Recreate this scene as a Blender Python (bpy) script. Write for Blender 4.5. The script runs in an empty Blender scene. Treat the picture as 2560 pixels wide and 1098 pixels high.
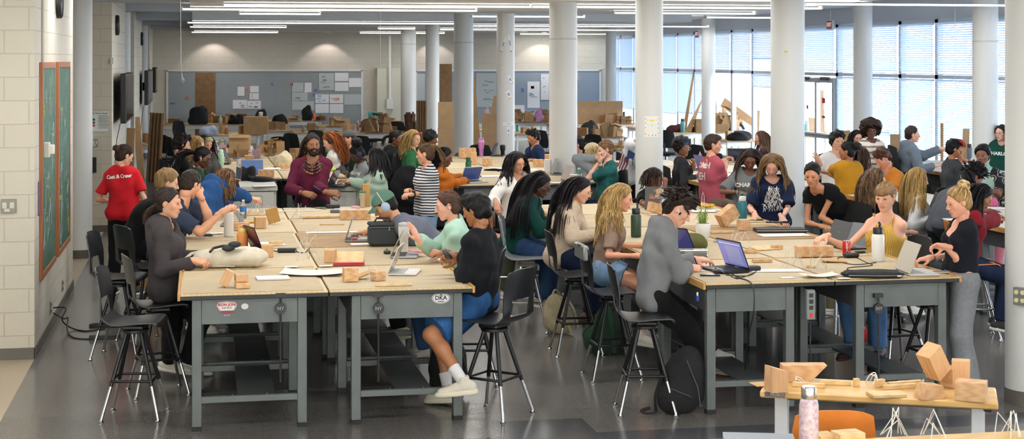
import bpy,math,random
import numpy as np
from mathutils import Vector,Matrix,Quaternion,Euler
from mathutils.bvhtree import BVHTree
R=random.Random(11)
NR=np.random.RandomState(5)
COL=bpy.context.scene.collection
PI=math.pi
F,CX,HY,EH=4000.0,1280.0,146.0,2.6
TH=math.radians(11.1)
SN,CS=math.sin(TH),math.cos(TH)
def W(xc,d,z):return Vector((xc*CS+d*SN,-xc*SN+d*CS,z))
def P(px,py,z):
 d=F*(EH-z)/(py-HY)
 return W((px-CX)/F*d,d,z)
def PD(px,py,d):return W((px-CX)/F*d,d,EH-(py-HY)*d/F)
def depth(v):return v.x*SN+v.y*CS
def cyaw(a):
 return math.radians(a)+PI-TH
MATS={}
def lin(h):
 if isinstance(h,str):
  h=h.lstrip('#')
  if len(h)==3:h=''.join(x*2 for x in h)
  c=[int(h[i:i+2],16)/255 for i in(0,2,4)]
  c=[x/12.92 if x<=.04045 else((x+.055)/1.055)**2.4 for x in c]
  return(c[0],c[1],c[2],1)
 return tuple(h)+((1,)if len(h)==3 else())
def newmat(name):
 m=bpy.data.materials.new(name);m.use_nodes=True
 nt=m.node_tree;b=nt.nodes['Principled BSDF']
 return m,nt,b
def nd(nt,t,**kw):
 n=nt.nodes.new(t)
 for k,v in kw.items():
  if hasattr(n,k)and not k[0].isupper():setattr(n,k,v)
  else:n.inputs[k.replace('_',' ')].default_value=v
 return n
def M(col,rough=.55,metal=0,var=.0,vs=8,bump=0,bs=60,stretch=None,emit=0,trans=0,alpha=1,col2=None,sheen=0,tl=0,coat=0,spec=.5):
 key=(col,rough,metal,var,vs,bump,bs,stretch,emit,trans,alpha,col2,sheen,tl,coat,spec)
 if key in MATS:return MATS[key]
 m,nt,b=newmat('mat_%d'%len(MATS));L=nt.links
 c=lin(col)
 b.inputs['Base Color'].default_value=c
 b.inputs['Roughness'].default_value=rough
 b.inputs['Metallic'].default_value=metal
 b.inputs['Specular IOR Level'].default_value=spec
 if sheen:b.inputs['Sheen Weight'].default_value=sheen
 if coat:b.inputs['Coat Weight'].default_value=coat
 if emit:
  b.inputs['Emission Color'].default_value=c;b.inputs['Emission Strength'].default_value=emit
 if trans:
  b.inputs['Transmission Weight'].default_value=trans
 if alpha<1:b.inputs['Alpha'].default_value=alpha
 if tl:
  b.inputs['Subsurface Weight'].default_value=0
 if var or bump:
  tc=nd(nt,'ShaderNodeTexCoord');vec=tc.outputs['Object']
  if stretch:
   mp=nd(nt,'ShaderNodeMapping');mp.inputs['Scale'].default_value=stretch
   L.new(vec,mp.inputs['Vector']);vec=mp.outputs['Vector']
 if var:
  n=nd(nt,'ShaderNodeTexNoise',Scale=vs,Detail=5,Roughness=.6);L.new(vec,n.inputs['Vector'])
  mx=nd(nt,'ShaderNodeMix',data_type='RGBA')
  c2=lin(col2)if col2 else tuple(max(0,x*(1-var))for x in c[:3])+(1,)
  c1=c if col2 else tuple(min(1,x*(1+var*.5))for x in c[:3])+(1,)
  rp=nd(nt,'ShaderNodeValToRGB');rp.color_ramp.elements[0].position=.35;rp.color_ramp.elements[1].position=.65
  L.new(n.outputs['Fac'],rp.inputs['Fac'])
  L.new(rp.outputs['Color'],mx.inputs['Factor'])
  mx.inputs[6].default_value=c1;mx.inputs[7].default_value=c2
  L.new(mx.outputs[2],b.inputs['Base Color'])
 if bump:
  n2=nd(nt,'ShaderNodeTexNoise',Scale=bs,Detail=3);L.new(vec,n2.inputs['Vector'])
  bp=nd(nt,'ShaderNodeBump',Strength=bump,Distance=.01);L.new(n2.outputs['Fac'],bp.inputs['Height'])
  L.new(bp.outputs['Normal'],b.inputs['Normal'])
 MATS[key]=m
 return m
def WOOD(c1,c2,axis=0,scale=1.0,rough=.5):
 key=('wood',c1,c2,axis,scale,rough)
 if key in MATS:return MATS[key]
 m,nt,b=newmat('wood_%d'%len(MATS));L=nt.links
 tc=nd(nt,'ShaderNodeTexCoord');mp=nd(nt,'ShaderNodeMapping')
 s=[9*scale]*3;s[axis]=.9*scale;mp.inputs['Scale'].default_value=s
 L.new(tc.outputs['Object'],mp.inputs['Vector'])
 n=nd(nt,'ShaderNodeTexNoise',Scale=3,Detail=4,Roughness=.6,Distortion=.6);L.new(mp.outputs['Vector'],n.inputs['Vector'])
 w=nd(nt,'ShaderNodeTexWave',Scale=1.6,Distortion=6,Detail=2);L.new(mp.outputs['Vector'],w.inputs['Vector'])
 ad=nd(nt,'ShaderNodeMix',data_type='RGBA');ad.inputs['Factor'].default_value=.35
 L.new(n.outputs['Fac'],ad.inputs[6]);L.new(w.outputs['Fac'],ad.inputs[7])
 rp=nd(nt,'ShaderNodeValToRGB');rp.color_ramp.elements[0].position=.25;rp.color_ramp.elements[1].position=.75
 rp.color_ramp.elements[0].color=lin(c2);rp.color_ramp.elements[1].color=lin(c1)
 L.new(ad.outputs[2],rp.inputs['Fac']);L.new(rp.outputs['Color'],b.inputs['Base Color'])
 b.inputs['Roughness'].default_value=rough
 MATS[key]=m
 return m
def rotM(rx=0,ry=0,rz=0):return Euler((rx,ry,rz)).to_matrix().to_4x4()
def TR(x,y,z,rx=0,ry=0,rz=0):return Matrix.Translation((x,y,z))@rotM(rx,ry,rz)
class MB:
 def __init__(s):s.v=[];s.f=[];s.m=[];s.T=None;s.mi=0
 def at(s,T=None):s.T=T;return s
 def mat(s,i):s.mi=i;return s
 def add(s,vs,fs):
  n=len(s.v)
  if s.T is not None:vs=[s.T@Vector(v)for v in vs]
  s.v.extend([tuple(v)for v in vs]);s.f.extend([tuple(i+n for i in f)for f in fs]);s.m.extend([s.mi]*len(fs))
  return s
 def box(s,cx,cy,cz,sx,sy,sz,bev=0,T=None):
  x,y,z=sx/2,sy/2,sz/2
  b=min(bev,x*.9,y*.9,z*.9)
  if b<=0:
   vs=[(i*x,j*y,k*z)for i in(-1,1)for j in(-1,1)for k in(-1,1)]
   fs=[(0,1,3,2),(4,6,7,5),(0,4,5,1),(2,3,7,6),(0,2,6,4),(1,5,7,3)]
  else:
   vs=[];idx={}
   for i in(-1,1):
    for j in(-1,1):
     for k in(-1,1):
      for a in range(3):
       p=[i*(x-b),j*(y-b),k*(z-b)]
       p[a]=(i*x,j*y,k*z)[a]
       idx[(i,j,k,a)]=len(vs);vs.append(tuple(p))
   fs=[]
   for a in range(3):
    u,w=[q for q in range(3)if q!=a]
    for sg in(-1,1):
     loop=[]
     for(p,q)in((-1,-1),(1,-1),(1,1),(-1,1)):
      t=[0,0,0];t[a]=sg;t[u]=p;t[w]=q
      loop.append(idx[(t[0],t[1],t[2],a)])
     if(sg>0)==(a==1):loop.reverse()
     fs.append(tuple(loop))
   for a in range(3):
    u,w=[q for q in range(3)if q!=a]
    for p in(-1,1):
     for q in(-1,1):
      t0=[0]*3;t1=[0]*3
      t0[a]=-1;t1[a]=1;t0[u]=t1[u]=p;t0[w]=t1[w]=q
      fs.append((idx[(*t0,u)],idx[(*t0,w)],idx[(*t1,w)],idx[(*t1,u)]))
   for i in(-1,1):
    for j in(-1,1):
     for k in(-1,1):fs.append((idx[(i,j,k,0)],idx[(i,j,k,1)],idx[(i,j,k,2)]))
  if T is not None:vs=[T@Vector(v)for v in vs]
  return s.add([(v[0]+cx,v[1]+cy,v[2]+cz)for v in vs],fs)
 def cyl(s,p0,p1,r0,r1=None,n=12,cap=True):
  return s.tube([p0,p1],[r0,r0 if r1 is None else r1],n,cap)
 def tube(s,pts,r,n=6,cap=True,closed=False,flat=1.0,up=None):
  pts=[Vector(p)for p in pts];m=len(pts)
  rr=r if isinstance(r,(list,tuple))else[r]*m
  vs=[];fs=[];ref=None
  for i,p in enumerate(pts):
   if closed:t=pts[(i+1)%m]-pts[i-1]
   else:t=pts[min(i+1,m-1)]-pts[max(i-1,0)]
   if t.length<1e-9:t=Vector((0,0,1))
   t.normalize()
   if ref is None:
    ref=Vector(up)if up is not None else(Vector((0,0,1))if abs(t.z)<.9 else Vector((1,0,0)))
   a=ref-t*ref.dot(t)
   if a.length<1e-6:a=t.orthogonal()
   a.normalize();bb=t.cross(a);ref=a
   for k in range(n):
    an=2*PI*k/n+(PI/n if n==4 else 0)
    vs.append(p+(a*math.cos(an)*flat+bb*math.sin(an))*rr[i])
  for i in range(m if closed else m-1):
   j=(i+1)%m
   for k in range(n):
    fs.append((i*n+k,i*n+(k+1)%n,j*n+(k+1)%n,j*n+k))
  if cap and not closed:
   fs.append(tuple(range(n-1,-1,-1)));fs.append(tuple((m-1)*n+k for k in range(n)))
  return s.add(vs,fs)
 def lathe(s,prof,n=20,c=(0,0,0)):
  vs=[];fs=[];m=len(prof)
  for(r,z)in prof:
   for k in range(n):
    a=2*PI*k/n;vs.append((c[0]+r*math.cos(a),c[1]+r*math.sin(a),c[2]+z))
  for i in range(m-1):
   for k in range(n):fs.append((i*n+k,i*n+(k+1)%n,(i+1)*n+(k+1)%n,(i+1)*n+k))
  if prof[0][0]>1e-6:fs.append(tuple(range(n-1,-1,-1)))
  if prof[-1][0]>1e-6:fs.append(tuple((m-1)*n+k for k in range(n)))
  return s.add(vs,fs)
 def prism(s,poly,h0,h1):
  n=len(poly);vs=[(x,y,h0)for x,y in poly]+[(x,y,h1)for x,y in poly]
  fs=[tuple(range(n-1,-1,-1)),tuple(range(n,2*n))]+[(i,(i+1)%n,n+(i+1)%n,n+i)for i in range(n)]
  return s.add(vs,fs)
 def shell(s,fn,nu,nv,th):
  pts=[[Vector(fn(i/nu,j/nv))for j in range(nv+1)]for i in range(nu+1)]
  vs=[];
  for side in(0,1):
   for i in range(nu+1):
    for j in range(nv+1):
     du=pts[min(i+1,nu)][j]-pts[max(i-1,0)][j];dv=pts[i][min(j+1,nv)]-pts[i][max(j-1,0)]
     nn=du.cross(dv)
     if nn.length>1e-12:nn.normalize()
     vs.append(pts[i][j]+nn*(th if side else 0))
  K=(nu+1)*(nv+1);ix=lambda i,j:i*(nv+1)+j
  fs=[]
  for i in range(nu):
   for j in range(nv):
    q=(ix(i,j),ix(i+1,j),ix(i+1,j+1),ix(i,j+1))
    fs.append(tuple(reversed(q)));fs.append(tuple(a+K for a in q))
  for i in range(nu):
   for j in(0,nv):
    a,b=ix(i,j),ix(i+1,j);fs.append((a,b,b+K,a+K)if j==0 else(b,a,a+K,b+K))
  for j in range(nv):
   for i in(0,nu):
    a,b=ix(i,j),ix(i,j+1);fs.append((b,a,a+K,b+K)if i==0 else(a,b,b+K,a+K))
  return s.add(vs,fs)
 def ball(s,c,r,nu=12,nv=8):
  rx,ry,rz=(r,r,r)if not isinstance(r,(tuple,list))else r
  vs=[];fs=[]
  for i in range(nv+1):
   t=PI*i/nv
   for k in range(nu):
    a=2*PI*k/nu;vs.append((c[0]+rx*math.sin(t)*math.cos(a),c[1]+ry*math.sin(t)*math.sin(a),c[2]-rz*math.cos(t)))
  for i in range(nv):
   for k in range(nu):fs.append((i*nu+k,i*nu+(k+1)%nu,(i+1)*nu+(k+1)%nu,(i+1)*nu+k))
  return s.add(vs,fs)
 def build(s,name,mats,parent=None,ang=40,loc=None):
  me=bpy.data.meshes.new(name);me.from_pydata(s.v,[],s.f)
  if not isinstance(mats,(list,tuple)):mats=[mats]
  for m in mats:me.materials.append(m)
  if len(mats)>1:me.polygons.foreach_set('material_index',s.m)
  if ang:me.shade_smooth();me.set_sharp_from_angle(angle=math.radians(ang))
  me.update()
  return link(name,me,parent,loc)
def link(name,me,parent=None,loc=None):
 o=bpy.data.objects.new(name,me);COL.objects.link(o)
 if parent is not None:o.parent=parent
 if loc is not None:o.location=loc
 return o
def tag(o,label,cat,group=None,kind=None):
 if label:o['label']=label
 if cat:o['category']=cat
 if group:o['group']=group
 if kind:o['kind']=kind
 return o
def thing(name,label,cat,loc=(0,0,0),rz=0,group=None):
 o=bpy.data.objects.new(name,None);o.empty_display_size=.05;COL.objects.link(o)
 o.location=loc;o.rotation_euler=(0,0,rz)
 return tag(o,label,cat,group)
KIDS={}
def kids(o):return list(o.children)
def dup(o,loc=None,rz=None,label=None,group=None,parent=None,skip=()):
 c=o.copy();COL.objects.link(c);c.parent=parent
 if loc is not None:c.location=loc
 if rz is not None:c.rotation_euler=(0,0,rz)if not isinstance(rz,tuple)else rz
 if label:c['label']=label
 if group:c['group']=group
 for ch in list(o.children):
  if ch.name.split('.')[0]not in skip:dup(ch,parent=c)
 return c
def recolor(root,pairs):
 for o in[root]+list(root.children_recursive):
  if o.type=='MESH' and any(s.material in pairs for s in o.material_slots):
   o.data=o.data.copy()
   for i,mm in enumerate(o.data.materials):
    if mm in pairs:o.data.materials[i]=pairs[mm]
 return root
def struct(name,mb,mats,parent=None,label=None):
 o=mb.build(name,mats,parent);
 if parent is None:
  o['kind']='structure'
  if label:o['label']=label
 return o
def text_mesh(txt,size,depth_=.001,bold=0,shear=0,space=1.0):
 cu=bpy.data.curves.new('t','FONT');cu.body=txt;cu.size=size;cu.extrude=depth_;cu.offset=bold;cu.shear=shear
 cu.align_x='CENTER';cu.align_y='CENTER';cu.resolution_u=2;cu.space_character=space
 o=bpy.data.objects.new('t',cu);COL.objects.link(o)
 dg=bpy.context.evaluated_depsgraph_get();me=bpy.data.meshes.new_from_object(o.evaluated_get(dg))
 bpy.data.objects.remove(o);bpy.data.curves.remove(cu)
 return me
def add_text(mb,txt,size,T,depth_=.0015,bold=0,shear=0,space=1.0):
 me=text_mesh(txt,size,depth_,bold,shear,space)
 old=mb.T;mb.at(T)
 mb.add([v.co for v in me.vertices],[tuple(p.vertices)for p in me.polygons]);mb.at(old)
 bpy.data.meshes.remove(me)
def cmu(name,base,mortar,ax):
 m,nt,b=newmat(name);L=nt.links
 tc=nd(nt,'ShaderNodeTexCoord');sp=nd(nt,'ShaderNodeSeparateXYZ');cb=nd(nt,'ShaderNodeCombineXYZ')
 L.new(tc.outputs['Object'],sp.inputs[0]);L.new(sp.outputs[ax],cb.inputs[0]);L.new(sp.outputs['Z'],cb.inputs[1])
 br=nd(nt,'ShaderNodeTexBrick',Scale=1.0);L.new(cb.outputs[0],br.inputs['Vector'])
 br.inputs['Color1'].default_value=lin(base);br.inputs['Color2'].default_value=tuple(x*.96 for x in lin(base)[:3])+(1,)
 br.inputs['Mortar'].default_value=lin(mortar);br.inputs['Mortar Size'].default_value=.006;br.inputs['Mortar Smooth'].default_value=.4
 br.inputs['Brick Width'].default_value=.41;br.inputs['Row Height'].default_value=.203
 n=nd(nt,'ShaderNodeTexNoise',Scale=90,Detail=4);L.new(tc.outputs['Object'],n.inputs['Vector'])
 ad=nd(nt,'ShaderNodeMath',operation='MULTIPLY_ADD');L.new(br.outputs['Fac'],ad.inputs[0]);ad.inputs[1].default_value=-1.2;L.new(n.outputs['Fac'],ad.inputs[2])
 bp=nd(nt,'ShaderNodeBump',Strength=.5,Distance=.006);L.new(ad.outputs[0],bp.inputs['Height'])
 L.new(bp.outputs['Normal'],b.inputs['Normal']);L.new(br.outputs['Color'],b.inputs['Base Color'])
 b.inputs['Roughness'].default_value=.6
 return m
CMUX=cmu('block_wall_x','#cfc9ba','#b9b3a4','X');CMUY=cmu('block_wall_y','#d2cdc0','#bdb8aa','Y')
def terrazzo(name,base,fleck,dark,tile=.305,rough=.17):
 m,nt,b=newmat(name);L=nt.links
 tc=nd(nt,'ShaderNodeTexCoord');v=tc.outputs['Object']
 n1=nd(nt,'ShaderNodeTexNoise',Scale=110,Detail=2,Roughness=.7);L.new(v,n1.inputs['Vector'])
 r1=nd(nt,'ShaderNodeValToRGB');e=r1.color_ramp.elements
 e[0].position=.34;e[0].color=lin(dark);e[1].position=.5;e[1].color=lin(base)
 e2=r1.color_ramp.elements.new(.64);e2.color=lin(base);e3=r1.color_ramp.elements.new(.72);e3.color=lin(fleck)
 L.new(n1.outputs['Fac'],r1.inputs['Fac'])
 br=nd(nt,'ShaderNodeTexBrick',Scale=1.0,offset=0.0);L.new(v,br.inputs['Vector'])
 for k,val in(('Brick Width',tile),('Row Height',tile),('Mortar Size',.0012),('Mortar Smooth',.1)):br.inputs[k].default_value=val
 br.inputs['Color1'].default_value=(1,1,1,1);br.inputs['Color2'].default_value=(.97,.97,.97,1);br.inputs['Mortar'].default_value=(.75,.75,.75,1)
 mx=nd(nt,'ShaderNodeMix',data_type='RGBA',blend_type='MULTIPLY');mx.inputs['Factor'].default_value=1
 L.new(r1.outputs['Color'],mx.inputs[6]);L.new(br.outputs['Color'],mx.inputs[7])
 n2=nd(nt,'ShaderNodeTexNoise',Scale=1.3,Detail=4);L.new(v,n2.inputs['Vector'])
 mr=nd(nt,'ShaderNodeMapRange');mr.inputs['To Min'].default_value=rough-.03;mr.inputs['To Max'].default_value=rough+.07
 L.new(n2.outputs['Fac'],mr.inputs['Value']);L.new(mr.outputs[0],b.inputs['Roughness'])
 n3=nd(nt,'ShaderNodeTexNoise',Scale=9,Detail=2);L.new(v,n3.inputs['Vector'])
 bp=nd(nt,'ShaderNodeBump',Strength=.02,Distance=.01);L.new(n3.outputs['Fac'],bp.inputs['Height']);L.new(bp.outputs['Normal'],b.inputs['Normal'])
 L.new(mx.outputs[2],b.inputs['Base Color'])
 return m
FLOOR_G=terrazzo('floor_grey','#6d6a67','#b9b4aa','#565452')
FLOOR_D=terrazzo('floor_dark','#4a4c50','#6b6e72','#3c3e42')
FLOOR_T=terrazzo('floor_tan','#b3a48e','#c6b9a4','#a1937e',rough=.35)
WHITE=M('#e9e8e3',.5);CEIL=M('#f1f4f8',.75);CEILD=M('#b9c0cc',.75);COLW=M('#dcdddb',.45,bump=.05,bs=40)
FRAME=M('#cdd4dc',.4,.1);STEELW=M('#d5d7da',.35,.2);GROUT=M('#55524c',.6)
BLACKP=M('#141416',.45);BLACKR=M('#1b1b1d',.6)
def thinglass():
 m,nt,b=newmat('window_glass');L=nt.links
 t=nd(nt,'ShaderNodeBsdfTransparent');t.inputs['Color'].default_value=(.94,.97,1,1)
 g=nd(nt,'ShaderNodeBsdfGlossy');g.inputs['Roughness'].default_value=.02
 mx=nd(nt,'ShaderNodeMixShader');mx.inputs[0].default_value=.06
 L.new(t.outputs[0],mx.inputs[1]);L.new(g.outputs[0],mx.inputs[2]);L.new(mx.outputs[0],nt.nodes['Material Output'].inputs['Surface'])
 return m
GLASS=thinglass()
def blindmat():
 m,nt,b=newmat('blind_slat');L=nt.links
 d=nd(nt,'ShaderNodeBsdfDiffuse');d.inputs['Color'].default_value=lin('#e6edf6')
 t=nd(nt,'ShaderNodeBsdfTranslucent');t.inputs['Color'].default_value=lin('#e0eaf6')
 mx=nd(nt,'ShaderNodeMixShader');mx.inputs[0].default_value=.6
 L.new(d.outputs[0],mx.inputs[1]);L.new(t.outputs[0],mx.inputs[2]);L.new(mx.outputs[0],nt.nodes['Material Output'].inputs['Surface'])
 return m
BLIND=blindmat()
XW,YF,ZC=12.9,49.5,3.40
P1=P(86,898,0)
XL=P1.x
fm=MB()
def cell(x0,x1,y0,y1,mi):
 fm.mat(mi).add([(x0,y0,0),(x1,y0,0),(x1,y1,0),(x0,y1,0),(x0,y0,-.1),(x1,y0,-.1),(x1,y1,-.1),(x0,y1,-.1)],[(0,1,2,3),(7,6,5,4)])
SY0,SY1=10.47,10.80
cell(-9,XL,-3,51,2);cell(XL,24,-3,SY0,0);cell(XL,24,SY0,SY1,1)
cell(XL,2.05,SY1,11.25,0);cell(2.05,2.72,SY1,11.25,1);cell(2.72,24,SY1,11.25,0);cell(XL,24,11.25,51,0)
struct('floor',fm,[FLOOR_G,FLOOR_D,FLOOR_T])
BASE=M('#5b564f',.5)
def pier(x1,y0,y1,n):
 w=MB();x0=-9
 w.mat(0).add([(x0,y0,0),(x1,y0,0),(x1,y0,4.2),(x0,y0,4.2)],[(0,1,2,3)])
 w.mat(0).add([(x0,y1,0),(x1,y1,0),(x1,y1,4.2),(x0,y1,4.2)],[(3,2,1,0)])
 w.mat(1).add([(x1,y0,0),(x1,y1,0),(x1,y1,4.2),(x1,y0,4.2)],[(0,1,2,3)])
 struct('wall_left',w,[CMUX,CMUY])
 b=MB();b.box((x0+x1)/2,y0-.004,.05,x1-x0+.008,.012,.1);b.box(x1+.004,(y0+y1)/2,.05,.012,y1-y0+.02,.1)
 struct('baseboard_left',b,BASE)
pier(XL,P1.y,18.7,1)
PX2=XL+.12
pier(PX2,24.7,29.3,2);pier(XL+.06,34.8,39.6,3);pier(XL+.06,45.2,YF,4)
w=MB();w.box(-4.1,30,2.1,.2,42,4.2);struct('wall_left',w,CMUY)
w=MB();w.box(4.5,YF+.1,2.1,28,.2,4.2)
struct('wall_back',w,cmu('block_wall_back','#c9c4b6','#bdb8aa','X'))
w=MB();w.box(4,-6,2,28,.2,4);struct('wall_front',w,CMUX)
w=MB();w.box(-9.1,4.4,2,.2,21,4);struct('wall_left',w,CMUY)
w=MB();w.box(XW+.12,1.2,2,.24,14.4,4);struct('wall_right',w,CMUY)
cb=MB();cb.box(5,22,3.95,30,62,.1);struct('ceiling',cb,CEIL)
def soffit(x0,x1,y0,y1,z=ZC,m=CEIL):
 b=MB();b.box((x0+x1)/2,(y0+y1)/2,(z+3.9)/2,x1-x0,y1-y0,3.9-z)
 return struct('ceiling',b,m)
XS=-.12
for y0,y1,xr in((8,23.4,9.2),(23.75,26.0,9.6),(26.2,28.0,9.2),(33.6,37.6,10.6),(38.2,43.0,9.7),(43.6,48.4,8.9)):
 soffit(XS,xr,y0,y1)
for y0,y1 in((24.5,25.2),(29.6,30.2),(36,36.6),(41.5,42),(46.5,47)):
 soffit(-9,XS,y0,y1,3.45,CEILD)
soffit(XS,10,48.4,49.5,3.42)
soffit(9.2,XW,30,49.5,3.62);
ZH=3.30
w=MB();w.box(XW+.12,28.4,(ZH+3.9)/2,.24,42.6,3.9-ZH);struct('wall_right',w,M('#dfe5ee',.5))
w=MB();w.box(XW+.12,28.4,.06,.24,42.6,.12);struct('wall_right',w,M('#c9d0d8',.5))
def window(y0,y1,n,up,lo,tilt):
 fr=MB()
 for y in(y0+.03,y1-.03):fr.box(XW,y,ZH/2+.06,.1,.06,ZH-.12)
 for z in(.15,2.27,ZH-.04):fr.box(XW,(y0+y1)/2,z,.1,y1-y0,.07)
 o=struct('window_%d'%n,fr,FRAME)
 g=MB();g.box(XW+.02,(y0+y1)/2,ZH/2+.06,.012,y1-y0-.1,ZH-.2);g.build('pane',GLASS,o)
 for nm,zt,zb in(('upper_blind',ZH-.07,up),('lower_blind',2.23,lo)):
  if zb is None or zb>=zt:continue
  b=MB();b.box(XW-.08,(y0+y1)/2,zt-.02,.05,y1-y0-.12,.04)
  z=zt-.06;T=rotM(0,math.radians(tilt),0)
  while z>zb:
   b.box(XW-.08,(y0+y1)/2,z,.046,y1-y0-.13,.0016,T=T);z-=.04
  b.box(XW-.08,(y0+y1)/2,zb-.01,.04,y1-y0-.13,.02)
  for q in(.25,.75):b.box(XW-.08,y0+(y1-y0)*q,(zt+zb)/2,.003,.003,zt-zb)
  b.build(nm,BLIND,o)
 return o
bays=[(8.4,2.33,1.2,40),(9.9,2.33,1.2,40),(11.4,2.33,.9,40),(12.9,2.33,.9,40),(14.4,2.33,.6,40),(15.9,2.33,.9,40),(17.4,2.33,1.2,40),(18.9,2.33,.8,40),(20.4,2.33,.8,40),(21.9,2.33,.25,40),(23.4,2.33,.25,35),(24.9,2.33,.9,38),(26.4,2.33,.95,48),(27.9,2.33,.5,42),(29.4,2.33,1.0,50),(33.0,2.33,1.75,30),(34.5,2.6,1.95,30),(36.0,2.33,None,30),(37.5,2.33,None,34),(39.0,2.33,1.2,36),(40.5,2.33,1.15,62),(42.0,2.33,1.1,62),(43.5,2.33,1.1,62),(45.0,2.33,1.1,62),(46.5,2.33,1.1,60),(48.0,2.33,1.1,60)]
for i,(y,u,l,t)in enumerate(bays):window(y,y+1.5,i+1,u,l,t)if y!=7.1 else None
wo=window(30.9,33.0,len(bays)+1,2.35,None,55)
dm=MB()
for y in(31.02,31.95,32.88):dm.box(XW-.05,y,1.1,.09,.1,2.2)
for z in(.12,.98,2.14):dm.box(XW-.05,31.95,z,.08,1.9,.1)
do=struct('door_1',dm,FRAME)
m2=MB();m2.cyl((XW-.13,31.15,1.0),(XW-.13,32.8,1.0),.02);m2.build('push_bar',M('#777d84',.3,.8),do)
m2=MB();m2.box(XW-.1,31.4,2.18,.1,.35,.07);m2.box(XW-.1,32.5,2.18,.1,.35,.07);m2.build('door_closer',M('#4b4f57',.4,.5),do)
m2=MB();m2.box(XW-.115,31.45,1.72,.01,.16,.11);m2.box(XW-.115,31.45,1.38,.01,.16,.05);m2.build('notice',M('#e2353a',.5),do)
m2=MB();m2.box(XW-.115,32.35,1.56,.01,.09,.09);m2.build('notice',M('#9a2f3a',.5),do)
fw=MB()
xa,xb=[(YF-.05)*(SN+m_*CS)/(CS-m_*SN)for m_ in((1541-CX)/F,(1604-CX)/F)]
for x in(xa,xb):fw.box(x,YF-.06,2.76,.06,.1,1.1)
for z in(2.21,3.31):fw.box((xa+xb)/2,YF-.06,z,xb-xa,.1,.06)
wo=struct('window_%d'%(len(bays)+2),fw,FRAME)
fw=MB();[fw.box((xa+xb)/2,YF-.08,2.25+.036*i,xb-xa-.07,.03,.034,T=rotM(.35,0,0))for i in range(29)];fw.build('upper_blind',M('#d5e4f0',.6),wo)
COLS=[]
def column(px,wpx,d=None,pyb=None,rad=None,ring=False,n=0):
 if pyb:d=F*EH/(pyb-HY)
 r=rad or wpx*d/F/2
 c=PD(px,HY,d);c.z=0
 b=MB();b.cyl((0,0,.1),(0,0,3.9),r,n=40,cap=False)
 o=struct('column_%d'%(len(COLS)+1),b,COLW);o.location=c
 bb=MB();bb.cyl((0,0,0),(0,0,.11),r+.006,n=40);bb.build('column_base',BASE,o)
 if ring:
  bb=MB();bb.lathe([(r,-.012),(r+.004,-.01),(r+.004,.01),(r,.012)],40);bb.build('column_joint',M('#c9c6bd',.6),o).location=(0,0,ring)
 COLS.append((c,r));return o
for a in((199,62,20.9,0,None),(306,40,31.4,0,None),(358,24,42.2,0,None),(1021,38,42.0,0,2.98),(1081,34,38.0,0,None),(1159,49,33.0,0,2.93),(1264,45,28.6,0,None),(1408,70,22.9,0,2.88),(1623,69,18.9,0,None),(1969,84,19.0,0,None),(1771,34,39.0,0,None),(2157,47,28.6,0,None),(2463,63,24.2,0,2.86),(1527,26,47.0,0,None)):
 column(a[0],a[1],a[2],ring=a[4])
column(2582,134,12.1)
LIGHTM=M('#fffdf6',.5,emit=5.0)
def striplight(px0,px1,py,z=ZC,h=.022,dep=.12):
 a=PD(px0,py,F*(z-EH)/(HY-py));y=a.y
 def xat(px):
  m=(px-CX)/F;return y*(SN+m*CS)/(CS-m*SN)
 x0,x1=xat(px0),xat(px1)
 return x0,x1,y,z-.02-h/2,h,dep
SL=[(560,1430,5),(457,1190,16),(1330,2050,9.5),(600,800,28),(1180,1460,35),(1535,1885,26),(1765,1960,38),(470,1180,51.5),(1180,1770,60),(476,715,63),(945,1036,67.5),(1100,1590,70),(480,694,77),(900,1110,79),(1300,1515,81.5),(2010,2520,2.5)]
for i,s_ in enumerate(SL):
 x0,x1,y,z,h,dep=striplight(*s_)
 t=thing('ceiling_light',None,'light',((x0+x1)/2,y,z))
 for q in(-1,1):b=MB();b.box(q*((x1-x0)/2+.01),0,.0,.02,dep+.02,h+.03);b.build('end_bracket',WHITE,t)
 b=MB();b.box(0,0,-.012,x1-x0,dep,h);b.build('diffuser',LIGHTM,t)
 px0,px1,py=s_
 t['label']='long white strip light in the ceiling, '+['topmost, left of the ringed column','second row down on the left side','first row right of the thick ringed column','short dim one above the dark band','from taped to ringed column, above dark band','behind the poster column, above the dark band','short one left of the rightmost thick column','along the lower edge of dark band, left half','along lower edge of dark band, right half','left end of the next to last row','tiny one, next to last row','next to last row by the taped column','left end of the last row by far wall','last row near the three far columns','last row left of the far corner column','top right above the window wall'][i]
 la=bpy.data.lights.new('strip','AREA');la.shape='RECTANGLE';la.size=x1-x0;la.size_y=dep;la.energy=14*(x1-x0);la.color=(1,.975,.94)
 lo=bpy.data.objects.new('strip_lamp',la);COL.objects.link(lo);lo.location=((x0+x1)/2,y,z-h/2-.02)
for y in(4.5,8.5,12.5,16,18.6):
 t=thing('ceiling_light','long white strip light of the near ceiling, above the picture','light',(2.5,y,ZC-.08),group='near ceiling strip lights')
 b=MB();b.box(0,0,.02,.3,.06,.06);b.build('bracket',WHITE,t)
 b=MB();b.box(0,0,0,11,.14,.04);b.build('diffuser',LIGHTM,t)
 la=bpy.data.lights.new('strip','AREA');la.shape='RECTANGLE';la.size=11;la.size_y=.14;la.energy=132;la.color=(1,.975,.94)
 lo=bpy.data.objects.new('strip_lamp',la);COL.objects.link(lo);lo.location=(2.5,y,ZC-.115)
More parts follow.
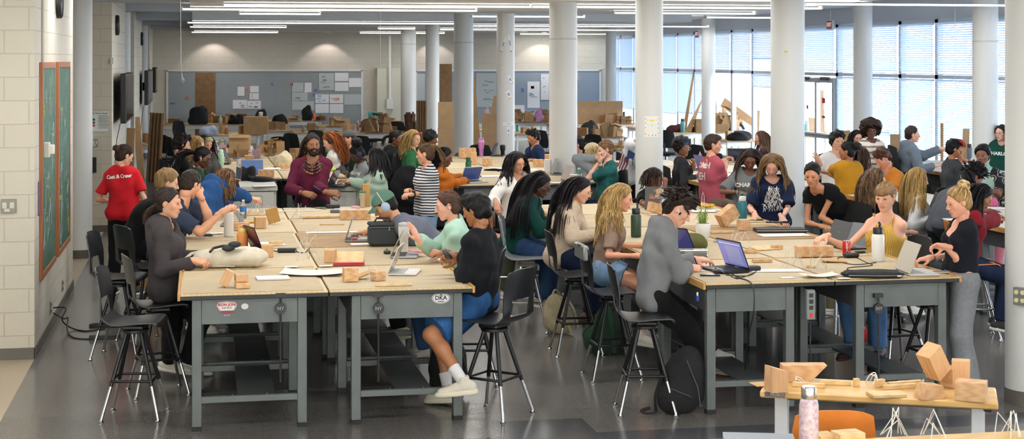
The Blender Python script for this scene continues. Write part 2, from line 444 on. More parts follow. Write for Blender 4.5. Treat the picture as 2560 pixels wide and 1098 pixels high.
for px in(535,820,1090,1360):
 m_=(px-CX)/F;y=YF-.55;x=y*(SN+m_*CS)/(CS-m_*SN)
 t=thing('downlight','small recessed downlight washing the far wall','light',(x,y,3.40),group='wall washing downlights')
 b=MB();b.lathe([(.09,-.01),(.09,.02),(.07,.02),(.065,-.005)],20);b.build('trim_ring',WHITE,t)
 sp=bpy.data.lights.new('wash','SPOT');sp.energy=38;sp.spot_size=math.radians(105);sp.spot_blend=.35;sp.color=(1,.86,.84);sp.shadow_soft_size=.04
 so=bpy.data.objects.new('wash_lamp',sp);COL.objects.link(so);so.location=(x,y+.05,3.36);so.rotation_euler=(math.radians(8),0,0)
sc=bpy.context.scene
wd=bpy.data.worlds.new('sky');sc.world=wd;wd.use_nodes=True
bg=wd.node_tree.nodes['Background'];bg.inputs[0].default_value=(.92,.965,1,1);bg.inputs[1].default_value=26.0
la=bpy.data.lights.new('daylight','AREA');la.shape='RECTANGLE';la.size=3.2;la.size_y=42;la.cycles.is_portal=True
lo=bpy.data.objects.new('window_portal',la);COL.objects.link(lo);lo.location=(XW+.3,29,1.7);lo.rotation_euler=(0,math.radians(90),0)
g=MB();g.box(40,30,-.15,53,80,.1);struct('ground',g,M('#cfd2d2',.8))
cd=bpy.data.cameras.new('camera');co=bpy.data.objects.new('camera',cd);COL.objects.link(co)
co.location=(0,0,EH);co.rotation_euler=(PI/2,0,-TH)
cd.sensor_width=36;cd.lens=36*F/2560;cd.shift_y=-(549-HY)/2560;cd.clip_end=200
cd.dof.use_dof=True;cd.dof.focus_distance=14.5;cd.dof.aperture_fstop=9.0
sc.camera=co
sc.view_settings.view_transform='Standard';sc.view_settings.look='None';sc.view_settings.gamma=1
sc.view_settings.exposure=-.24
sc.cycles.max_bounces=7;sc.cycles.diffuse_bounces=4;sc.cycles.glossy_bounces=3;sc.cycles.transmission_bounces=6;sc.cycles.transparent_max_bounces=8
sc.cycles.sample_clamp_indirect=6;sc.cycles.caustics_reflective=False;sc.cycles.caustics_refractive=False
STEEL=M('#5f6463',.5,.25,var=.12,vs=5,bump=.05,bs=300);STEELD=M('#4b4f50',.5,.3);RUB=M('#0e0e0f',.7);EDGE=M('#121214',.5,var=.25,vs=6)
BOARD=M('#bba98a',.75,var=.10,vs=4,bump=.06,bs=220);BOARD2=M('#c6b596',.7,var=.09,vs=3.1,bump=.05,bs=200);BROWN=M('#a5855e',.75,var=.16,vs=5)
PLY=WOOD('#cdb688','#bda06e',1,.6,.45);TRIM=WOOD('#c79a58','#a87838',1,1,.5)
PINE=[WOOD('#d8b083','#c09064',a,2.2,.6)for a in range(3)];PINE2=[WOOD('#e2c596','#d0ac78',a,2.0,.6)for a in range(3)];OAKT=WOOD('#d9b274','#c39a58',0,.8,.35)
CARD=M('#a8845c',.85,var=.14,vs=6);CARDD=M('#8a6a48',.85,var=.18,vs=6);CARDL=M('#bb9870',.85,var=.1,vs=6);CORR=M('#5f4630',.9,var=.3,vs=30)
CHROME=M('#c9cacc',.18,1.0);BLKM=M('#17171a',.35,.3);SEATB=M('#1c1d20',.38,var=.2,vs=10);SEATG=M('#8d9197',.4);WHITEM=M('#dcdde0',.35,.1)
ORANGE=M('#c8742a',.4,var=.15,vs=6)
DARKFAB=M('#1b1c1f',.9,bump=.3,bs=260)
PAPER=M('#f1f0ec',.7)
def shell2(mb,fn,nu,nv,th,mask=None):
 pts=[[Vector(fn(i/nu,j/nv))for j in range(nv+1)]for i in range(nu+1)]
 vs=[];K=(nu+1)*(nv+1);ix=lambda i,j:i*(nv+1)+j
 for side in(0,1):
  for i in range(nu+1):
   for j in range(nv+1):
    du=pts[min(i+1,nu)][j]-pts[max(i-1,0)][j];dv=pts[i][min(j+1,nv)]-pts[i][max(j-1,0)]
    n=du.cross(dv);n=n.normalized()if n.length>1e-12 else Vector((0,0,1));vs.append(pts[i][j]+n*(th*side))
 use={(i,j)for i in range(nu)for j in range(nv)if not(mask and mask((i+.5)/nu,(j+.5)/nv))}
 fs=[]
 for(i,j)in use:
  q=(ix(i,j),ix(i+1,j),ix(i+1,j+1),ix(i,j+1));fs.append(q[::-1]);fs.append(tuple(a+K for a in q))
  for(di,dj,e)in((0,-1,(0,1)),(1,0,(1,2)),(0,1,(2,3)),(-1,0,(3,0))):
   if(i+di,j+dj)not in use:a,b=q[e[0]],q[e[1]];fs.append((a,b,b+K,a+K))
 used=sorted({v for f in fs for v in f});mp={v:k for k,v in enumerate(used)}
 mb.add([vs[v]for v in used],[tuple(mp[v]for v in f)for f in fs])
def spline(keys,t):
 x=t*(len(keys)-1);i=min(int(x),len(keys)-2);f=x-i
 p0,p1,p2,p3=keys[max(i-1,0)],keys[i],keys[i+1],keys[min(i+2,len(keys)-1)]
 return tuple(.5*(2*b+(c-a)*f+(2*a-5*b+4*c-d)*f*f+(3*b-a-3*c+d)*f**3)for a,b,c,d in zip(p0,p1,p2,p3))
SPROF=[(.205,-.035),(.18,-.004),(.08,-.004),(-.06,-.014),(-.15,-.004),(-.2,.045),(-.222,.13),(-.245,.24),(-.262,.33),(-.272,.39)]
STOOL={}
SEATZ=.70
def stool_proto(kind):
 if kind in STOOL:return STOOL[kind]
 smat,lm,low={'black':(SEATB,BLKM,CHROME),'grey':(SEATG,CHROME,CHROME),'white':(SEATG,WHITEM,WHITEM),'orange':(ORANGE,CHROME,CHROME),'blackall':(SEATB,BLKM,BLKM)}[kind]
 t=thing('stool',None,'stool')
 m=MB()
 def fn(u,v):
  y,z=spline(SPROF,v);x=u*2-1
  wd=.205 if v<.5 else .205-.02*max(0,(v-.75)/.25)
  rnd=1-.06*max(0,(v-.93)/.07)**2-.05*max(0,(.06-v)/.06)
  if v>.55:y+=.035*x*x*min(1,(v-.55)/.2);
  else:z+=.012*x*x
  if v>.9:z-=.03*abs(x)**4*(v-.9)/.1
  return(x*wd*rnd,y,SEATZ+z)
 shell2(m,fn,14,34,.009,lambda u,v:abs(u-.5)<.29 and .545<v<.70)
 m.build('seat_shell',smat,t,50)
 m=MB();m.lathe([(.09,-.012),(.1,-.006),(.1,.01),(.075,.022)],20,(0,0,SEATZ-.075));m.box(0,0,SEATZ-.042,.2,.16,.04,.012);m.build('swivel_plate',BLKM if lm is BLKM else M('#8a8478',.5),t)
 ring=[];
 for i in range(4):
  a=PI/4+i*PI/2;tp=Vector((math.cos(a)*.075,math.sin(a)*.075,SEATZ-.085));bt=Vector((math.cos(a)*.285,math.sin(a)*.285,.018));d=bt-tp
  m=MB();m.mat(0).cyl(tp,tp+d*.62,.0150);m.mat(1).cyl(tp+d*.60,bt,.0115);lg=m.build('leg',[lm,low],t)
  m=MB();m.lathe([(.02,0),(.021,.006),(.012,.016),(.009,.03)],12,(bt.x,bt.y,0));m.build('glide',CHROME,lg)
  ring.append(tp+d*.56)
 m=MB();pts=[]
 for i in range(4):
  a,b=ring[i],ring[(i+1)%4];out=Vector((ring[i].x,ring[i].y,0)).normalized()*.016
  pts+=[a+out+(b-a)*.05,a+out*1.0+(b-a)*.06,b+(b.normalized()*0)+Vector((b.x,b.y,0)).normalized()*.016-(b-a)*.06]
 m.tube(pts,.0105,8,closed=True);m.build('foot_ring',lm,t)
 STOOL[kind]=[t,False];return STOOL[kind]
def stool(kind,label,x,y,rz,group=None):
 p=stool_proto(kind)
 if not p[1]:p[1]=True;o=p[0];o.location=(x,y,0);o.rotation_euler=(0,0,rz);o['label']=label
 else:o=dup(p[0],(x,y,0),rz,label)
 if group:o['group']=group
 return o
TASK=[]
def task_proto():
 t=thing('task_chair',None,'chair');fab=M('#161719',.95,bump=.35,bs=400);pl=M('#1a1b1d',.5)
 m=MB();shell2(m,lambda u,v:((u*2-1)*.22*(1-.18*max(0,v-.55)/.45-.1*(2*v-1)**4),-.20+.05*(u*2-1)**2-.05*v-.02*math.sin(v*PI),.60+.40*v-.03*(u*2-1)**2*v),10,10,.022);m.build('backrest',fab,t,50)
 m=MB();p_=[(x,y)for x,y in((-.23,-.19),(-.19,-.23),(.19,-.23),(.23,-.19),(.24,.15),(.19,.23),(-.19,.23),(-.24,.15))];m.prism(p_,.43,.49);m.build('seat',fab,t,60)
 m=MB();m.tube([(0,-.15,.42),(0,-.27,.47),(0,-.26,.62),(0,-.235,.74)],.022,6,flat=.5);m.build('back_support',pl,t)
 m=MB();m.cyl((0,0,.09),(0,0,.3),.03,.028);m.cyl((0,0,.3),(0,0,.43),.018);m.box(0,0,.415,.22,.22,.03,.01);m.build('gas_lift',pl,t)
 m=MB()
 for i in range(5):
  a=i*2*PI/5+.3;m.tube([(0,0,.1),(math.cos(a)*.3,math.sin(a)*.3,.075)],[.028,.017],6)
 m.build('star_base',pl,t)
 for i in range(5):
  a=i*2*PI/5+.3;m=MB();c=Vector((math.cos(a)*.3,math.sin(a)*.3,.03));m.tube([c-Vector((-math.sin(a),math.cos(a),0))*.022,c+Vector((-math.sin(a),math.cos(a),0))*.022],.03,12);m.build('caster',pl,t)
 return t
def task_chair(label,x,y,rz,group=None):
 if not TASK:o=task_proto();TASK.append(o);o.location=(x,y,0);o.rotation_euler=(0,0,rz);o['label']=label
 else:o=dup(TASK[0],(x,y,0),rz,label)
 if group:o['group']=group
 return o
TZ=.96
TABLES=[]
def snap(px,d0,tol=7):
 m_=(px-CX)/F;a,b=m_*CS+SN,CS-m_*SN;best=None
 for x0,x1,y0,y1,z in TABLES:
  lo,hi=max((x0+.05)/a,(y0+.05)/b),min((x1-.05)/a,(y1-.05)/b)
  if lo<hi:
   dd=min(max(d0,lo),hi)
   if best is None or abs(dd-d0)<abs(best[0]-d0):best=(dd,z)
 return best if best and abs(best[0]-d0)<tol else None
def draft_table(label,x0,y0,w,dp,trim='',fx=(.08,.15),brd=BOARD,front=True,z=TZ,group=None,split=None):
 TABLES.append((x0,x0+w,y0,y0+dp,z+.003));cx,cy=x0+w/2,y0+dp/2;t=thing('drafting_table',label,'table',(cx,cy,0),0,group)
 m=MB();m.mat(0).box(0,0,z-.008,w-.006,dp-.006,.008);m.mat(1).box(0,0,z-.026,w-.004,dp-.004,.03,.003);m.build('tabletop',[PLY,EDGE],t)
 m=MB();bw=w-.05
 m.box(-.005 if trim!='r' else-.02,.02,z-.001,bw,dp-.09,.006);m.build('drawing_board',brd,t)
 if trim:
  m=MB();s=-1 if trim=='l' else 1;m.box(s*(w/2+.008),0,z-.02,.02,dp-.012,.05,.003);m.build('edge_trim',TRIM,t)
 xl,xr=-w/2+fx[0],w/2-fx[1];yf,yb=-dp/2+.04,dp/2-.04;lw=.066
 for x in(xl+lw/2,xr-lw/2):
  for y in(yf+lw/2,yb-lw/2):
   m=MB();m.box(x,y,(z-.04+.03)/2,lw,lw,z-.04-.03,.004);lg=m.build('leg',STEEL,t)
   m=MB();m.box(x,y,.015,lw+.003,lw+.003,.03);m.build('foot_cap',RUB,lg)
 for y,s in((yf+.006,1),(yb-.006,-1)):
  m=MB();m.box((xl+xr)/2,y+s*0,z-.128,xr-xl-2*lw-.002,.012,.176,.002);m.build('apron',STEEL,t)
  m=MB();m.box((xl+xr)/2,y+s*.02,.215,xr-xl-2*lw+.01,.04,.045,.003)
  for q in(-.12,.12):m.ball(((xl+xr)/2+q,y+s*.02,.24),.006,8,4)
  m.build('stretcher',STEEL,t)
 for x in(xl+.01,xr-.01):
  m=MB();m.box(x,0,z-.128,.012,yb-yf-2*lw-.004,.176,.002);m.build('side_panel',STEELD,t)
 m=MB();m.box((xl+xr)/2+.05,0,.228,.26,yb-yf-.1,.012);m.build('foot_board',STEELD,t)
 return t
def desk(name,label,x0,y0,w,dp,z=.75,topm=None,legm=None,th=.035,rz=0,panel=None,shelf=False,group=None,cat='table'):
 TABLES.append((x0,x0+w,y0,y0+dp,z));t=thing(name,label,cat,(x0+w/2,y0+dp/2,0),rz,group)
 m=MB();m.box(0,0,z-th/2,w,dp,th,.005);m.build('tabletop',topm or OAKT,t)
 for x in(-w/2+.06,w/2-.06):
  for y in(-dp/2+.06,dp/2-.06):
   m=MB();m.box(x,y,(z-th)/2,.05,.05,z-th,.004);m.build('leg',legm or STEELW,t)
 for q in(-1,1):m=MB();m.box(0,q*(dp/2-.07),z-th-.05,w-.16,.03,.1);m.build('apron',legm or STEELW,t)
 if panel:m=MB();m.box(0,-dp/2+.05,z-th-.22,w-.1,.015,.4);m.build('modesty_panel',panel,t)
 return t
def bottle(name,label,cat,loc,prof,mat,cap=None,capprof=None,capname='cap',extra=None,rz=0,group=None,n=24):
 t=thing(name,label,cat,loc,rz,group)
 m=MB();m.lathe(prof,n);m.build('body',mat,t,45)
 if cap:m=MB();m.lathe(capprof,n);m.build(capname,cap,t,45)
 if extra:extra(t)
 return t
def laptop(label,loc,rz,w=.33,dp=.23,op=110,lid='#9da0a4',base=None,screen='#26304a',emit=.0,keys='#1c1c1f',name='laptop',logo=None,thick=.016,group=None,deckc=None):
 t=thing(name,label,'laptop',loc,rz,group);bm_=M(base or lid,.4,.3)
 m=MB();m.box(0,0,thick/2,w,dp,thick,.005);b=m.build('base',bm_,t)
 m=MB()
 for r in range(5):
  for c in range(13):m.box(-w*.43+w*.86*(c+.5)/13,-dp*.36+r*dp*.095,thick+.001,w*.058,dp*.075,.003)
 m.build('keyboard',M(keys,.5),b);m=MB();m.box(0,dp*.29,thick+.0003,w*.3,dp*.27,.001);m.build('touchpad',M(deckc or base or lid,.3,.2),b)
 T=TR(0,-dp/2+.004,thick,-math.radians(op-90))
 m=MB().at(T);m.box(0,-.003,dp/2,w,.007,dp,.003);l=m.build('lid',M(lid,.4,.3),t)
 m=MB().at(T);m.box(0,.0012,dp/2+.004,w-.018,.001,dp-.03);m.build('screen',M(screen,.12,emit=emit)if emit else M(screen,.1),l)
 if logo:logo(l,T,dp)
 m=MB();m.cyl((-w*.36,-dp/2+.002,thick),(w*.36,-dp/2+.002,thick),.006,n=8);m.build('hinge',M('#2b2c2e',.4),t)
 return t
BLK=[0]
def block(label,loc,sx,sy,sz,rz=0,rx=0,ry=0,mat=None,name='wood_block',cat='wood block',group=None,cut=None,bev=.002):
 m=MB()
 if cut:m.prism(cut,-sz/2,sz/2);
 else:m.box(0,0,0,sx,sy,sz,bev)
 ax=max(range(3),key=lambda i:(sx,sy,sz)[i])
 o=m.build(name,mat or PINE[ax],None,30);tag(o,label,cat,group);o.rotation_euler=(rx,ry,rz)
 Rm=Euler((rx,ry,rz)).to_matrix();zmin=min((Rm@v.co).z for v in o.data.vertices)
 o.location=(loc[0],loc[1],loc[2]-zmin);return o
def sheet(label,loc,w,h,rz=0,mat=None,name='paper_sheet',curl=0,th=.0012,group=None,cat='paper',seed=0):
 m=MB();rs=np.random.RandomState(seed)
 m.shell(lambda u,v:((u-.5)*w,(v-.5)*h,curl*((u-.5)**2*2+(v-.5)**4*4)+.0008),8 if curl else 2,8 if curl else 2,th)
 o=m.build(name,mat or PAPER,None,40);o.location=loc;o.rotation_euler=(0,0,rz);return tag(o,label,cat,group)
def phone(label,loc,rz,mat='#1d1e21',scr='#10131a',name='phone',rx=0,tablet=1.0):
 t=thing(name,label,'phone',loc,rz);t.rotation_euler=(rx,0,rz)
 m=MB();m.box(0,0,.0045,.074*tablet,.15*tablet,.009,.003);m.build('case',M(mat,.4),t)
 m=MB();m.box(0,0,.0093,.067*tablet,.142*tablet,.0008);m.build('screen',M(scr,.08),t);return t
def cable(label,pts,r=.0035,mat=BLACKR,name='cable',group=None,sm=4):
 P_=[tuple(p)for p in pts];n=(len(P_)-1)*sm;m=MB();m.tube([spline(P_,i/n)for i in range(n+1)],r,6);o=m.build(name,mat,None,60);return tag(o,label,'cable',group)
WIREM=M('#d9d7d2',.35,.5)
def wire_model(label,loc,size=.12,n=5,seed=0,mat=None,r=.0016,group=None,straight=False):
 rs=np.random.RandomState(seed);m=MB()
 for i in range(n):
  a=rs.uniform(0,6.28);b=a+rs.uniform(1.5,4)
  p0=Vector((math.cos(a)*size*.6,math.sin(a)*size*.6,0));p1=Vector((math.cos(b)*size*.6,math.sin(b)*size*.6,0));mid=(p0+p1)/2+Vector((rs.normal()*size*.2,rs.normal()*size*.2,size*rs.uniform(.4,1.3)))
  if straight:pts=[p0,mid,p1]
  else:pts=[spline([tuple(p0),tuple((p0+mid)/2+Vector((0,0,size*.3))),tuple(mid),tuple((p1+mid)/2+Vector((0,0,size*.15))),tuple(p1)],j/10)for j in range(11)]
  m.tube(pts,r,5)
 o=m.build('wire_model',mat or WIREM,None,60);o.location=(loc[0],loc[1],loc[2]+r);return tag(o,label,'wire model',group)
def softbag(name,label,cat,loc,rz,prims,mat,h=.012,noise=(.004,30,1),kids_=(),group=None):
 t=thing(name,label,cat,loc,rz,group)
 V,Q=field_mesh(prims,h,noise=noise);V[:,2]=np.maximum(V[:,2],0)
 link('bag_body' if cat in('backpack','bag')else 'body',np_mesh(name,V,Q,[mat]),t)
 for nm,mb,mt in kids_:mb.build(nm,mt,t)
 return t
fl=P(450,739,TZ);fr=P(1180,717,TZ);XA,YA=fl.x,(fl.y+fr.y)/2;WA=(fr.x-fl.x)/2
gl=P(1763,709,TZ);gr=P(2402,693,TZ);XB,YB=gl.x,(gl.y+gr.y)/2;WB=(gr.x-gl.x)/2
DP=1.27
ordw=['front','second','third','fourth','last']
for r in range(5):
 jx=(0,.02,-.01,.015,0)[r]
 draft_table('grey steel drafting table, %s row, left column of the left island'%ordw[r],XA+jx,YA+r*(DP+.01),WA,DP,'l',(.08,.15),(BOARD,BOARD2,BOARD,BOARD2,BOARD2)[r])
 draft_table('grey steel drafting table, %s row, right column of the left island'%ordw[r],XA+WA+.004+jx,YA+r*(DP+.01),WA,DP,'r',(.16,.07),(BOARD2,BOARD,BROWN,BOARD,BOARD2)[r])
 draft_table('grey steel drafting table, %s row, left column of the right island'%ordw[r],XB+jx,YB+r*(DP+.01),WB,DP,'l',(.02,.30),(BOARD2,BOARD,BOARD2,BOARD,BOARD2)[r])
 draft_table('grey steel drafting table, %s row, right column of the right island'%ordw[r],XB+WB+.004+jx,YB+r*(DP+.01),WB,DP,'r',(.18,.09),(BOARD,BOARD2,BROWN,BOARD2,BOARD)[r])
def V3(*a):return np.array(a if len(a)==3 else a[0],dtype=np.float64)
def unit(v):
 n=np.linalg.norm(v);return v/n if n>1e-9 else V3(0,0,1)
def cone(a,b,ra,rb=None,k=.03,op='+'):return('c',V3(a),V3(b),ra,ra if rb is None else rb,k,op)
def ell(c,r,Rm=None,k=.02,op='+'):return('e',V3(c),V3(r),Rm,0,k,op)
def ccone(a,b,ra,rb,k=.03):return('x',V3(a),V3(b),ra,rb,k,'+')
def plane(p,n):return('p',V3(p),unit(V3(n)),0,0,0,'p')
def field_mesh(prims,h,noise=None,off=0.0,scale=None):
 lo=np.full(3,1e9);hi=np.full(3,-1e9)
 for t in prims:
  if t[6]!='+':continue
  if t[0]=='e':r=max(t[2])+off;lo=np.minimum(lo,t[1]-r);hi=np.maximum(hi,t[1]+r)
  else:
   r=max(t[3],t[4])+off
   lo=np.minimum(lo,np.minimum(t[1],t[2])-r);hi=np.maximum(hi,np.maximum(t[1],t[2])+r)
 lo-=.03;hi+=.03
 n=np.ceil((hi-lo)/h).astype(int)+1
 ax=[lo[i]+h*np.arange(n[i])for i in range(3)]
 f=np.full(n,.5,dtype=np.float32)
 for t in prims:
  ty,A,B,ra,rb,k,op=t
  if ty=='p':
   d=(A[0]-ax[0])[:,None,None]*B[0]+(A[1]-ax[1])[None,:,None]*B[1]+(A[2]-ax[2])[None,None,:]*B[2]
   f=np.maximum(f,d.astype(np.float32));continue
  m=k+.05+off
  if ty=='e':r=max(B);l,u=A-r-m,A+r+m
  else:r=max(ra,rb);l,u=np.minimum(A,B)-r-m,np.maximum(A,B)+r+m
  i0=np.clip(((l-lo)/h).astype(int),0,n);i1=np.clip(((u-lo)/h).astype(int)+2,0,n)
  if(i1<=i0).any():continue
  X=ax[0][i0[0]:i1[0]][:,None,None];Y=ax[1][i0[1]:i1[1]][None,:,None];Z=ax[2][i0[2]:i1[2]][None,None,:]
  if ty=='e':
   x,y,z=X-A[0],Y-A[1],Z-A[2]
   if rb is not None and ra is not None and not np.isscalar(ra):
    Q=ra;x,y,z=(x*Q[0,0]+y*Q[1,0]+z*Q[2,0],x*Q[0,1]+y*Q[1,1]+z*Q[2,1],x*Q[0,2]+y*Q[1,2]+z*Q[2,2])
   b=B+off
   q0=np.sqrt((x/b[0])**2+(y/b[1])**2+(z/b[2])**2);q1=np.sqrt((x/b[0]**2)**2+(y/b[1]**2)**2+(z/b[2]**2)**2)+1e-9
   d=q0*(q0-1)/q1
  else:
   ab=B-A;L2=max(ab@ab,1e-9)
   x,y,z=X-A[0],Y-A[1],Z-A[2]
   tr=(x*ab[0]+y*ab[1]+z*ab[2])/L2
   tt=np.clip(tr,0,1)
   d=np.sqrt((x-tt*ab[0])**2+(y-tt*ab[1])**2+(z-tt*ab[2])**2)-(ra+(rb-ra)*tt)-off
   if ty=='x':d=np.maximum(d,(tr-1)*math.sqrt(L2))
  d=d.astype(np.float32)
  S=(slice(i0[0],i1[0]),slice(i0[1],i1[1]),slice(i0[2],i1[2]));g=f[S]
  if op=='-':d=-d
  if k>0:
   hh=np.maximum(k-np.abs(g-d),0)/k;e=hh*hh*k*.25
   f[S]=np.minimum(g,d)-e if op=='+' else np.maximum(g,d)+e
  else:f[S]=np.minimum(g,d)if op=='+' else np.maximum(g,d)
 if noise:
  amp,fr,seed=noise
  rs=np.random.RandomState(seed);w=np.zeros_like(f)
  for q in range(5):
   dr=rs.normal(size=3);dr/=np.linalg.norm(dr);dr=dr*fr*rs.uniform(.6,1.5);ph=rs.uniform(0,6.28,3)
   arg=(ax[0]*dr[0])[:,None,None]+(ax[1]*dr[1])[None,:,None]+(ax[2]*dr[2])[None,None,:]+ph[0]
   w+=np.sin(arg+1.3*np.sin(arg*.37+ph[1])).astype(np.float32)
  f+=amp*.45*w
 return surface_nets(f,lo,h)
def surface_nets(f,lo,h):
 ins=f<0
 nx,ny,nz=f.shape
 c=[ins[i:nx-1+i,j:ny-1+j,k:nz-1+k]for i in(0,1)for j in(0,1)for k in(0,1)]
 sm=sum(x.astype(np.int8)for x in c)
 act=(sm>0)&(sm<8)
 I=np.argwhere(act)
 if len(I)==0:return np.zeros((0,3)),np.zeros((0,4),int)
 ids=np.full(act.shape,-1,np.int32);ids[act]=np.arange(len(I))
 co=[(i,j,k)for i in(0,1)for j in(0,1)for k in(0,1)]
 vals=np.stack([f[I[:,0]+i,I[:,1]+j,I[:,2]+k]for i,j,k in co],1).astype(np.float64)
 acc=np.zeros((len(I),3));cnt=np.zeros(len(I))
 for a in range(8):
  for b in range(a+1,8):
   if sum(abs(co[a][q]-co[b][q])for q in range(3))!=1:continue
   va,vb=vals[:,a],vals[:,b];s=(va<0)!=(vb<0)
   t=np.where(s,va/(va-vb+1e-12),0)
   pa,pb=np.array(co[a]),np.array(co[b])
   acc+=np.where(s[:,None],pa+(pb-pa)*t[:,None],0);cnt+=s
 V=lo+(I+acc/cnt[:,None])*h
 quads=[]
 for axis in range(3):
  sl0=[slice(None)]*3;sl1=[slice(None)]*3
  sl0[axis]=slice(0,-1);sl1[axis]=slice(1,None)
  e=ins[tuple(sl0)]!=ins[tuple(sl1)]
  E=np.argwhere(e)
  u,w=[(1,2),(2,0),(0,1)][axis]
  ok=(E[:,u]>0)&(E[:,w]>0)&(E[:,u]<f.shape[u]-1)&(E[:,w]<f.shape[w]-1)
  E=E[ok]
  if len(E)==0:continue
  a0=ins[E[:,0],E[:,1],E[:,2]]
  def idx(du,dw):
   J=E.copy();J[:,u]+=du;J[:,w]+=dw
   return ids[J[:,0],J[:,1],J[:,2]]
  q=np.stack([idx(-1,-1),idx(0,-1),idx(0,0),idx(-1,0)],1)
  q[~a0]=q[~a0][:,::-1]
  quads.append(q)
 return V,np.concatenate(quads)
def np_mesh(name,V,Q,mats,mi=None,smooth=True,attr=None):
 me=bpy.data.meshes.new(name)
 me.vertices.add(len(V));me.vertices.foreach_set('co',np.ascontiguousarray(V,np.float32).ravel())
 nq=len(Q);me.loops.add(nq*4);me.loops.foreach_set('vertex_index',np.ascontiguousarray(Q,np.int32).ravel())
 me.polygons.add(nq);me.polygons.foreach_set('loop_start',np.arange(nq,dtype=np.int32)*4)
 try:me.polygons.foreach_set('loop_total',np.full(nq,4,np.int32))
 except Exception:pass
 for m in(mats if isinstance(mats,(list,tuple))else[mats]):me.materials.append(m)
 if mi is not None:me.polygons.foreach_set('material_index',np.ascontiguousarray(mi,np.int32))
 if smooth:me.polygons.foreach_set('use_smooth',np.ones(nq,bool))
 if attr is not None:
  a=me.attributes.new('lip','FLOAT','POINT');a.data.foreach_set('value',np.ascontiguousarray(attr,np.float32))
 me.update(calc_edges=True)
 return me
HEADS={}
def head_mesh(kind,fine):
 key=(kind,fine)
 if key in HEADS:return HEADS[key]
 w={'m':1.05,'f':.96,'r':1.12}[kind];nz={'m':1.1,'f':.92,'r':1.05}[kind]
 p=[ell((0,-.012,.028),(.077,.098,.09)),ell((0,.024,-.03),(.061*w,.066,.074),k=.03)]
 for s in(-1,1):
  p+=[cone((s*.047*w,.0,-.05),(s*.016*w,.06,-.096),.022,.018,.03),ell((s*.043*w,.054,-.02),(.022,.022,.02),k=.03),ell((s*.078,-.008,-.004),(.0095,.019,.031),k=.008)]
 p+=[ell((0,.068,-.1),(.022*w,.017,.015),k=.02),cone((-.036,.074,.022),(.036,.074,.022),.0135,k=.022)]
 for s in(-1,1):p+=[ell((s*.032,.1,.001),(.02,.02,.0125),k=.012,op='-')]
 for s in(-1,1):p+=[ell((s*.0315,.0735,.002),(.0155,.0145,.0135),k=.006)]
 p+=[cone((0,.087,.012),(0,.1+.01*nz,-.027),.0075,.0115*nz,.012),ell((-.0105*nz,.1,-.033),(.0085,.0095,.0075),k=.007),ell((.0105*nz,.1,-.033),(.0085,.0095,.0075),k=.007)]
 p+=[ell((0,.075,-.062),(.03,.019,.021),k=.018)]
 lips=[((-.022,.084,-.064),(0,.0965,-.0585),.0042,.0058),((.022,.084,-.064),(0,.0965,-.0585),.0042,.0058),((-.02,.084,-.066),(0,.0945,-.071),.0044,.0068),((.02,.084,-.066),(0,.0945,-.071),.0044,.0068)]
 p+=[cone(a,b,r0,r1,.006)for a,b,r0,r1 in lips]
 p+=[cone((0,-.02,-.06),(0,-.022,-.105),.05*(.92+.1*(w>1)),.05*(.92+.1*(w>1)),.03)]
 V,Q=field_mesh(p,.0045 if fine else .007)
 lip=np.zeros(len(V))
 for a,b,r0,r1 in lips:
  a,b=V3(a),V3(b);t=np.clip(((V-a)@(b-a))/((b-a)@(b-a)),0,1)
  d=np.linalg.norm(V-a-t[:,None]*(b-a),axis=1)-(r0+(r1-r0)*t);lip=np.maximum(lip,np.clip(1.4-d/.0035,0,.75))
 HEADS[key]=(V,Q,lip);return HEADS[key]
POSES={'relax':((15,28,18),(20,32,20),(26,36,22),(32,38,24),0,30),'type':((22,42,25),(24,46,25),(26,46,28),(26,42,25),3,35),'flat':((4,8,5),(4,8,5),(5,9,5),(6,10,5),4,20),'open':((-8,10,6),(-2,14,8),(6,18,10),(14,22,12),9,5),'fist':((70,92,55),(75,95,55),(78,95,55),(80,92,55),0,60),'grip':((40,52,35),(44,56,38),(48,58,40),(52,58,40),2,55),'pen':((38,48,22),(46,58,34),(62,76,45),(68,80,45),0,62),'pinch':((46,46,20),(30,36,20),(24,30,18),(18,26,16),4,66)}
HANDS={}
def hand_mesh(pose,right,fine):
 key=(pose,right,fine)
 if key in HANDS:return HANDS[key]
 B=POSES[pose];p=[]
 ys=(.029,.0095,-.010,-.0275);xs=(.088,.092,.087,.078);ln=(.072,.08,.074,.057);rr=(.0092,.0095,.009,.0079)
 for i in range(4):
  kx=V3(xs[i],ys[i],.002*(i in(1,2)))
  p.append(cone((0,ys[i]*.45,0),kx,.0185,.0115,.014))
  a=0;q=kx;sp=math.radians(B[4]*(1.5-i)*1.0)
  for j,fr in enumerate((.46,.30,.24)):
   a+=math.radians(B[i][j]);q2=q+ln[i]*fr*V3(math.cos(a)*math.cos(sp),math.sin(sp),-math.sin(a))
   p.append(cone(q,q2,rr[i]*(1-.07*j),rr[i]*(1-.07*(j+1)),.004));q=q2
 th=math.radians(B[5]);q=V3(.012,.02,-.006)
 d1=unit(V3(.62,.72*math.cos(th*.8),-.85*math.sin(th)))
 q2=q+d1*.046;p.append(cone(q,q2,.0155,.0118,.014))
 d2=unit(V3(.85,.42*math.cos(th),-.7*math.sin(th)));q3=q2+d2*.032;p.append(cone(q2,q3,.011,.0098,.005))
 d3=unit(V3(.95,.15*math.cos(th)-.12,-.55*math.sin(th)));p.append(cone(q3,q3+d3*.026,.0098,.008,.004))
 p.append(ell((.03,.018,-.010),(.03,.018,.014),k=.01));p.append(ell((.035,-.02,-.008),(.035,.014,.013),k=.01))
 p.append(cone((-.05,0,0),(.01,0,0),.024,.021,.02))
 V,Q=field_mesh(p,.0038 if fine else .006)
 if not right:V=V*V3(1,-1,1);Q=Q[:,::-1]
 HANDS[key]=(V,Q);return HANDS[key]
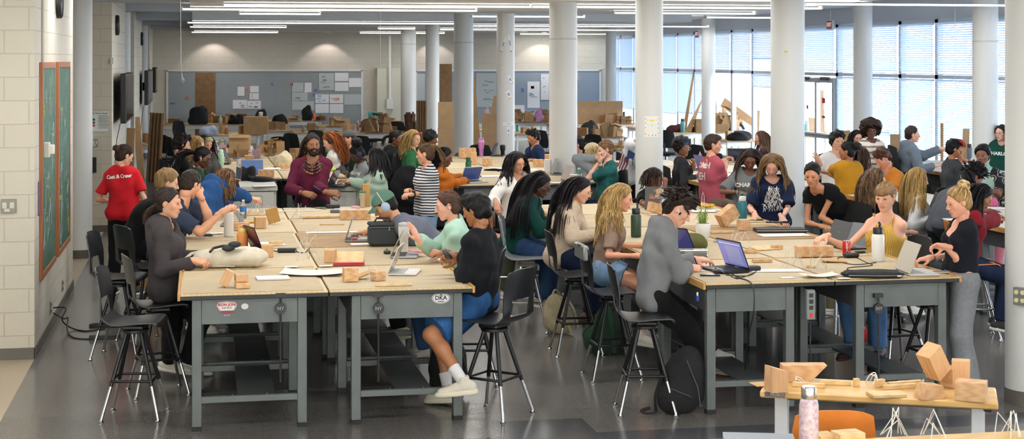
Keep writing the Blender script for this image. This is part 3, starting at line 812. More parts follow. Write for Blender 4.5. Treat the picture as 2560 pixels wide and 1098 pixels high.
SHOES={}
def shoe_meshes(kind,fine):
 key=(kind,fine)
 if key in SHOES:return SHOES[key]
 up=[cone((-.045,0,.05),(.05,0,.045),.038,.036,.03),cone((.05,0,.045),(.16,.004,.032),.038,.027,.03),ell((.13,0,.03),(.06,.043,.026)),ell((-.045,0,.05),(.045,.036,.042)),cone((0,0,.07),(-.005,0,.115 if kind!='high' else .15),.042,.04,.02)]
 up+=[plane((0,0,.018),(0,0,1))]
 up+=[cone((-.004,0,.10),(-.004,0,.25),.034,.034,0,'-')]if kind!='sock' else[]
 t=.036 if kind=='chunky' else .026
 so=[ell((-.04,0,.012),(.058,.044,.05),k=.03),ell((.12,0,.012),(.09,.05,.05),k=.05),ell((.04,0,.012),(.09,.04,.05),k=.05),plane((0,0,0),(0,0,1)),plane((0,0,t),(0,0,-1))]
 h=.006 if fine else .009
 SHOES[key]=(field_mesh(up,h),field_mesh(so,h));return SHOES[key]
SKINS={}
def skin(col,lip=None):
 if col in SKINS:return SKINS[col]
 m,nt,b=newmat('skin');L=nt.links;c=lin(col)
 at=nd(nt,'ShaderNodeAttribute',attribute_name='lip');mx=nd(nt,'ShaderNodeMix',data_type='RGBA')
 lum=c[0]*.3+c[1]*.6+c[2]*.1
 lc=(min(1,c[0]*.72),c[1]*.4,c[2]*.42,1)
 n=nd(nt,'ShaderNodeTexNoise',Scale=28,Detail=3);tc=nd(nt,'ShaderNodeTexCoord');L.new(tc.outputs['Object'],n.inputs['Vector'])
 m0=nd(nt,'ShaderNodeMix',data_type='RGBA');m0.inputs[6].default_value=(c[0]*1.02,c[1]*.9,c[2]*.86,1);m0.inputs[7].default_value=(min(1,c[0]*1.04),min(1,c[1]*1.04),min(1,c[2]*1.04),1)
 L.new(n.outputs['Fac'],m0.inputs['Factor']);L.new(at.outputs['Fac'],mx.inputs['Factor']);L.new(m0.outputs[2],mx.inputs[6]);mx.inputs[7].default_value=lc
 L.new(mx.outputs[2],b.inputs['Base Color']);b.inputs['Roughness'].default_value=.5
 b.inputs['Subsurface Weight'].default_value=.12;b.inputs['Subsurface Radius'].default_value=(.012,.005,.003);b.inputs['Subsurface Scale'].default_value=.6
 SKINS[col]=m;return m
HAIRM={}
def hairmats(cols):
 out=[]
 for c in cols:
  if c not in HAIRM:
   HAIRM[c]=M(c,.5,var=.4,vs=14,bump=.4,bs=45,stretch=(3.0,3.0,.5),spec=.22)
  out.append(HAIRM[c])
 return out
def xf(V,o,Rm,s=1.0):return(V*s)@Rm.T+o
def frame(x,zhint):
 x=unit(x);y=unit(np.cross(zhint,x));z=np.cross(x,y)
 return np.stack([x,y,z],1)
def ik(a,t,l1,l2,pole):
 v=t-a;D=np.linalg.norm(v);mxl=(l1+l2)*.995
 if D>mxl:t=a+v/D*mxl;D=mxl
 if D<abs(l1-l2)+.02:D=abs(l1-l2)+.02;t=a+unit(v)*D
 u=unit(t-a);x=(l1*l1-l2*l2+D*D)/(2*D);hgt=math.sqrt(max(l1*l1-x*x,0))
 pl=pole-u*(pole@u);return a+u*x+unit(pl)*hgt,t
EYEW=M('#cfc7c2',.35)
EYED={c:M(c,.2)for c in('#2a1a10','#4a5f73','#5a4630')}
def wpt(t,L=None):
 if len(t)==3:return np.array(P(*t))if t[2]<2.6 else np.array(PD(*t))
 return None
PEOPLE={}
def person(key,label,hp,d,yaw,hyaw=None,pitch=12,roll=0,seat=None,k=None,sex='f',fat=1.0,skinc='#d9a98c',hair=None,hairc=('#3a2a20',),top=None,bottom=None,shoes='#e8e6e0',shoek='low',aL=None,aR=None,hL='relax',hR='relax',lean=None,twist=0,eye='#2a1a10',closed=None,legs=True,extras=(),dx=0,poleL=None,poleR=None,pelv=None,spread=.12,foot=None,bend=.0,face=None,fwdlean=None):
 fine=d<17
 H=np.array(PD(hp[0],hp[1],d))
 hyaw=yaw if hyaw is None else hyaw
 if closed is None:closed=pitch>26
 ya=math.radians(yaw)+PI/2-TH+PI/2
 ya=cyaw(yaw)+PI/2;fw=V3(math.cos(ya),math.sin(ya),0);rt=V3(math.sin(ya),-math.cos(ya),0);up=V3(0,0,1)
 yh=cyaw(hyaw)+PI/2;hf=V3(math.cos(yh),math.sin(yh),0)
 pt=math.radians(pitch);rl=math.radians(roll)
 hfw=hf*math.cos(pt)-up*math.sin(pt);hup=hf*math.sin(pt)+up*math.cos(pt);hrt=np.cross(hfw,hup)
 hup,hrt=hup*math.cos(rl)+hrt*math.sin(rl),hrt*math.cos(rl)-hup*math.sin(rl)
 Rh=np.stack([hrt,hfw,hup],1)
 if k is None:k=(H[2]/1.585 if seat is None else(.97 if sex=='f' else 1.04))
 SL_=.655*k
 pz=.93*k if seat is None else seat+.10*k
 if pelv is not None:
  Pv=wpt(pelv);pz=Pv[2]
 else:
  dz=min(H[2]-pz,SL_)
  if seat is not None and H[2]-pz>SL_:k=(H[2]-seat)/.755;SL_=.655*k;pz=seat+.10*k;dz=H[2]-pz
  lf=math.sqrt(max(SL_**2-dz**2,0));
  if seat is None and lean is None:lf=.02
  ld=fw if fwdlean is None else V3(math.cos(cyaw(fwdlean)+PI/2),math.sin(cyaw(fwdlean)+PI/2),0)
  Pv=H-ld*max(lf,.02)+rt*dx;Pv[2]=pz
 hs=.96*k if k<1.02 else .98
 spn=unit(H-Pv)
 nd_=unit(hup*.55+spn*.45+up*.25-hf*.0)
 N=H-nd_*.165*k-hfw*.01
 B1=Pv+up*.17*k+spn*.06-fw*bend
 def sp(t):return(1-t)**2*Pv+2*t*(1-t)*B1+t*t*N
 s1,s2,s3=sp(.33),sp(.66),sp(.9)
 up0=unit(s1-Pv);up2=unit(N-s2)
 tw=math.radians(twist);sr0=rt*math.cos(tw)+fw*math.sin(tw)
 sr=unit(sr0-up2*(sr0@up2));pr=unit(rt-up0*(rt@up0));mr=unit(sr+pr)
 cf=unit(np.cross(up2,sr));pf=unit(np.cross(up0,pr))
 g=k*fat;fm_=sex=='f'
 sw=(.142 if fm_ else .163)*k*(1+.25*(fat-1))
 tor=[]
 for s in(-1,1):
  hp_,wp_,cp_,up_=Pv+pr*s*.08*k-up0*.0,s1+mr*s*.05*g,s2+sr*s*.065*k,s3+sr*s*.075*k-cf*.01
  rh,rw,rc,ru=(.108 if fm_ else .102)*g,(.084 if fm_ else .092)*g,(.088 if fm_ else .1)*g,.066*k
  tor+=[cone(hp_,wp_,rh,rw,.06*k),cone(wp_,cp_,rw,rc,.06*k),cone(cp_,up_,rc,ru,.06*k)]
  if fm_:tor.append(ell(s2+sr*s*.066*k+cf*.066*g+up2*.01,V3(.052,.052,.055)*g,k=.05))
 if fat>1.12:tor.append(ell(s1+pf*.07*g-up0*.02,V3(.13,.13,.13)*g,k=.06))
 sh={s:s3+sr*s*sw-up2*.02*k for s in(-1,1)}
 trap=[cone(N+nd_*.022*k-cf*.012,sh[s]+up2*.004*k,.036*k,.038*k,.035)for s in(-1,1)]
 neck=[cone(N-up2*.03,H-hup*.07*hs-hfw*.025*hs,(.046 if fm_ else .058)*k,(.042 if fm_ else .053)*k,.03)]
 L1,L2=.285*k,.255*k
 arms={}
 for s,tg,pole in((-1,aL,poleL),(1,aR,poleR)):
  if tg is None:T_=sh[s]+fw*.06*k+rt*s*.05-up*.50*k if seat is None else Pv+fw*.36*k+rt*s*.14+up*.16
  elif len(tg)==4:T_=sh[s]+fw*tg[0]+rt*s*tg[1]+up*tg[2]
  else:T_=wpt(tg)
  pl=V3(0,0,-1)*.8+rt*s*.55-fw*.35 if pole is None else fw*pole[0]+rt*s*pole[1]+up*pole[2]
  E,T_=ik(sh[s],T_,L1,L2,pl);arms[s]=(sh[s],E,T_)
 am=(.9 if fm_ else 1.05)*g
 armp={s:[ell(a[0],V3(.045,.045,.045)*am,k=.035),cone(a[0],a[1],.043*am,.035*am,.03),cone(a[1],a[1]+(a[2]-a[1])*.3,.035*am,.037*am,.02),cone(a[1]+(a[2]-a[1])*.3,a[2],.037*am,.024*am,.02)]for s,a in arms.items()}
 T1,T2=.43*k,.42*k;leg={}
 for s in(-1,1):
  hj=Pv+pr*s*.085*k
  if foot and s in foot:A=wpt(foot[s])
  elif seat is None:A=V3(*(Pv[:2]+rt[:2]*s*spread-fw[:2]*.02),.09*k)
  else:A=Pv+fw*.33*k+rt*s*spread;A[2]=max(.1*k,seat-.44*k)
  kn,A=ik(hj,A,T1,T2,fw*1.0+up*(.5 if seat is not None else .1)+rt*s*.15);leg[s]=(hj,kn,A)
 legp={s:[cone(a[0],a[1],.088*g,.06*g,.05),cone(a[1],a[1]+(a[2]-a[1])*.3-fw*.01,.058*g,.058*g,.03),cone(a[1]+(a[2]-a[1])*.3-fw*.01,a[2],.056*g,.036*g,.03)]for s,a in leg.items()}
 root=thing('person',label,'person',(Pv[0],Pv[1],0))
 O=V3(Pv[0],Pv[1],0)
 h=.0105 if d<14.6 else(.0135 if d<19.5 else .018)
 def emit(name,VQ,mats,mi=None,parent=root,attr=None,shift=True):
  Vv,Qq=VQ
  return link(name,np_mesh(name,Vv-O if shift else Vv,Qq,mats,mi,attr=attr),parent)
 pr_=tor+trap+neck
 for s in(-1,1):pr_=pr_+armp[s]+(legp[s]if legs else[])
 VQs=[field_mesh(pr_,h*1.1,off=-.004)]
 hv,hq,lip=head_mesh(face or sex,fine);VQs.append((xf(hv,H,Rh,hs),hq))
 hands={}
 for s,pose in((-1,hL),(1,hR)):
  a=arms[s];fd=unit(a[2]-a[1])
  if isinstance(pose,tuple):pose,hd,pn=pose[0],pose[1],pose[2]
  else:hd,pn=None,None
  if hd is None:
   dirv=unit(fd*.8+V3(fd[0],fd[1],0)*.5)if pose in('type','flat','relax','pen','grip','pinch')else fd
  else:dirv=unit(fw*hd[0]+rt*s*hd[1]+up*hd[2])
  pnv=(up*1.0+fw*.15+rt*s*.2)if pn is None else fw*pn[0]+rt*s*pn[1]+up*pn[2]
  if abs(unit(pnv)@dirv)>.95:pnv=fw+rt*.3
  Rr=frame(dirv,pnv)
  vv,qq=hand_mesh(pose,s>0,fine);VQs.append((xf(vv,a[2],Rr,k*(.95 if fm_ else 1.05)),qq));hands[s]=(a[2],Rr)
 nv=np.cumsum([0]+[len(v)for v,q in VQs])
 at=np.zeros(nv[-1]);at[nv[1]:nv[2]]=lip
 Vb=np.concatenate([v for v,q in VQs]);Qb=np.concatenate([q+nv[i]for i,(v,q)in enumerate(VQs)])
 body=emit('body',(Vb,Qb),[skin(skinc)],attr=at)
 hm=Matrix(np.vstack([np.hstack([Rh*hs,(H-O)[:,None]]),[0,0,0,1]]).tolist())
 def headpart(name,mb,mats,parent=root,ang=50):
  o=mb.build(name,mats,parent,ang=ang);o.matrix_local=hm;return o
 if d<27:
  op=.0026 if closed else .0056
  for s in(-1,1):
   e=MB()
   e.mat(0).ball((s*.0315,.0835 if not closed else .082,.001 if not closed else-.003),(.0125,.0065,op),10,8)
   if not closed:e.mat(1).ball((s*.0315,.0885,.0008),(.0058,.0042,.0058),10,6);e.tube([(s*.0185,.0855,.003),(s*.026,.0915,.0068),(s*.036,.0905,.0066),(s*.0455,.082,.002)],[.0012,.0018,.002,.0014],5)
   else:e.mat(1).tube([(s*.02,.0885,-.0045),(s*.031,.0905,-.006),(s*.043,.086,-.0045)],.0016,5)
   headpart('eye',e,[EYEW if not closed else skin(skinc),EYED[eye]])
  for s in(-1,1):
   e=MB();e.tube([(s*.014,.0885,.022),(s*.026,.0885,.0265),(s*.038,.083,.027),(s*.048,.073,.022)],[.0030,.0036,.003,.0016],6,flat=.8)
   headpart('eyebrow',e,hairmats([hairc[0]])[0])
 ctx=dict(H=H,Rh=Rh,hs=hs,O=O,root=root,N=N,fw=fw,rt=rt,up=up,k=k,d=d,fine=fine,s2=s2,s3=s3,s1=s1,cf=cf,sr=sr,up2=up2,up0=up0,pf=pf,Pv=Pv,sh=sh,arms=arms,leg=leg,hands=hands,emit=emit,headpart=headpart,skinc=skinc,hfw=hfw,hup=hup,hrt=hrt,hairc=hairc,g=g,sex=sex,label=label,tor=tor)
 PEOPLE[key]=ctx
 if top:
  nm,mt,sl,o_=top[0],top[1],top[2],top[3];opt=top[4]if len(top)>4 else{}
  q=[t for t in tor]
  hem=opt.get('hem',-.08)
  pl0=Pv+up0*hem*k if hem<=.12 else sp(hem)
  q.append(plane(pl0,up0+(pf*.15 if hem<0 else 0)))
  nk=opt.get('neck','crew')
  if nk!='tank':q+=[('c',*t[1:5],.05,'+')for t in trap]
  if nk=='crew':q+=[cone(N-up2*.0-cf*-.012,N+nd_*.2*k,.056*k,.08,.01,'-')]
  elif nk=='v':q+=[cone(N-up2*.0+cf*.02,N+nd_*.2*k,.058*k,.08,.01,'-'),cone(N+cf*.08+up2*.03,N+cf*.12-up2*.10,.045,.012,.01,'-')]
  elif nk=='scoop':q+=[cone(N+cf*.02,N+nd_*.2*k,.075*k,.1,.01,'-'),ell(N+cf*.095-up2*.03,V3(.078,.085,.078)*k,k=.012,op='-')]
  elif nk=='tank':q+=[cone(N+cf*.01,N+nd_*.2*k,.084*k,.1,.01,'-'),ell(N+cf*.06-up2*.0,V3(.07,.07,.07)*k,k=.012,op='-'),ell(sh[-1]+up2*.0-sr*.012,V3(.085,.11,.09)*k,k=.01,op='-'),ell(sh[1]+up2*.0+sr*.012,V3(.085,.11,.09)*k,k=.01,op='-')]
  elif nk=='turtle':q+=[cone(N-up2*.02,N+nd_*.07*k,.054*k,.05*k,.02)]
  for s in(-1,1):
   a,E,T_=arms[s];ez=opt.get('ez',1.0)
   if sl=='n':continue
   q.append(ell(a,V3(.046,.046,.046)*am,k=.05))
   if sl=='s':q.append(ccone(a,a+(E-a)*opt.get('sl',.62),.047*am*ez,.052*am*ez,.016))
   else:
    q.append(cone(a,E,.045*am*ez,.04*am*ez,.014));fr=opt.get('sl',.93);
    q.append(ccone(E,E+(T_-E)*fr,.041*am*ez,.03*am*ez,.016))
  if opt.get('hood'):q+=[ell(N-cf*.055+up2*.01,V3(.115,.078,.05)*k,np.stack([sr,cf,up2],1),.02),ell(N-cf*.085-up2*.07,V3(.1,.05,.09)*k,np.stack([sr,cf,up2],1),.05)]
  wr=opt.get('wr',.0058)
  top_o=emit(nm,field_mesh(q,h,noise=(wr,34,hash(key)%999 if isinstance(key,int)else sum(map(ord,key))),off=o_),mt if isinstance(mt,list)else[mt])
  ctx['top']=top_o
 if bottom:
  nm,mt,ln,o_=bottom[0],bottom[1],bottom[2],bottom[3];opt=bottom[4]if len(bottom)>4 else{}
  q=[]
  for s in(-1,1):q.append(cone(Pv+pr*s*.076*k,Pv+(s1-Pv)*.55+pr*s*.056*k,.095*g,.08*g,.05))
  q.append(plane(Pv+up0*opt.get('rise',.09)*k,-up0))
  for s in(-1,1):
   a,K_,A_=leg[s];fl=opt.get('flare',1.0)
   if ln<1:q.append(ccone(a,a+(K_-a)*ln,.092*g,.085*g*fl,.05))
   else:
    q+=[cone(a,K_,.085*g,.066*g,.035),ccone(K_,K_+(A_-K_)*(ln-1),.064*g,.055*g*fl,.04)]
  ctx['bottom']=emit(nm,field_mesh(q,h*1.1,noise=(.004,26,7),off=o_),[mt]if not isinstance(mt,list)else mt)
 if shoes and legs:
  (uv,uq),(sv,sq)=shoe_meshes(shoek,d<15)
  for s in(-1,1):
   a,K_,A_=leg[s];sd=unit(A_-K_)
   tdir=unit(fw*1.0+(rt*s*.18)-up*(.0 if seat is None else .12));Rr=frame(tdir,V3(0,0,1))
   o0=A_-Rr[:,2]*.09*k
   cols=shoes if isinstance(shoes,tuple)else(shoes,'#dedbd2')
   so=emit('shoe',(xf(uv,o0,Rr,k),uq),[M(cols[0],.7,bump=.15,bs=90)])
   emit('sole',(xf(sv,o0,Rr,k),sq),[M(cols[1],.6)],parent=so)
 if hair:HAIRFN(ctx,hair)
 for x in extras:EXTRA(ctx,x)
 return root
def strands(ctx,roots,n_steps,length,rad,gravity=.35,wav=0,wfreq=9,mats=1,first=None,out=.012,taper=.45,sides=5,bead=0,flat=1.0,stiff=0,seed=3,lenvar=.15,mb=None):
 rs=np.random.RandomState(seed);H,Rh,hs=ctx['H'],ctx['Rh'],ctx['hs']
 mb=mb or MB();O=ctx['O']
 caps=[(ctx['N']-ctx['up2']*.12,ctx['H']-ctx['hup']*.06,.062*ctx['k'])]
 for s in(-1,1):
  caps.append((ctx['N'],ctx['sh'][s],.072*ctx['k']));caps.append((ctx['arms'][s][0],ctx['arms'][s][1],.066*ctx['k']))
  caps.append((ctx['s3']+ctx['sr']*s*.07,ctx['s1']+ctx['sr']*s*.05,.118*ctx['g']))
  if ctx['sex']=='f':caps.append((ctx['s2']+ctx['sr']*s*.07+ctx['cf']*.07,ctx['s2']+ctx['sr']*s*.07+ctx['cf']*.075,.066*ctx['g']))
 R_=V3(.077,.1,.094)
 for(rl_,dl)in roots:
  p=H+Rh@(V3(rl_)*hs);dr=Rh@unit(V3(dl));pts=[p.copy()];L_=length*rs.uniform(1-lenvar,1+lenvar*.5);st=L_/n_steps
  ph=rs.uniform(0,6.28)
  for i in range(n_steps):
   dr=unit(dr*(1-gravity)+V3(0,0,-1)*gravity)
   p=p+dr*st
   q=(Rh.T@(p-H))/hs
   e=(q-V3(0,-.012,.024))/(R_+out)
   l=np.linalg.norm(e)
   if l<1 and q[2]>-.11:q=V3(0,-.012,.024)+(R_+out)*e/max(l,.05);p=H+Rh@(q*hs)
   if q[1]>.045 and abs(q[0])<.066 and-.13<q[2]<.06:
    q[0]=math.copysign(.068,q[0]if abs(q[0])>.002 else(rl_[0]or .1));q[1]=min(q[1],.075);p=H+Rh@(q*hs)
   for a,b,r in caps:
    ab=b-a;t=np.clip(((p-a)@ab)/max(ab@ab,1e-9),0,1);c=a+ab*t;v=p-c;D=np.linalg.norm(v)
    if D<r+rad*.6:p=c+unit(v)*(r+rad*.6)
   dr=unit(p-pts[-1])
   pts.append(p.copy())
  if wav:
   for i in range(1,len(pts)):
    a_=ph+i*st*wfreq*6.28
    pts[i]=pts[i]+(ctx['hrt']*math.cos(a_)+ctx['hfw']*math.sin(a_))*wav*min(1,i/2)
  m=len(pts)
  rr=[rad*ctx['hs']*(1-taper*(i/(m-1))**1.5)*(1+bead*(1 if i%2 else-1))for i in range(m)]
  mb.mat(rs.randint(mats)).tube([Vector(q-O)for q in pts],rr,sides,flat=flat)
 return mb
def scalp_roots(n,seed=1,ymax=.075,zmin=-.03,front=1.0,part=0.0,back=True):
 rs=np.random.RandomState(seed);out=[]
 while len(out)<n:
  v=rs.normal(size=3);v=unit(v)
  q=V3(0,-.014,.028)+V3(.079,.1,.094)*v
  if q[2]<zmin or .85*(q[1]-.062)-.52*(q[2]-.06)>0:continue
  sx=(1 if q[0]>=part else-1)
  d=V3(sx*(.6+.4*abs(v[0])),-.25-.5*max(0,-v[1])+(.05 if q[1]>.03 else 0),.15 if abs(q[0]-part)<.03 else-.3)
  out.append((q,d))
 return out
def shell(ctx,t=.014,amp=.003,fr=60,cut=(.062,.06),extra=(),ears=True,bang=0,key='h',name='hair',mats=None,low=0,wide=0):
 p=[ell((0,-.014,.03),(.077+t+wide,.098+t,.091+t)),ell((0,-.045,-.035),(.064+t*.6+wide,.058+t*.7,.06),k=.03)]
 if bang:p+=[ell((0,.06,.055),(.06,.045,.045),k=.02)]
 p+=list(extra)
 pl=('p',V3(0,cut[0],cut[1]),unit(V3(0,-.85,.52)),0,0,0,'p')
 seq=p[:2]+[pl]+p[2:]
 if low:seq=[ell((0,-.03,-.06),(.07+t*.6,.06+t*.5,.09),k=.03)]+seq
 if ears:
  for s in(-1,1):seq.append(ell((s*.088,.004,-.010),(.026,.022,.032),k=.006,op='-'))
 V,Q=field_mesh(seq,.0065 if ctx['fine']else .009,noise=(amp,fr,sum(map(ord,key)))if amp else None)
 o=ctx['emit'](name,(xf(V,ctx['H'],ctx['Rh'],ctx['hs']),Q),mats or hairmats(ctx['hairc'])[:1])
 return o
def hairchild(ctx,mb,mats,parent,name):
 return mb.build(name,mats,parent,ang=60)
def HAIRFN(ctx,st):
 hm=hairmats(ctx['hairc']);nm=len(hm);n=1.0 if ctx['d']<17 else .6
 opt=st[1]if isinstance(st,tuple)else{};st=st[0]if isinstance(st,tuple)else st
 sd=sum(map(ord,ctx['label']))%9999
 L_=opt.get('len',.42)
 if st=='short':return shell(ctx,opt.get('t',.012),.004,90,cut=opt.get('cut',(.062,.062)),key=ctx['label'],mats=hm[:1],extra=opt.get('extra',()))
 if st=='curly':
  ex=[ell((0,.03,.10),(.075,.07,.045),k=.03)]
  o=shell(ctx,.02,.012,85,cut=(.066,.058),extra=ex,key=ctx['label'],mats=hm[:1])
  if not ctx['fine']:return o
  rt_=scalp_roots(int(90*n),sd,zmin=.03);mb=strands(ctx,[(q,unit(q)*.3+unit(np.cross(unit(q),unit(NR.normal(size=3)))))for q,d in rt_]*2,7,.065,.0075,gravity=.06,wav=.008,wfreq=22,mats=nm,out=.02,seed=sd)
  hairchild(ctx,mb,hm,o,'curls');return o
 if st=='afro':
  r=opt.get('r',.135)
  p=[ell((0,-.03,.045),(r,r*.98,r*.92)),('p',V3(0,.055,.03),unit(V3(0,-.75,.66)),0,0,0,'p')]
  V,Q=field_mesh(p,.008,noise=(.013,95,sd));o=ctx['emit']('hair',(xf(V,ctx['H'],ctx['Rh'],ctx['hs']),Q),hm[:1])
  if not ctx['fine']:return o
  rs=np.random.RandomState(sd);roots=[]
  while len(roots)<int(230*n):
   v=unit(rs.normal(size=3))
   if v[2]>-.5 and .75*(v[1]*r-.085)-.66*(v[2]*r+.015)<-.01:roots.append((V3(0,-.03,.045)+v*r*.93,v))
  mb=strands(ctx,roots,4,.034,.0085,gravity=.05,wav=.009,wfreq=40,mats=nm,out=0,seed=sd);hairchild(ctx,mb,hm,o,'curls');return o
 if st in('long','wavy','braids','dreads','locs'):
  thin=st in('braids','dreads','locs')
  o=shell(ctx,.012,.003,80,ears=False,key=ctx['label'],mats=hm[:1],low=0 if opt.get('nolow')else 1)
  fine=ctx['fine'];k_=int(opt.get('n',230)*1.7)if fine and not thin else int(opt.get('n',230 if not thin else 120)*(n if thin else .95))
  rt_=scalp_roots(k_,sd,part=opt.get('part',0),zmin=-.06)
  if opt.get('back'):rt_=[(q,V3(d[0]*.35,-1.0,d[2]))for q,d in rt_ if q[1]<.035]
  if opt.get('side'):rt_=[(q,V3(opt['side'],d[1],d[2]))for q,d in rt_]
  mb=strands(ctx,rt_,11 if ctx['d']<18 else 8,L_,.0066 if thin else opt.get('r',.0066 if fine else .0085),gravity=opt.get('g',.33),wav=(.007 if st=='wavy' else opt.get('wav',0)),wfreq=opt.get('wf',7),mats=nm,out=opt.get('out',.014),taper=.25 if thin else .5,bead=.12 if thin else 0,seed=sd,flat=1.0 if thin else .6,lenvar=opt.get('lv',.15))
  hairchild(ctx,mb,hm,o,'locks' if thin else 'strands');return o
 if st in('pony','bun','lowbun'):
  tie=V3(opt.get('tie',(0,-.12,.03)))
  o=shell(ctx,.009,.0018,120,key=ctx['label'],mats=hm[:1],bang=opt.get('bang',0),cut=opt.get('cut',(.06,.06)))
  mb=MB();rs=np.random.RandomState(sd)
  if st=='pony':
   roots=[(tie+rs.normal(size=3)*.008,V3(rs.normal()*.2,-1,.35+rs.normal()*.2))for i in range(int(26*n))]
   strands(ctx,roots,9,L_,.010,gravity=.3,wav=opt.get('wav',.004),wfreq=opt.get('wf',6),mats=nm,out=.016,taper=.7,seed=sd,mb=mb)
   hairchild(ctx,mb,hm,o,'ponytail')
  else:
   r=opt.get('r',.045);V,Q=field_mesh([ell(tie+unit(tie)*r*.5,(r*1.1,r,r*.95))],.006,noise=(.006,130,sd))
   b=ctx['emit']('bun',(xf(V,ctx['H'],ctx['Rh'],ctx['hs']),Q),hm[-1:],parent=o)
   for i in range(int(22*n)):
    a=rs.uniform(0,6.28);b_=rs.uniform(-.6,.6);c=tie+unit(tie)*r*.5;pts=[]
    u1=unit(np.cross(unit(tie),V3(1,.2,.3)));u2=np.cross(unit(tie),u1)
    for j in range(6):
     t=a+j*.32;q=c+(u1*math.cos(t)+u2*math.sin(t))*r*1.0*math.cos(b_)+unit(tie)*r*math.sin(b_)
     pts.append(Vector(ctx['H']+ctx['Rh']@(q*ctx['hs'])-ctx['O']))
    mb.mat(rs.randint(nm)).tube(pts,.006,5)
   hairchild(ctx,mb,hm,o,'coil')
  if nm>1 or ctx['fine']:
   mc=MB()
   for q,d in scalp_roots(int(60*n),sd+5,zmin=-.05):
    pts=[]
    for j in range(6):
     t=j/5*.92;w_=q*(1-t)+tie*t;e=(w_-V3(0,-.014,.03));e=e/np.linalg.norm(e/V3(.088,.109,.102));pts.append(Vector(ctx['H']+ctx['Rh']@((V3(0,-.014,.03)+e)*ctx['hs'])-ctx['O']))
    mc.mat(rs.randint(nm)).tube(pts,.0042,4,flat=.7)
   hairchild(ctx,mc,hm,o,'strands')
  return o
 if st=='capbase':return shell(ctx,.006,.002,90,key=ctx['label'],mats=hm[:1])
def arcpts(c,r,a0,a1,n,u,v):return[Vector(c)+Vector(u)*r*math.cos(a0+(a1-a0)*i/n)+Vector(v)*r*math.sin(a0+(a1-a0)*i/n)for i in range(n+1)]
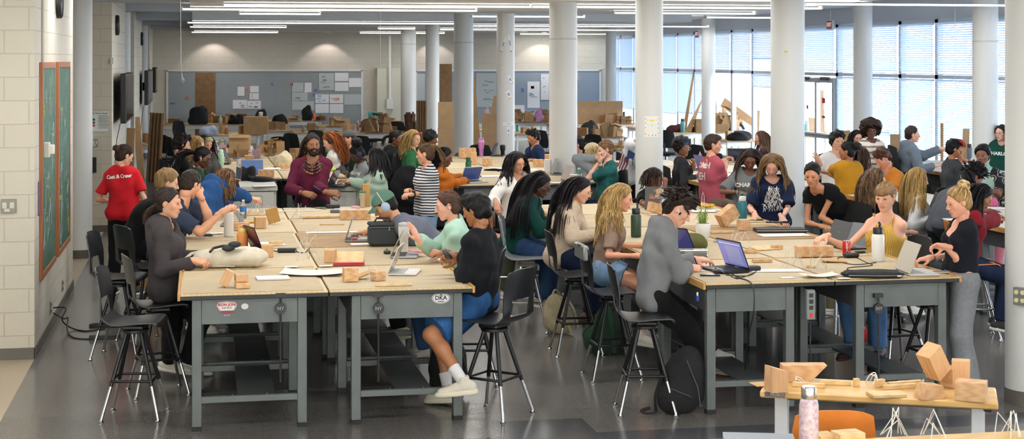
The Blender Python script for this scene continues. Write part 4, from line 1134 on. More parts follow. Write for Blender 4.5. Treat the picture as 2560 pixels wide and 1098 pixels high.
def EXTRA(ctx,x):
 nm,a=(x[0],x[1:])if isinstance(x,tuple)else(x,())
 if nm=='glasses':
  m=MB()
  for s in(-1,1):
   m.tube([(s*.032+.0225*math.cos(t)*1.05,.108-abs(.0225*math.cos(t)*s+0)*.06,-.003+.02*math.sin(t))for t in np.linspace(0,2*PI,15)[:-1]],.0017,5,closed=True)
   m.tube([(s*.0555,.104,.004),(s*.075,.085,.006),(s*.082,.02,.006),(s*.083,-.012,-.004)],.0016,5)
  m.tube([(-.0095,.108,.0),(0,.113,.004),(.0095,.108,.0)],.0016,5)
  ctx['headpart']('glasses',m,M(a[0]if a else '#b9a98a',.3,.6))
 elif nm=='headphones':
  c=a[0];m=MB();th=a[1]if len(a)>1 else .55
  pts=[(.1*math.sin(t)*1.0,-.01+.045*math.cos(t)*(th-.55),.118*math.cos(t)+.015)for t in np.linspace(-1.72,1.72,16)]
  m.tube(pts,.0095,8,flat=.55,up=(0,1,0));o=ctx['headpart']('headphones',m,M(c,.45))
  for s in(-1,1):
   q=MB();q.tube([(s*.084,-.004,-.008),(s*.102,-.004,-.008),(s*.112,-.004,-.008)],[.037,.04,.03],16,flat=1.15);e=ctx['headpart']('ear_cup',q,M(a[2]if len(a)>2 else c,.5));e.parent=o;e.matrix_local=Matrix()
 elif nm=='cap':
  c=a[0];p=[ell((0,-.012,.045),(.092,.113,.092)),('p',V3(0,.0,.035),unit(V3(0,-.12,1)),0,0,0,'p')]
  V,Q=field_mesh(p,.006,noise=(.001,60,3));o=ctx['emit']('cap',(xf(V,ctx['H'],ctx['Rh'],ctx['hs']),Q),[M(c,.8,bump=.2,bs=160)])
  m=MB();m.shell(lambda u,v:((u-.5)*.17*(1-.25*v*v),.085+.085*v*(1-(2*u-1)**2*.55)-.02*(2*u-1)**2,.05-.025*v-.03*(2*u-1)**2),12,6,.004)
  b=ctx['headpart']('brim',m,M(c,.8,bump=.2,bs=160));b.parent=o;b.matrix_local=ctx_m(ctx)
  m=MB();m.ball((0,-.012,.137),(.008,.008,.004));b=ctx['headpart']('button',m,M(c,.8));b.parent=o;b.matrix_local=ctx_m(ctx)
 elif nm=='headband':
  p=[ell((0,-.012,.03),(.0955,.118,.111)),('p',V3(0,.06,.045),unit(V3(0,-.55,.83)),0,0,0,'p'),('p',V3(0,.03,.10),unit(V3(0,.55,-.83)),0,0,0,'p')]if not(len(a)>1)else[ell((0,-.012,.03),(.1,.121,.114)),('p',V3(0,.085,.05),unit(V3(0,-.5,.87)),0,0,0,'p')]
  V,Q=field_mesh(p,.006,noise=(.001,60,3));ctx['emit']('headband' if len(a)<2 else 'beanie',(xf(V,ctx['H'],ctx['Rh'],ctx['hs']),Q),[a[0]if not isinstance(a[0],str)else M(a[0],.8,bump=.3,bs=120)])
 elif nm=='beard':
  f=[]
  for s in(-1,1):f+=[cone((s*.062,.012,-.035),(s*.03,.062,-.098),.022,.026,.02)]
  f+=[ell((0,.074,-.104),(.034,.03,.032),k=.02),cone((-.03,.09,-.052),(.03,.09,-.052),.0085,k=.012),cone((-.034,.082,-.058),(-.03,.075,-.095),.012,.016,.015),cone((.034,.082,-.058),(.03,.075,-.095),.012,.016,.015),ell((0,.098,-.066),(.024,.02,.0105),k=.004,op='-')]
  V,Q=field_mesh(f,.005,noise=(.0025,130,4));ctx['emit']('beard',(xf(V,ctx['H'],ctx['Rh'],ctx['hs']),Q),hairmats(ctx['hairc'])[:1])
 elif nm=='earbud':
  m=MB();s=a[0];m.ball((s*.084,.008,-.008),(.009,.009,.009),8,6);m.cyl((s*.087,.012,-.008),(s*.086,.02,-.034),.0036,n=6);ctx['headpart']('earbud',m,M('#f2f2f0',.25))
 elif nm=='earring':
  for s in(-1,1):
   m=MB()
   if a and a[0]=='hoop':m.tube([(s*.083+.001,-.004+.013*math.cos(t),-.05+.013*math.sin(t))for t in np.linspace(0,2*PI,13)[:-1]],.0016,5,closed=True)
   else:m.ball((s*.082,-.002,-.046),(.004,.004,.009),8,6)
   ctx['headpart']('earring',m,M('#d8d6d0',.2,.9))
 elif nm=='watch':
  s,c,c2=a;w,Rr=ctx['hands'][s];E=ctx['arms'][s][1];fd=unit(w-E);p=w-fd*.03-ctx['O'];u=unit(np.cross(fd,Rr[:,2]));v=np.cross(u,fd)
  m=MB();m.tube(arcpts(p,.0345*ctx['k'],0,2*PI,16,u,v)[:-1],.0095,6,closed=True,flat=.32);o=m.build('wristwatch',M(c,.6),ctx['root'])
  if c2:
   q=MB();T=Matrix(np.vstack([np.hstack([np.stack([fd,u,v],1),(p+v*.037*ctx['k'])[:,None]]),[0,0,0,1]]).tolist());q.at(T).box(0,0,0,.038,.032,.011,.004);q.build('watch_face',M(c2,.2,.3),o)
 elif nm=='bracelet':
  s,c=a;w,Rr=ctx['hands'][s];E=ctx['arms'][s][1];fd=unit(w-E);p=w-fd*.025-ctx['O'];u=unit(np.cross(fd,Rr[:,2]));v=np.cross(u,fd)
  m=MB();m.tube(arcpts(p,.032*ctx['k'],0,2*PI,16,u,v)[:-1],.0042,6,closed=True);m.build('bracelet',M(c,.5),ctx['root'])
 elif nm=='necklace':
  m=MB();N=ctx['N'];cf,sr,u2,k=ctx['cf'],ctx['sr'],ctx['up2'],ctx['k']
  for i in range(20):
   t=-2.2+4.4*i/19;q=N+sr*.078*k*math.sin(t)+cf*(.02+.085*max(0,math.cos(t))*1.0)*k-u2*(.075*(1+math.cos(t))*.5)+u2*.01;m.ball(tuple(q-ctx['O']),.0025,6,4)
  m.build('necklace',M('#c9a45a',.25,.9),ctx['root'])
 elif nm=='beads':
  rs=np.random.RandomState(2)
  for lay,(dr,out,r)in enumerate(((.09,.105,.011),(.125,.12,.012),(.155,.13,.0125),(.19,.138,.012))):
   m=MB();N=ctx['N'];cf,sr,u2,k=ctx['cf'],ctx['sr'],ctx['up2'],ctx['k'];nn=30+lay*5
   for i in range(nn):
    t=-2.5+5.0*i/(nn-1);ct=.5*(1+math.cos(t));q=N+sr*(.085+.014*lay)*k*math.sin(t)*(1-.1*ct)+cf*(-.045+(out+.055)*ct)*k-u2*(dr*1.05*ct**1.2-.045)
    m.mat(rs.randint(5)).ball(tuple(q-ctx['O']),r*rs.uniform(.75,1.15),7,5)
   if lay==3:
    q=N+cf*(.11)*k-u2*(dr+.01);m.mat(0).box(*(q-ctx['O']),.03,.02,.05,.008)
   m.build('bead_necklace',[M('#3b2418',.4),M('#6b4a2c',.4),M('#8c6b3f',.35),M('#2d1f2e',.3),M('#4a2a3a',.35)],ctx['root'])
def ctx_m(ctx):
 return Matrix(np.vstack([np.hstack([ctx['Rh']*ctx['hs'],(ctx['H']-ctx['O'])[:,None]]),[0,0,0,1]]).tolist())
def garment_print(ctx,mb,mats,where='chest',up=.0,side=.0,scale=1.0,name='print',gar='top',turn=0):
 o=ctx[gar];me=o.data
 bv=BVHTree.FromPolygons([v.co for v in me.vertices],[tuple(p.vertices)for p in me.polygons])
 cf,sr,u2=ctx['cf'],ctx['sr'],ctx['up2'];O=ctx['O']
 fwd=cf if where=='chest' else-cf;right=-sr if where=='chest' else sr
 if turn:
  t=math.radians(turn);fwd,right=unit(fwd*math.cos(t)+right*math.sin(t)),unit(right*math.cos(t)-fwd*math.sin(t))
 c0=ctx['s2']*.55+ctx['s3']*.45+u2*up+right*side-O;vs=[];miss=set()
 for i,v in enumerate(mb.v):
  q=c0+right*v[0]*scale+u2*v[1]*scale+fwd*.5
  hit=bv.ray_cast(Vector(q),Vector(-fwd))
  if hit[0]is None:miss.add(i);vs.append(tuple(q));continue
  vs.append(tuple(hit[0]+Vector(fwd)*.0035))
 fs=[(f,m)for f,m in zip(mb.f,mb.m)if not any(i in miss for i in f)]
 out=MB();out.v=vs;out.f=[f for f,m in fs];out.m=[m for f,m in fs]
 if out.f:out.build(name,mats,o,ang=0)
def subdiv_text(txt,size,bold=0,shear=0,space=1.0,y=0,mb=None,mi=0):
 mb=mb or MB();me=text_mesh(txt,size,0,bold,shear,space);mb.mat(mi)
 import bmesh
 bm=bmesh.new();bm.from_mesh(me);bmesh.ops.triangulate(bm,faces=bm.faces[:])
 bmesh.ops.subdivide_edges(bm,edges=[e for e in bm.edges if e.calc_length()>size*.25],cuts=1);bmesh.ops.triangulate(bm,faces=bm.faces[:])
 bm.verts.ensure_lookup_table();bm.verts.index_update()
 mb.add([(v.co.x,v.co.y+y,0)for v in bm.verts],[tuple(v.index for v in f.verts)for f in bm.faces]);bm.free();bpy.data.meshes.remove(me)
 return mb
def FAB(c,v=.1):return M(c,.92,var=v,vs=7,bump=.22,bs=240,sheen=.02,spec=.2)
def DEN(c):return M(c,.9,var=.3,vs=11,bump=.3,bs=320,stretch=(1,1,.4),spec=.2)
def KNIT(c):return M(c,.95,var=.12,vs=30,bump=.7,bs=110,sheen=.03,spec=.2)
def STRIPE(c1,c2,per,duty=.5,axis='Z'):
 m,nt,b=newmat('striped_cloth');L=nt.links
 tc=nd(nt,'ShaderNodeTexCoord');sp=nd(nt,'ShaderNodeSeparateXYZ');L.new(tc.outputs['Object'],sp.inputs[0])
 n=nd(nt,'ShaderNodeTexNoise',Scale=5);L.new(tc.outputs['Object'],n.inputs['Vector'])
 a=nd(nt,'ShaderNodeMath',operation='MULTIPLY_ADD');L.new(n.outputs['Fac'],a.inputs[0]);a.inputs[1].default_value=.02;L.new(sp.outputs[axis],a.inputs[2])
 f=nd(nt,'ShaderNodeMath',operation='MULTIPLY');L.new(a.outputs[0],f.inputs[0]);f.inputs[1].default_value=1/per
 g=nd(nt,'ShaderNodeMath',operation='FRACT');L.new(f.outputs[0],g.inputs[0])
 h=nd(nt,'ShaderNodeMath',operation='LESS_THAN');L.new(g.outputs[0],h.inputs[0]);h.inputs[1].default_value=duty
 mx=nd(nt,'ShaderNodeMix',data_type='RGBA');L.new(h.outputs[0],mx.inputs['Factor']);mx.inputs[6].default_value=lin(c2);mx.inputs[7].default_value=lin(c1)
 L.new(mx.outputs[2],b.inputs['Base Color']);b.inputs['Roughness'].default_value=.9
 return m
def PATTERN(c1,c2,sc):
 m,nt,b=newmat('patterned_cloth');L=nt.links
 tc=nd(nt,'ShaderNodeTexCoord');v=nd(nt,'ShaderNodeTexVoronoi',Scale=sc);L.new(tc.outputs['Object'],v.inputs['Vector'])
 r=nd(nt,'ShaderNodeValToRGB');e=r.color_ramp.elements;e[0].position=.22;e[0].color=lin(c2);e[1].position=.3;e[1].color=lin(c1)
 x=e.new(.42);x.color=lin(c1);y=e.new(.46);y.color=lin(c2);z=e.new(.52);z.color=lin(c1)
 L.new(v.outputs['Distance'],r.inputs['Fac']);L.new(r.outputs['Color'],b.inputs['Base Color']);b.inputs['Roughness'].default_value=.85
 return m
def disc(mb,x,y,rx,ry,n=16,rot=0):
 c,s_=math.cos(rot),math.sin(rot);vs=[(x,y,0)]
 for q in(.5,1):
  for i in range(n):a=2*PI*i/n;u,v=rx*q*math.cos(a),ry*q*math.sin(a);vs.append((x+u*c-v*s_,y+u*s_+v*c,0))
 fs=[(0,1+i,1+(i+1)%n)for i in range(n)]+[(1+i,1+n+i,1+n+(i+1)%n,1+(i+1)%n)for i in range(n)]
 mb.add(vs,fs)
def bar(mb,x0,y0,x1,y1,w,n=6):
 dx,dy=x1-x0,y1-y0;l=math.hypot(dx,dy);px,py=-dy/l*w/2,dx/l*w/2;vs=[]
 for i in range(n+1):t=i/n;vs+=[(x0+dx*t+px,y0+dy*t+py,0),(x0+dx*t-px,y0+dy*t-py,0)]
 mb.add(vs,[(2*i,2*i+1,2*i+3,2*i+2)for i in range(n)])
BLACKC=FAB('#141416');JEANS=DEN('#2d4468');JEANL=DEN('#7f9ab8');KHAKI=FAB('#8f8468');DKJ=DEN('#1c2740')
TROU=('trousers',BLACKC,1.97,.014);TJ=('jeans',JEANS,1.97,.014);TDJ=('jeans',DKJ,1.97,.014)
S=.70
person('hoodie_girl','person with a low ponytail in a dark grey hoodie, arm stretched to a cream backpack',(421,507),12.6,88,hyaw=86,pitch=6,seat=S,face='f',skinc='#d3a184',hair=('pony',{'tie':(0,-.1,-.055),'len':.17,'wav':.006}),hairc=('#2c201b','#3d2c24'),top=('hoodie',FAB('#3f3a3c',.2),'l',.02,{'hood':1,'hem':-.14,'ez':1.05}),bottom=TROU,aR=(486,652,1.03),hR=('grip',(1,.1,-.1),(.1,.5,.9)),aL=(500,640,1.0),poleR=(-.3,.3,-1),shoes='#d8d3c8',extras=(('earring','hoop'),),foot={-1:(470,905,.12),1:(425,905,.12)})
person('navy_man','person with short brown hair in a slate navy t-shirt, elbows on the table',(476,460),14.6,84,hyaw=146,pitch=26,seat=S,sex='m',k=1.06,fat=1.1,skinc='#d8a483',hair='short',hairc=('#2d211a',),top=('t_shirt',FAB('#333c50'),'s',.014,{'sl':.8,'hem':-.14}),bottom=('trousers',FAB('#1d2536'),1.97,.014),aR=(556,530,14.5),hR=('grip',None,None),aL=(498,486,14.6),hL=('grip',(-.6,.4,.6),(.2,-1,.3)),poleR=(.5,.1,-1),poleL=(1,-.3,-.8))
person('blond_man','person with wavy blond hair and a black printed t-shirt, mostly behind the slate navy t-shirt',(419,456),15.4,100,hyaw=105,pitch=18,seat=S,sex='m',skinc='#dcae92',hair=('short',{'t':.024}),hairc=('#8a6d48','#a5855a','#6f5538'),top=('t_shirt',BLACKC,'s',.014,{'sl':.8}),bottom=TROU,aR=(470,560,1.0),aL=(480,550,1.0))
bg_=MB()
for i in range(9):bg_.mat(0 if i<6 else 1);bar(bg_,-.12+.01*(i%3),.08-.035*i,-.12+.05+.02*((i*5)%3),.08-.035*i,.022,3)
garment_print(PEOPLE['blond_man'],bg_,[M('#dcdcd6',.8),M('#a8c22e',.8)],'back',up=.02,turn=-30)
person('denim','person with long curly brown hair in a blue denim jacket, stretched far across the table',(562,452),16.7,82,hyaw=85,pitch=48,seat=S,k=1.03,skinc='#dcab90',hair=('wavy',{'len':.24,'n':220,'wav':.012,'wf':11}),hairc=('#4c3524','#6d4d33','#8a6642'),top=('denim_jacket',DEN('#234a7c'),'l',.026,{'hem':-.16,'ez':1.25,'sl':.9,'wr':.007}),bottom=TROU,aR=(684,522,.99),hR=('fist',(1,.1,-.05),(0,.3,1)),aL=(592,492,1.10),hL=('grip',(.3,.1,1),(-.5,1,0)),poleR=(0,.6,-.5),pelv=(500,552,16.2))
person('red_shirt','person standing in a red t-shirt lettered on the back, hair in a bun',(311,389),17.6,172,hyaw=132,pitch=22,sex='f',k=.985,skinc='#d9a98f',hair=('bun',{'tie':(0,-.11,.035),'r':.04}),hairc=('#2e1f18','#3f2b20'),top=('t_shirt',FAB('#c8202a'),'s',.018,{'sl':.75,'hem':-.12}),bottom=TROU,aL=(.20,.02,-.3,0),aR=(.20,.02,-.3,0),shoes='#2a2a2c',extras=(('glasses','#4a4a4c'),))
garment_print(PEOPLE['red_shirt'],subdiv_text('Cast & Crew',.056,bold=.0022,space=.95),[M('#f2efe9',.7)],'back',up=.045)
person('green_braids','person with long black braids tied back in a dark green t-shirt, white earbud in ear',(507,393),19.6,88,hyaw=82,pitch=22,seat=.58,fat=1.15,skinc='#5f3d2c',hair=('pony',{'tie':(0,-.115,.0),'len':.5}),hairc=('#121012','#1b1718'),top=('t_shirt',FAB('#1e3b2a'),'s',.014,{'sl':.8}),bottom=TDJ,aR=(560,440,1.0),aL=(575,432,1.0),extras=(('earbud',1),))
person('skull_tee','person with curly dark hair in a black t-shirt with a white skull on the back',(455,361),20.6,118,hyaw=108,pitch=12,seat=.66,sex='m',k=1.08,skinc='#d9aa90',hair='curly',hairc=('#1d1613','#2a201b'),top=('t_shirt',BLACKC,'s',.016,{'sl':.9}),bottom=TROU,aR=(520,440,1.0),aL=(530,430,1.0))
sk=MB()
bar(sk,-.15,-.16,.12,.02,.016);bar(sk,-.06,.06,.08,-.19,.016);bar(sk,-.16,-.1,-.1,-.17,.012);bar(sk,.03,-.2,.11,-.17,.012)
for a in range(5):bar(sk,-.11+.008*a,.01-.03*a,-.06+.01*a,.02-.03*a,.014)
disc(sk,.07,.12,.052,.062,rot=-.6);disc(sk,.02,.06,.034,.03)
garment_print(PEOPLE['skull_tee'],sk,[M('#e8e6e0',.8)],'back',up=-.03,scale=1.15)
sk=MB();sk.mat(1);disc(sk,.05,.095,.014,.016);disc(sk,.095,.115,.014,.016)
for a in range(3):bar(sk,.0+.012*a,.05,.004+.012*a,.075,.003)
person('blonde_left','blonde person half hidden behind the curly dark head at the left tables',(492,363),22,95,hyaw=98,pitch=20,seat=.55,skinc='#e0b397',hair=('wavy',{'len':.3,'n':110}),hairc=('#a5834f','#c2a06a','#8c6c40'),top=('t_shirt',FAB('#5a4a3a'),'s',.012),bottom=TDJ)
person('headband','person with a green striped headband seated furthest along the left tables',(515,358),23,50,hyaw=45,pitch=22,seat=.55,skinc='#d9a88a',hair=('long',{'len':.3,'n':90}),hairc=('#2b201a','#3a2b22'),top=('t_shirt',FAB('#4b4a48'),'s',.012),bottom=TDJ,extras=(('headband',STRIPE('#4f6b3a','#c9b98a',.022)),))
person('dreads','bearded person with dreadlocks standing in a burgundy sweater with layered bead necklaces',(781,361),18.3,8,hyaw=22,pitch=3,sex='m',k=1.035,skinc='#8f6244',face='m',hair=('dreads',{'len':.34,'back':1,'n':150}),hairc=('#231a16','#3a2b22','#4d3a2d'),top=('sweater',FAB('#5c1c36',.15),'l',.015,{'neck':'v','sl':.72,'ez':1.1,'hem':-.12}),bottom=('trousers',FAB('#232227'),1.97,.016),aR=(762,484,17.98),aL=(822,482,17.98),hR=('grip',(.55,-.8,-.15),(.8,.25,.6)),hL=('grip',(.45,.85,.0),(.8,-.25,.6)),poleR=(-.5,.8,-.5),poleL=(-.5,-.8,-.5),extras=('beard','beads',('bracelet',1,'#7a5c3a'),('bracelet',1,'#2e2b28')))
person('redhead','red-haired person with black headphones in a white t-shirt',(824,352),24,-82,pitch=30,seat=.5,skinc='#e5b9a2',hair=('wavy',{'len':.42,'back':1}),hairc=('#8a4a24','#a85e30','#6f3a1c'),top=('t_shirt',FAB('#dcdad4',.04),'s',.014,{'sl':.7}),bottom=TJ,aL=(800,412,.95),aR=(795,408,.95),extras=(('headphones','#19191b'),))
person('greycap','person in a charcoal baseball cap with both forearms on the table',(873,346),25,-78,pitch=12,seat=.5,sex='m',skinc='#d7a587',hair=('capbase',{}),hairc=('#3a2a20',),top=('jersey',FAB('#22332b'),'s',.016),bottom=TROU,aL=(850,408,.95),aR=(846,402,.95),extras=(('cap','#4b4d50'),('bracelet',-1,'#222222'),('earbud',-1)))
person('puff','person with an afro puff and navy headphones in a grey t-shirt, holding a phone',(893,385),22.4,-72,pitch=38,seat=.5,skinc='#4e3325',hair=('bun',{'tie':(0,-.07,.105),'r':.078}),hairc=('#141113','#1c1718'),top=('t_shirt',FAB('#8d8f90'),'s',.016,{'sl':.8}),bottom=TROU,aL=(866,434,1.0),aR=(860,428,1.0),hL='grip',hR='grip',extras=(('headphones','#1f2c48'),('watch',-1,'#e8e8e6','#3a3a3c'),'earring'))
garment_print(PEOPLE['puff'],subdiv_text('CHARLOTTE',.05,bold=.002),[M('#e9ebe8',.8)],'chest',up=.0,turn=40)
person('mint_sweat','person with shoulder-length black hair and glasses in a mint sweatshirt, typing on a black laptop',(938,394),20.5,-78,hyaw=-82,pitch=14,seat=.5,k=1.0,skinc='#d5a585',hair=('long',{'len':.3}),hairc=('#141216','#1d1a1e'),top=('sweatshirt',FAB('#b9d3bf',.05),'l',.022,{'ez':1.15,'sl':.9}),bottom=TROU,aL=(879,456,.99),aR=(868,452,.99),hL='type',hR='type',extras=(('glasses','#c8a48c'),))
gm=MB();rr=np.random.RandomState(3)
for i in range(9):gm.mat(rr.randint(4));disc(gm,rr.uniform(-.09,.09),rr.uniform(-.07,.05),.018,.02,8)
garment_print(PEOPLE['mint_sweat'],gm,[M('#d98fae',.8),M('#e0c67a',.8),M('#8fb9a0',.8),M('#c0788f',.8)],'chest',up=-.02,turn=35)
person('black_hoodie','person with a dark hair bun and glasses in a black hoodie, facing right',(990,346),24.2,75,pitch=14,seat=.55,skinc='#7a5038',hair=('pony',{'tie':(0,-.12,.0),'len':.2}),hairc=('#191416','#221b1c'),top=('hoodie',BLACKC,'l',.022,{'hood':1}),bottom=TROU,extras=(('glasses','#222224'),))
person('green_sweater','blonde person with red sunglasses pushed up in a bright green sweater',(1034,346),23,78,hyaw=58,pitch=8,seat=.62,skinc='#e3b59c',hair=('wavy',{'len':.3,'n':150}),hairc=('#a8854c','#bb9a5c','#98784a'),top=('sweater',KNIT('#28653a'),'l',.022,{'ez':1.1}),bottom=TDJ,aR=(1075,430,1.0),aL=(1085,425,1.0))
sg=MB()
for s_ in(-1,1):sg.ball((s_*.034,.095,.088),(.03,.012,.018),10,6)
sg.tube([(-.08,.02,.075),(-.06,.085,.09),(.06,.085,.09),(.08,.02,.075)],.004,5);PEOPLE['green_sweater']['headpart']('sunglasses',sg,M('#8c3a34',.3))
person('afro_back','person with a short black afro, mostly hidden behind the striped top\'s ponytail',(1078,348),26,95,hyaw=85,pitch=15,seat=.5,sex='m',skinc='#6b4632',hair=('afro',{'r':.122}),hairc=('#151214','#201a1a'),top=('t_shirt',BLACKC,'l',.016),bottom=TROU)
person('striped','person standing with a high ponytail in a navy and white striped top',(1063,385),18.0,-62,hyaw=-98,pitch=6,k=.97,skinc='#dba98d',hair=('pony',{'tie':(0,-.075,.095),'len':.36,'wav':.01,'wf':5}),hairc=('#4d3826','#6b4e35','#80603f'),top=('striped_top',STRIPE('#27304a','#e6e4de',.031,.5),'s',.018,{'sl':.85,'hem':-.16}),bottom=('jeans',JEANL,1.97,.016),aL=(1028,487,17.85),aR=(1024,476,18.0),hL=('grip',None,None),hR=('grip',None,None),poleL=(-.8,-.6,-.6),shoes='#e9e6df',extras=(('watch',-1,'#1c1c1e','#26282c'),))
person('orange_back','person with long black hair over the back of an orange top',(1112,392),20.6,95,hyaw=80,pitch=18,seat=.55,skinc='#6b4632',hair=('long',{'len':.46,'back':1}),hairc=('#131114','#1c191c'),top=('sweater',FAB('#c0691f'),'l',.02),bottom=TROU,aR=(1165,452,1.0),aL=(1170,445,1.0))
person('capman','person bent low in a green baseball cap with white and blue headphones',(962,514),14.1,-86,pitch=34,seat=S,sex='m',k=1.05,skinc='#c99672',hair=('capbase',{}),hairc=('#17130f',),top=('t_shirt',FAB('#676c7c'),'s',.018,{'sl':.9,'ez':1.15,'hem':-.14}),bottom=TROU,aL=(990,590,.99),aR=(908,583,.99),hR=('grip',(1,.1,-.1),(.1,0,1)),hL='relax',poleR=(.1,.6,-.7),shoes=('#b8ad98','#d8cfba'),shoek='chunky',extras=(('cap','#4f7263'),('headphones','#cfc9bd',.6,'#9fb2c8')))
person('mint_girl','person with hair pulled back and clear glasses in a pale mint sweater, one hand raised',(1119,514),12.9,-90,hyaw=-84,pitch=12,seat=S,skinc='#e3b09a',hair=('bun',{'tie':(0,-.118,-.0),'r':.036}),hairc=('#4a3428','#64493a'),top=('sweater',FAB('#a9cbbb',.06),'l',.022,{'ez':1.2,'sl':.9,'hem':-.14,'wr':.0085}),bottom=TJ,aR=(1044,597,12.7),hR=('open',(.45,-.2,1),(-.9,-.5,.2)),aL=(1106,636,1.03),hL=('fist',(.9,.2,.35),(0,-.5,1)),poleL=(0,-.4,-1),poleR=(.2,.4,-1),extras=(('glasses','#d8d3cc'),'earring'),shoes='#d9d5ca')
person('black_sweater','person with short black hair in a black sweater and denim shorts on a stool',(1190,524),11.9,-108,hyaw=-118,pitch=16,seat=S,sex='m',k=1.0,skinc='#9a6844',hair=('short',{'t':.02,'extra':(ell((0,.05,.09),(.07,.06,.04),k=.03),)}),hairc=('#131113',),top=('sweater',FAB('#15181d',.25),'l',.022,{'ez':1.15,'sl':.55,'hem':-.13,'wr':.0085}),bottom=('shorts',DEN('#2c5587'),.9,.02,{'flare':1.25}),aL=(1146,648,11.95),aR=(1140,640,12.15),hL=('grip',(1,.45,.3),(-.2,-1,.4)),hR=('grip',(1,-.5,.3),(-.2,1,.4)),shoes=('#d9d3c2','#e3dcc6'),shoek='chunky',foot={-1:(1158,955,.30),1:(1120,975,.12)},extras=())
sm=MB();c_=PEOPLE['black_sweater']
for s_ in(-1,1):
 a_,K_,A_=c_['leg'][s_];u_=unit(A_-K_);sm.tube([Vector(A_+u_*.0-c_['O']),Vector(A_-u_*.13-c_['O'])],[.040,.047],14)
 sm.build('sock',M('#e4e4e4',.9),c_['root']);sm=MB()
person('white_girl','smiling person standing with wavy black hair and glasses in a white buttoned top',(1292,406),17.3,32,hyaw=38,pitch=14,roll=8,k=.955,skinc='#c6957a',hair=('wavy',{'len':.30,'n':260,'wav':.012}),hairc=('#161316','#201c1f'),top=('top',FAB('#e3e1dd',.04),'l',.024,{'neck':'v','ez':1.2,'sl':.9,'hem':-.1}),bottom=('trousers',FAB('#4b5140'),1.97,.016),aR=(1240,508,16.9),aL=(1330,500,17.4),hR=('relax',(.5,.1,-.8),(.7,.5,.5)),extras=(('glasses','#a98a6a'),))
person('braids_girl','person with waist-long black braids in a deep green sweater on a grey stool',(1352,462),15.6,76,hyaw=80,pitch=24,seat=S,fat=1.08,skinc='#4f3426',hair=('braids',{'len':.62,'n':340,'back':1,'out':.02}),hairc=('#111013','#19171a'),top=('sweater',FAB('#12403a',.2),'l',.022,{'ez':1.2,'sl':.9}),bottom=TJ,aR=(1398,548,15.6),aL=(1405,540,15.8),shoes='#b7ada0',extras=(('glasses','#1c1c1e'),))
person('cream_girl','person with very long straight black hair and glasses in a cream knit cardigan',(1452,474),14.7,78,hyaw=76,pitch=22,seat=S,skinc='#dcae92',hair=('long',{'len':.58,'back':1,'n':260}),hairc=('#131115','#1d1a1e','#2a2325'),top=('cardigan',KNIT('#cdb9a2'),'l',.024,{'ez':1.15,'sl':.88,'hem':-.24}),bottom=TDJ,aR=(1500,585,1.02),aL=(1510,578,1.02),shoes=('#6b4a30','#1d1b1a'),extras=(('glasses','#c3a47c'),'earring'))
person('tee_blonde','person with long wavy blonde hair in a taupe t-shirt and cut-off jeans',(1553,494),13.6,82,hyaw=84,pitch=15,seat=S,skinc='#dca183',hair=('wavy',{'len':.42,'back':1,'n':260,'g':.38}),hairc=('#94764a','#ad8c58','#c4a56e'),top=('t_shirt',FAB('#876f62',.08),'s',.012,{'sl':.8,'hem':.03}),bottom=('shorts',DEN('#7593b3'),.42,.018),aR=(1592,640,13.4),aL=(1610,615,13.8),shoes=('#d8d4cb','#c9c3b4'))
person('grey_man','person with tousled dark hair and a white earbud, writing in a grey hoodie',(1697,522),12.1,84,hyaw=82,pitch=36,seat=S,sex='m',k=1.05,skinc='#e0ab92',hair=('curly',{}),hairc=('#2b201b','#3a2c24','#221914'),top=('hoodie',FAB('#77797b',.12),'l',.018,{'hood':1,'ez':1.15,'sl':.92,'hem':-.13,'wr':.0085}),bottom=('trousers',FAB('#161617'),1.97,.02),aR=(1718,668,1.0),aL=(1735,650,1.02),hR=('pen',(1,-.3,-.15),(0,.5,1)),hL=('relax',(1,.35,0),(0,-.3,1)),poleR=(.3,.4,-1),shoes=('#dedad3','#c9b79a'),foot={-1:(1815,905,.16),1:(1790,925,.14)},extras=(('earbud',1),))
person('beads_girl','person with short beaded twists resting head in hand behind a sticker-covered laptop',(1635,446),18.2,40,hyaw=72,pitch=26,seat=.5,skinc='#7b5139',hair=('locs',{'len':.17,'n':130,'g':.3}),hairc=('#1b1412','#2c1f19','#3d2a20'),top=('t_shirt',BLACKC,'s',.016),bottom=TROU,aL=(1662,466,17.9),hL=('fist',(.1,.1,1),(.8,.2,0)),aR=(1612,512,17.4),poleL=(.6,-.5,-1),extras=(('watch',-1,'#9aa0a6','#c9ced4'),('bracelet',1,'#1a1a1a')))
person('blue_headband','person with a blue headband and clear glasses in a charcoal top, looking back',(1707,369),22.6,98,hyaw=42,pitch=6,seat=.55,skinc='#8e6045',hair=('afro',{'r':.135}),hairc=('#1d1815','#4a4538','#6b6652'),top=('top',FAB('#333338'),'l',.016),bottom=TDJ,aR=(1740,440,.95),aL=(1735,415,1.1),hL=('fist',(0,0,1),(1,0,0)),extras=(('headband','#24509a'),('glasses','#cfc9c0')))
person('pink_man','person with short brown hair in a faded pink t-shirt with white lettering on the back',(1783,361),20.6,112,hyaw=82,pitch=6,seat=.62,sex='m',k=1.08,skinc='#dba68a',hair=('short',{'t':.02,'extra':(ell((0,.055,.095),(.065,.05,.035),k=.03),)}),hairc=('#3b2a1f','#4c3828'),top=('t_shirt',FAB('#b25462'),'s',.016,{'sl':.85,'hem':-.13}),bottom=('trousers',FAB('#6f6250'),1.97,.016),aR=(1812,418,20.7),aL=(1806,405,21.0),hR='pinch',hL='grip',extras=(('watch',-1,'#1b1b1d','#1b1b1d'),))
pm=subdiv_text('OMEH',.10,bold=.004,y=.06);subdiv_text('IEH',.13,bold=.004,y=-.08,mb=pm);garment_print(PEOPLE['pink_man'],pm,[M('#e8dcd4',.8)],'back',up=-.0,scale=1.0)
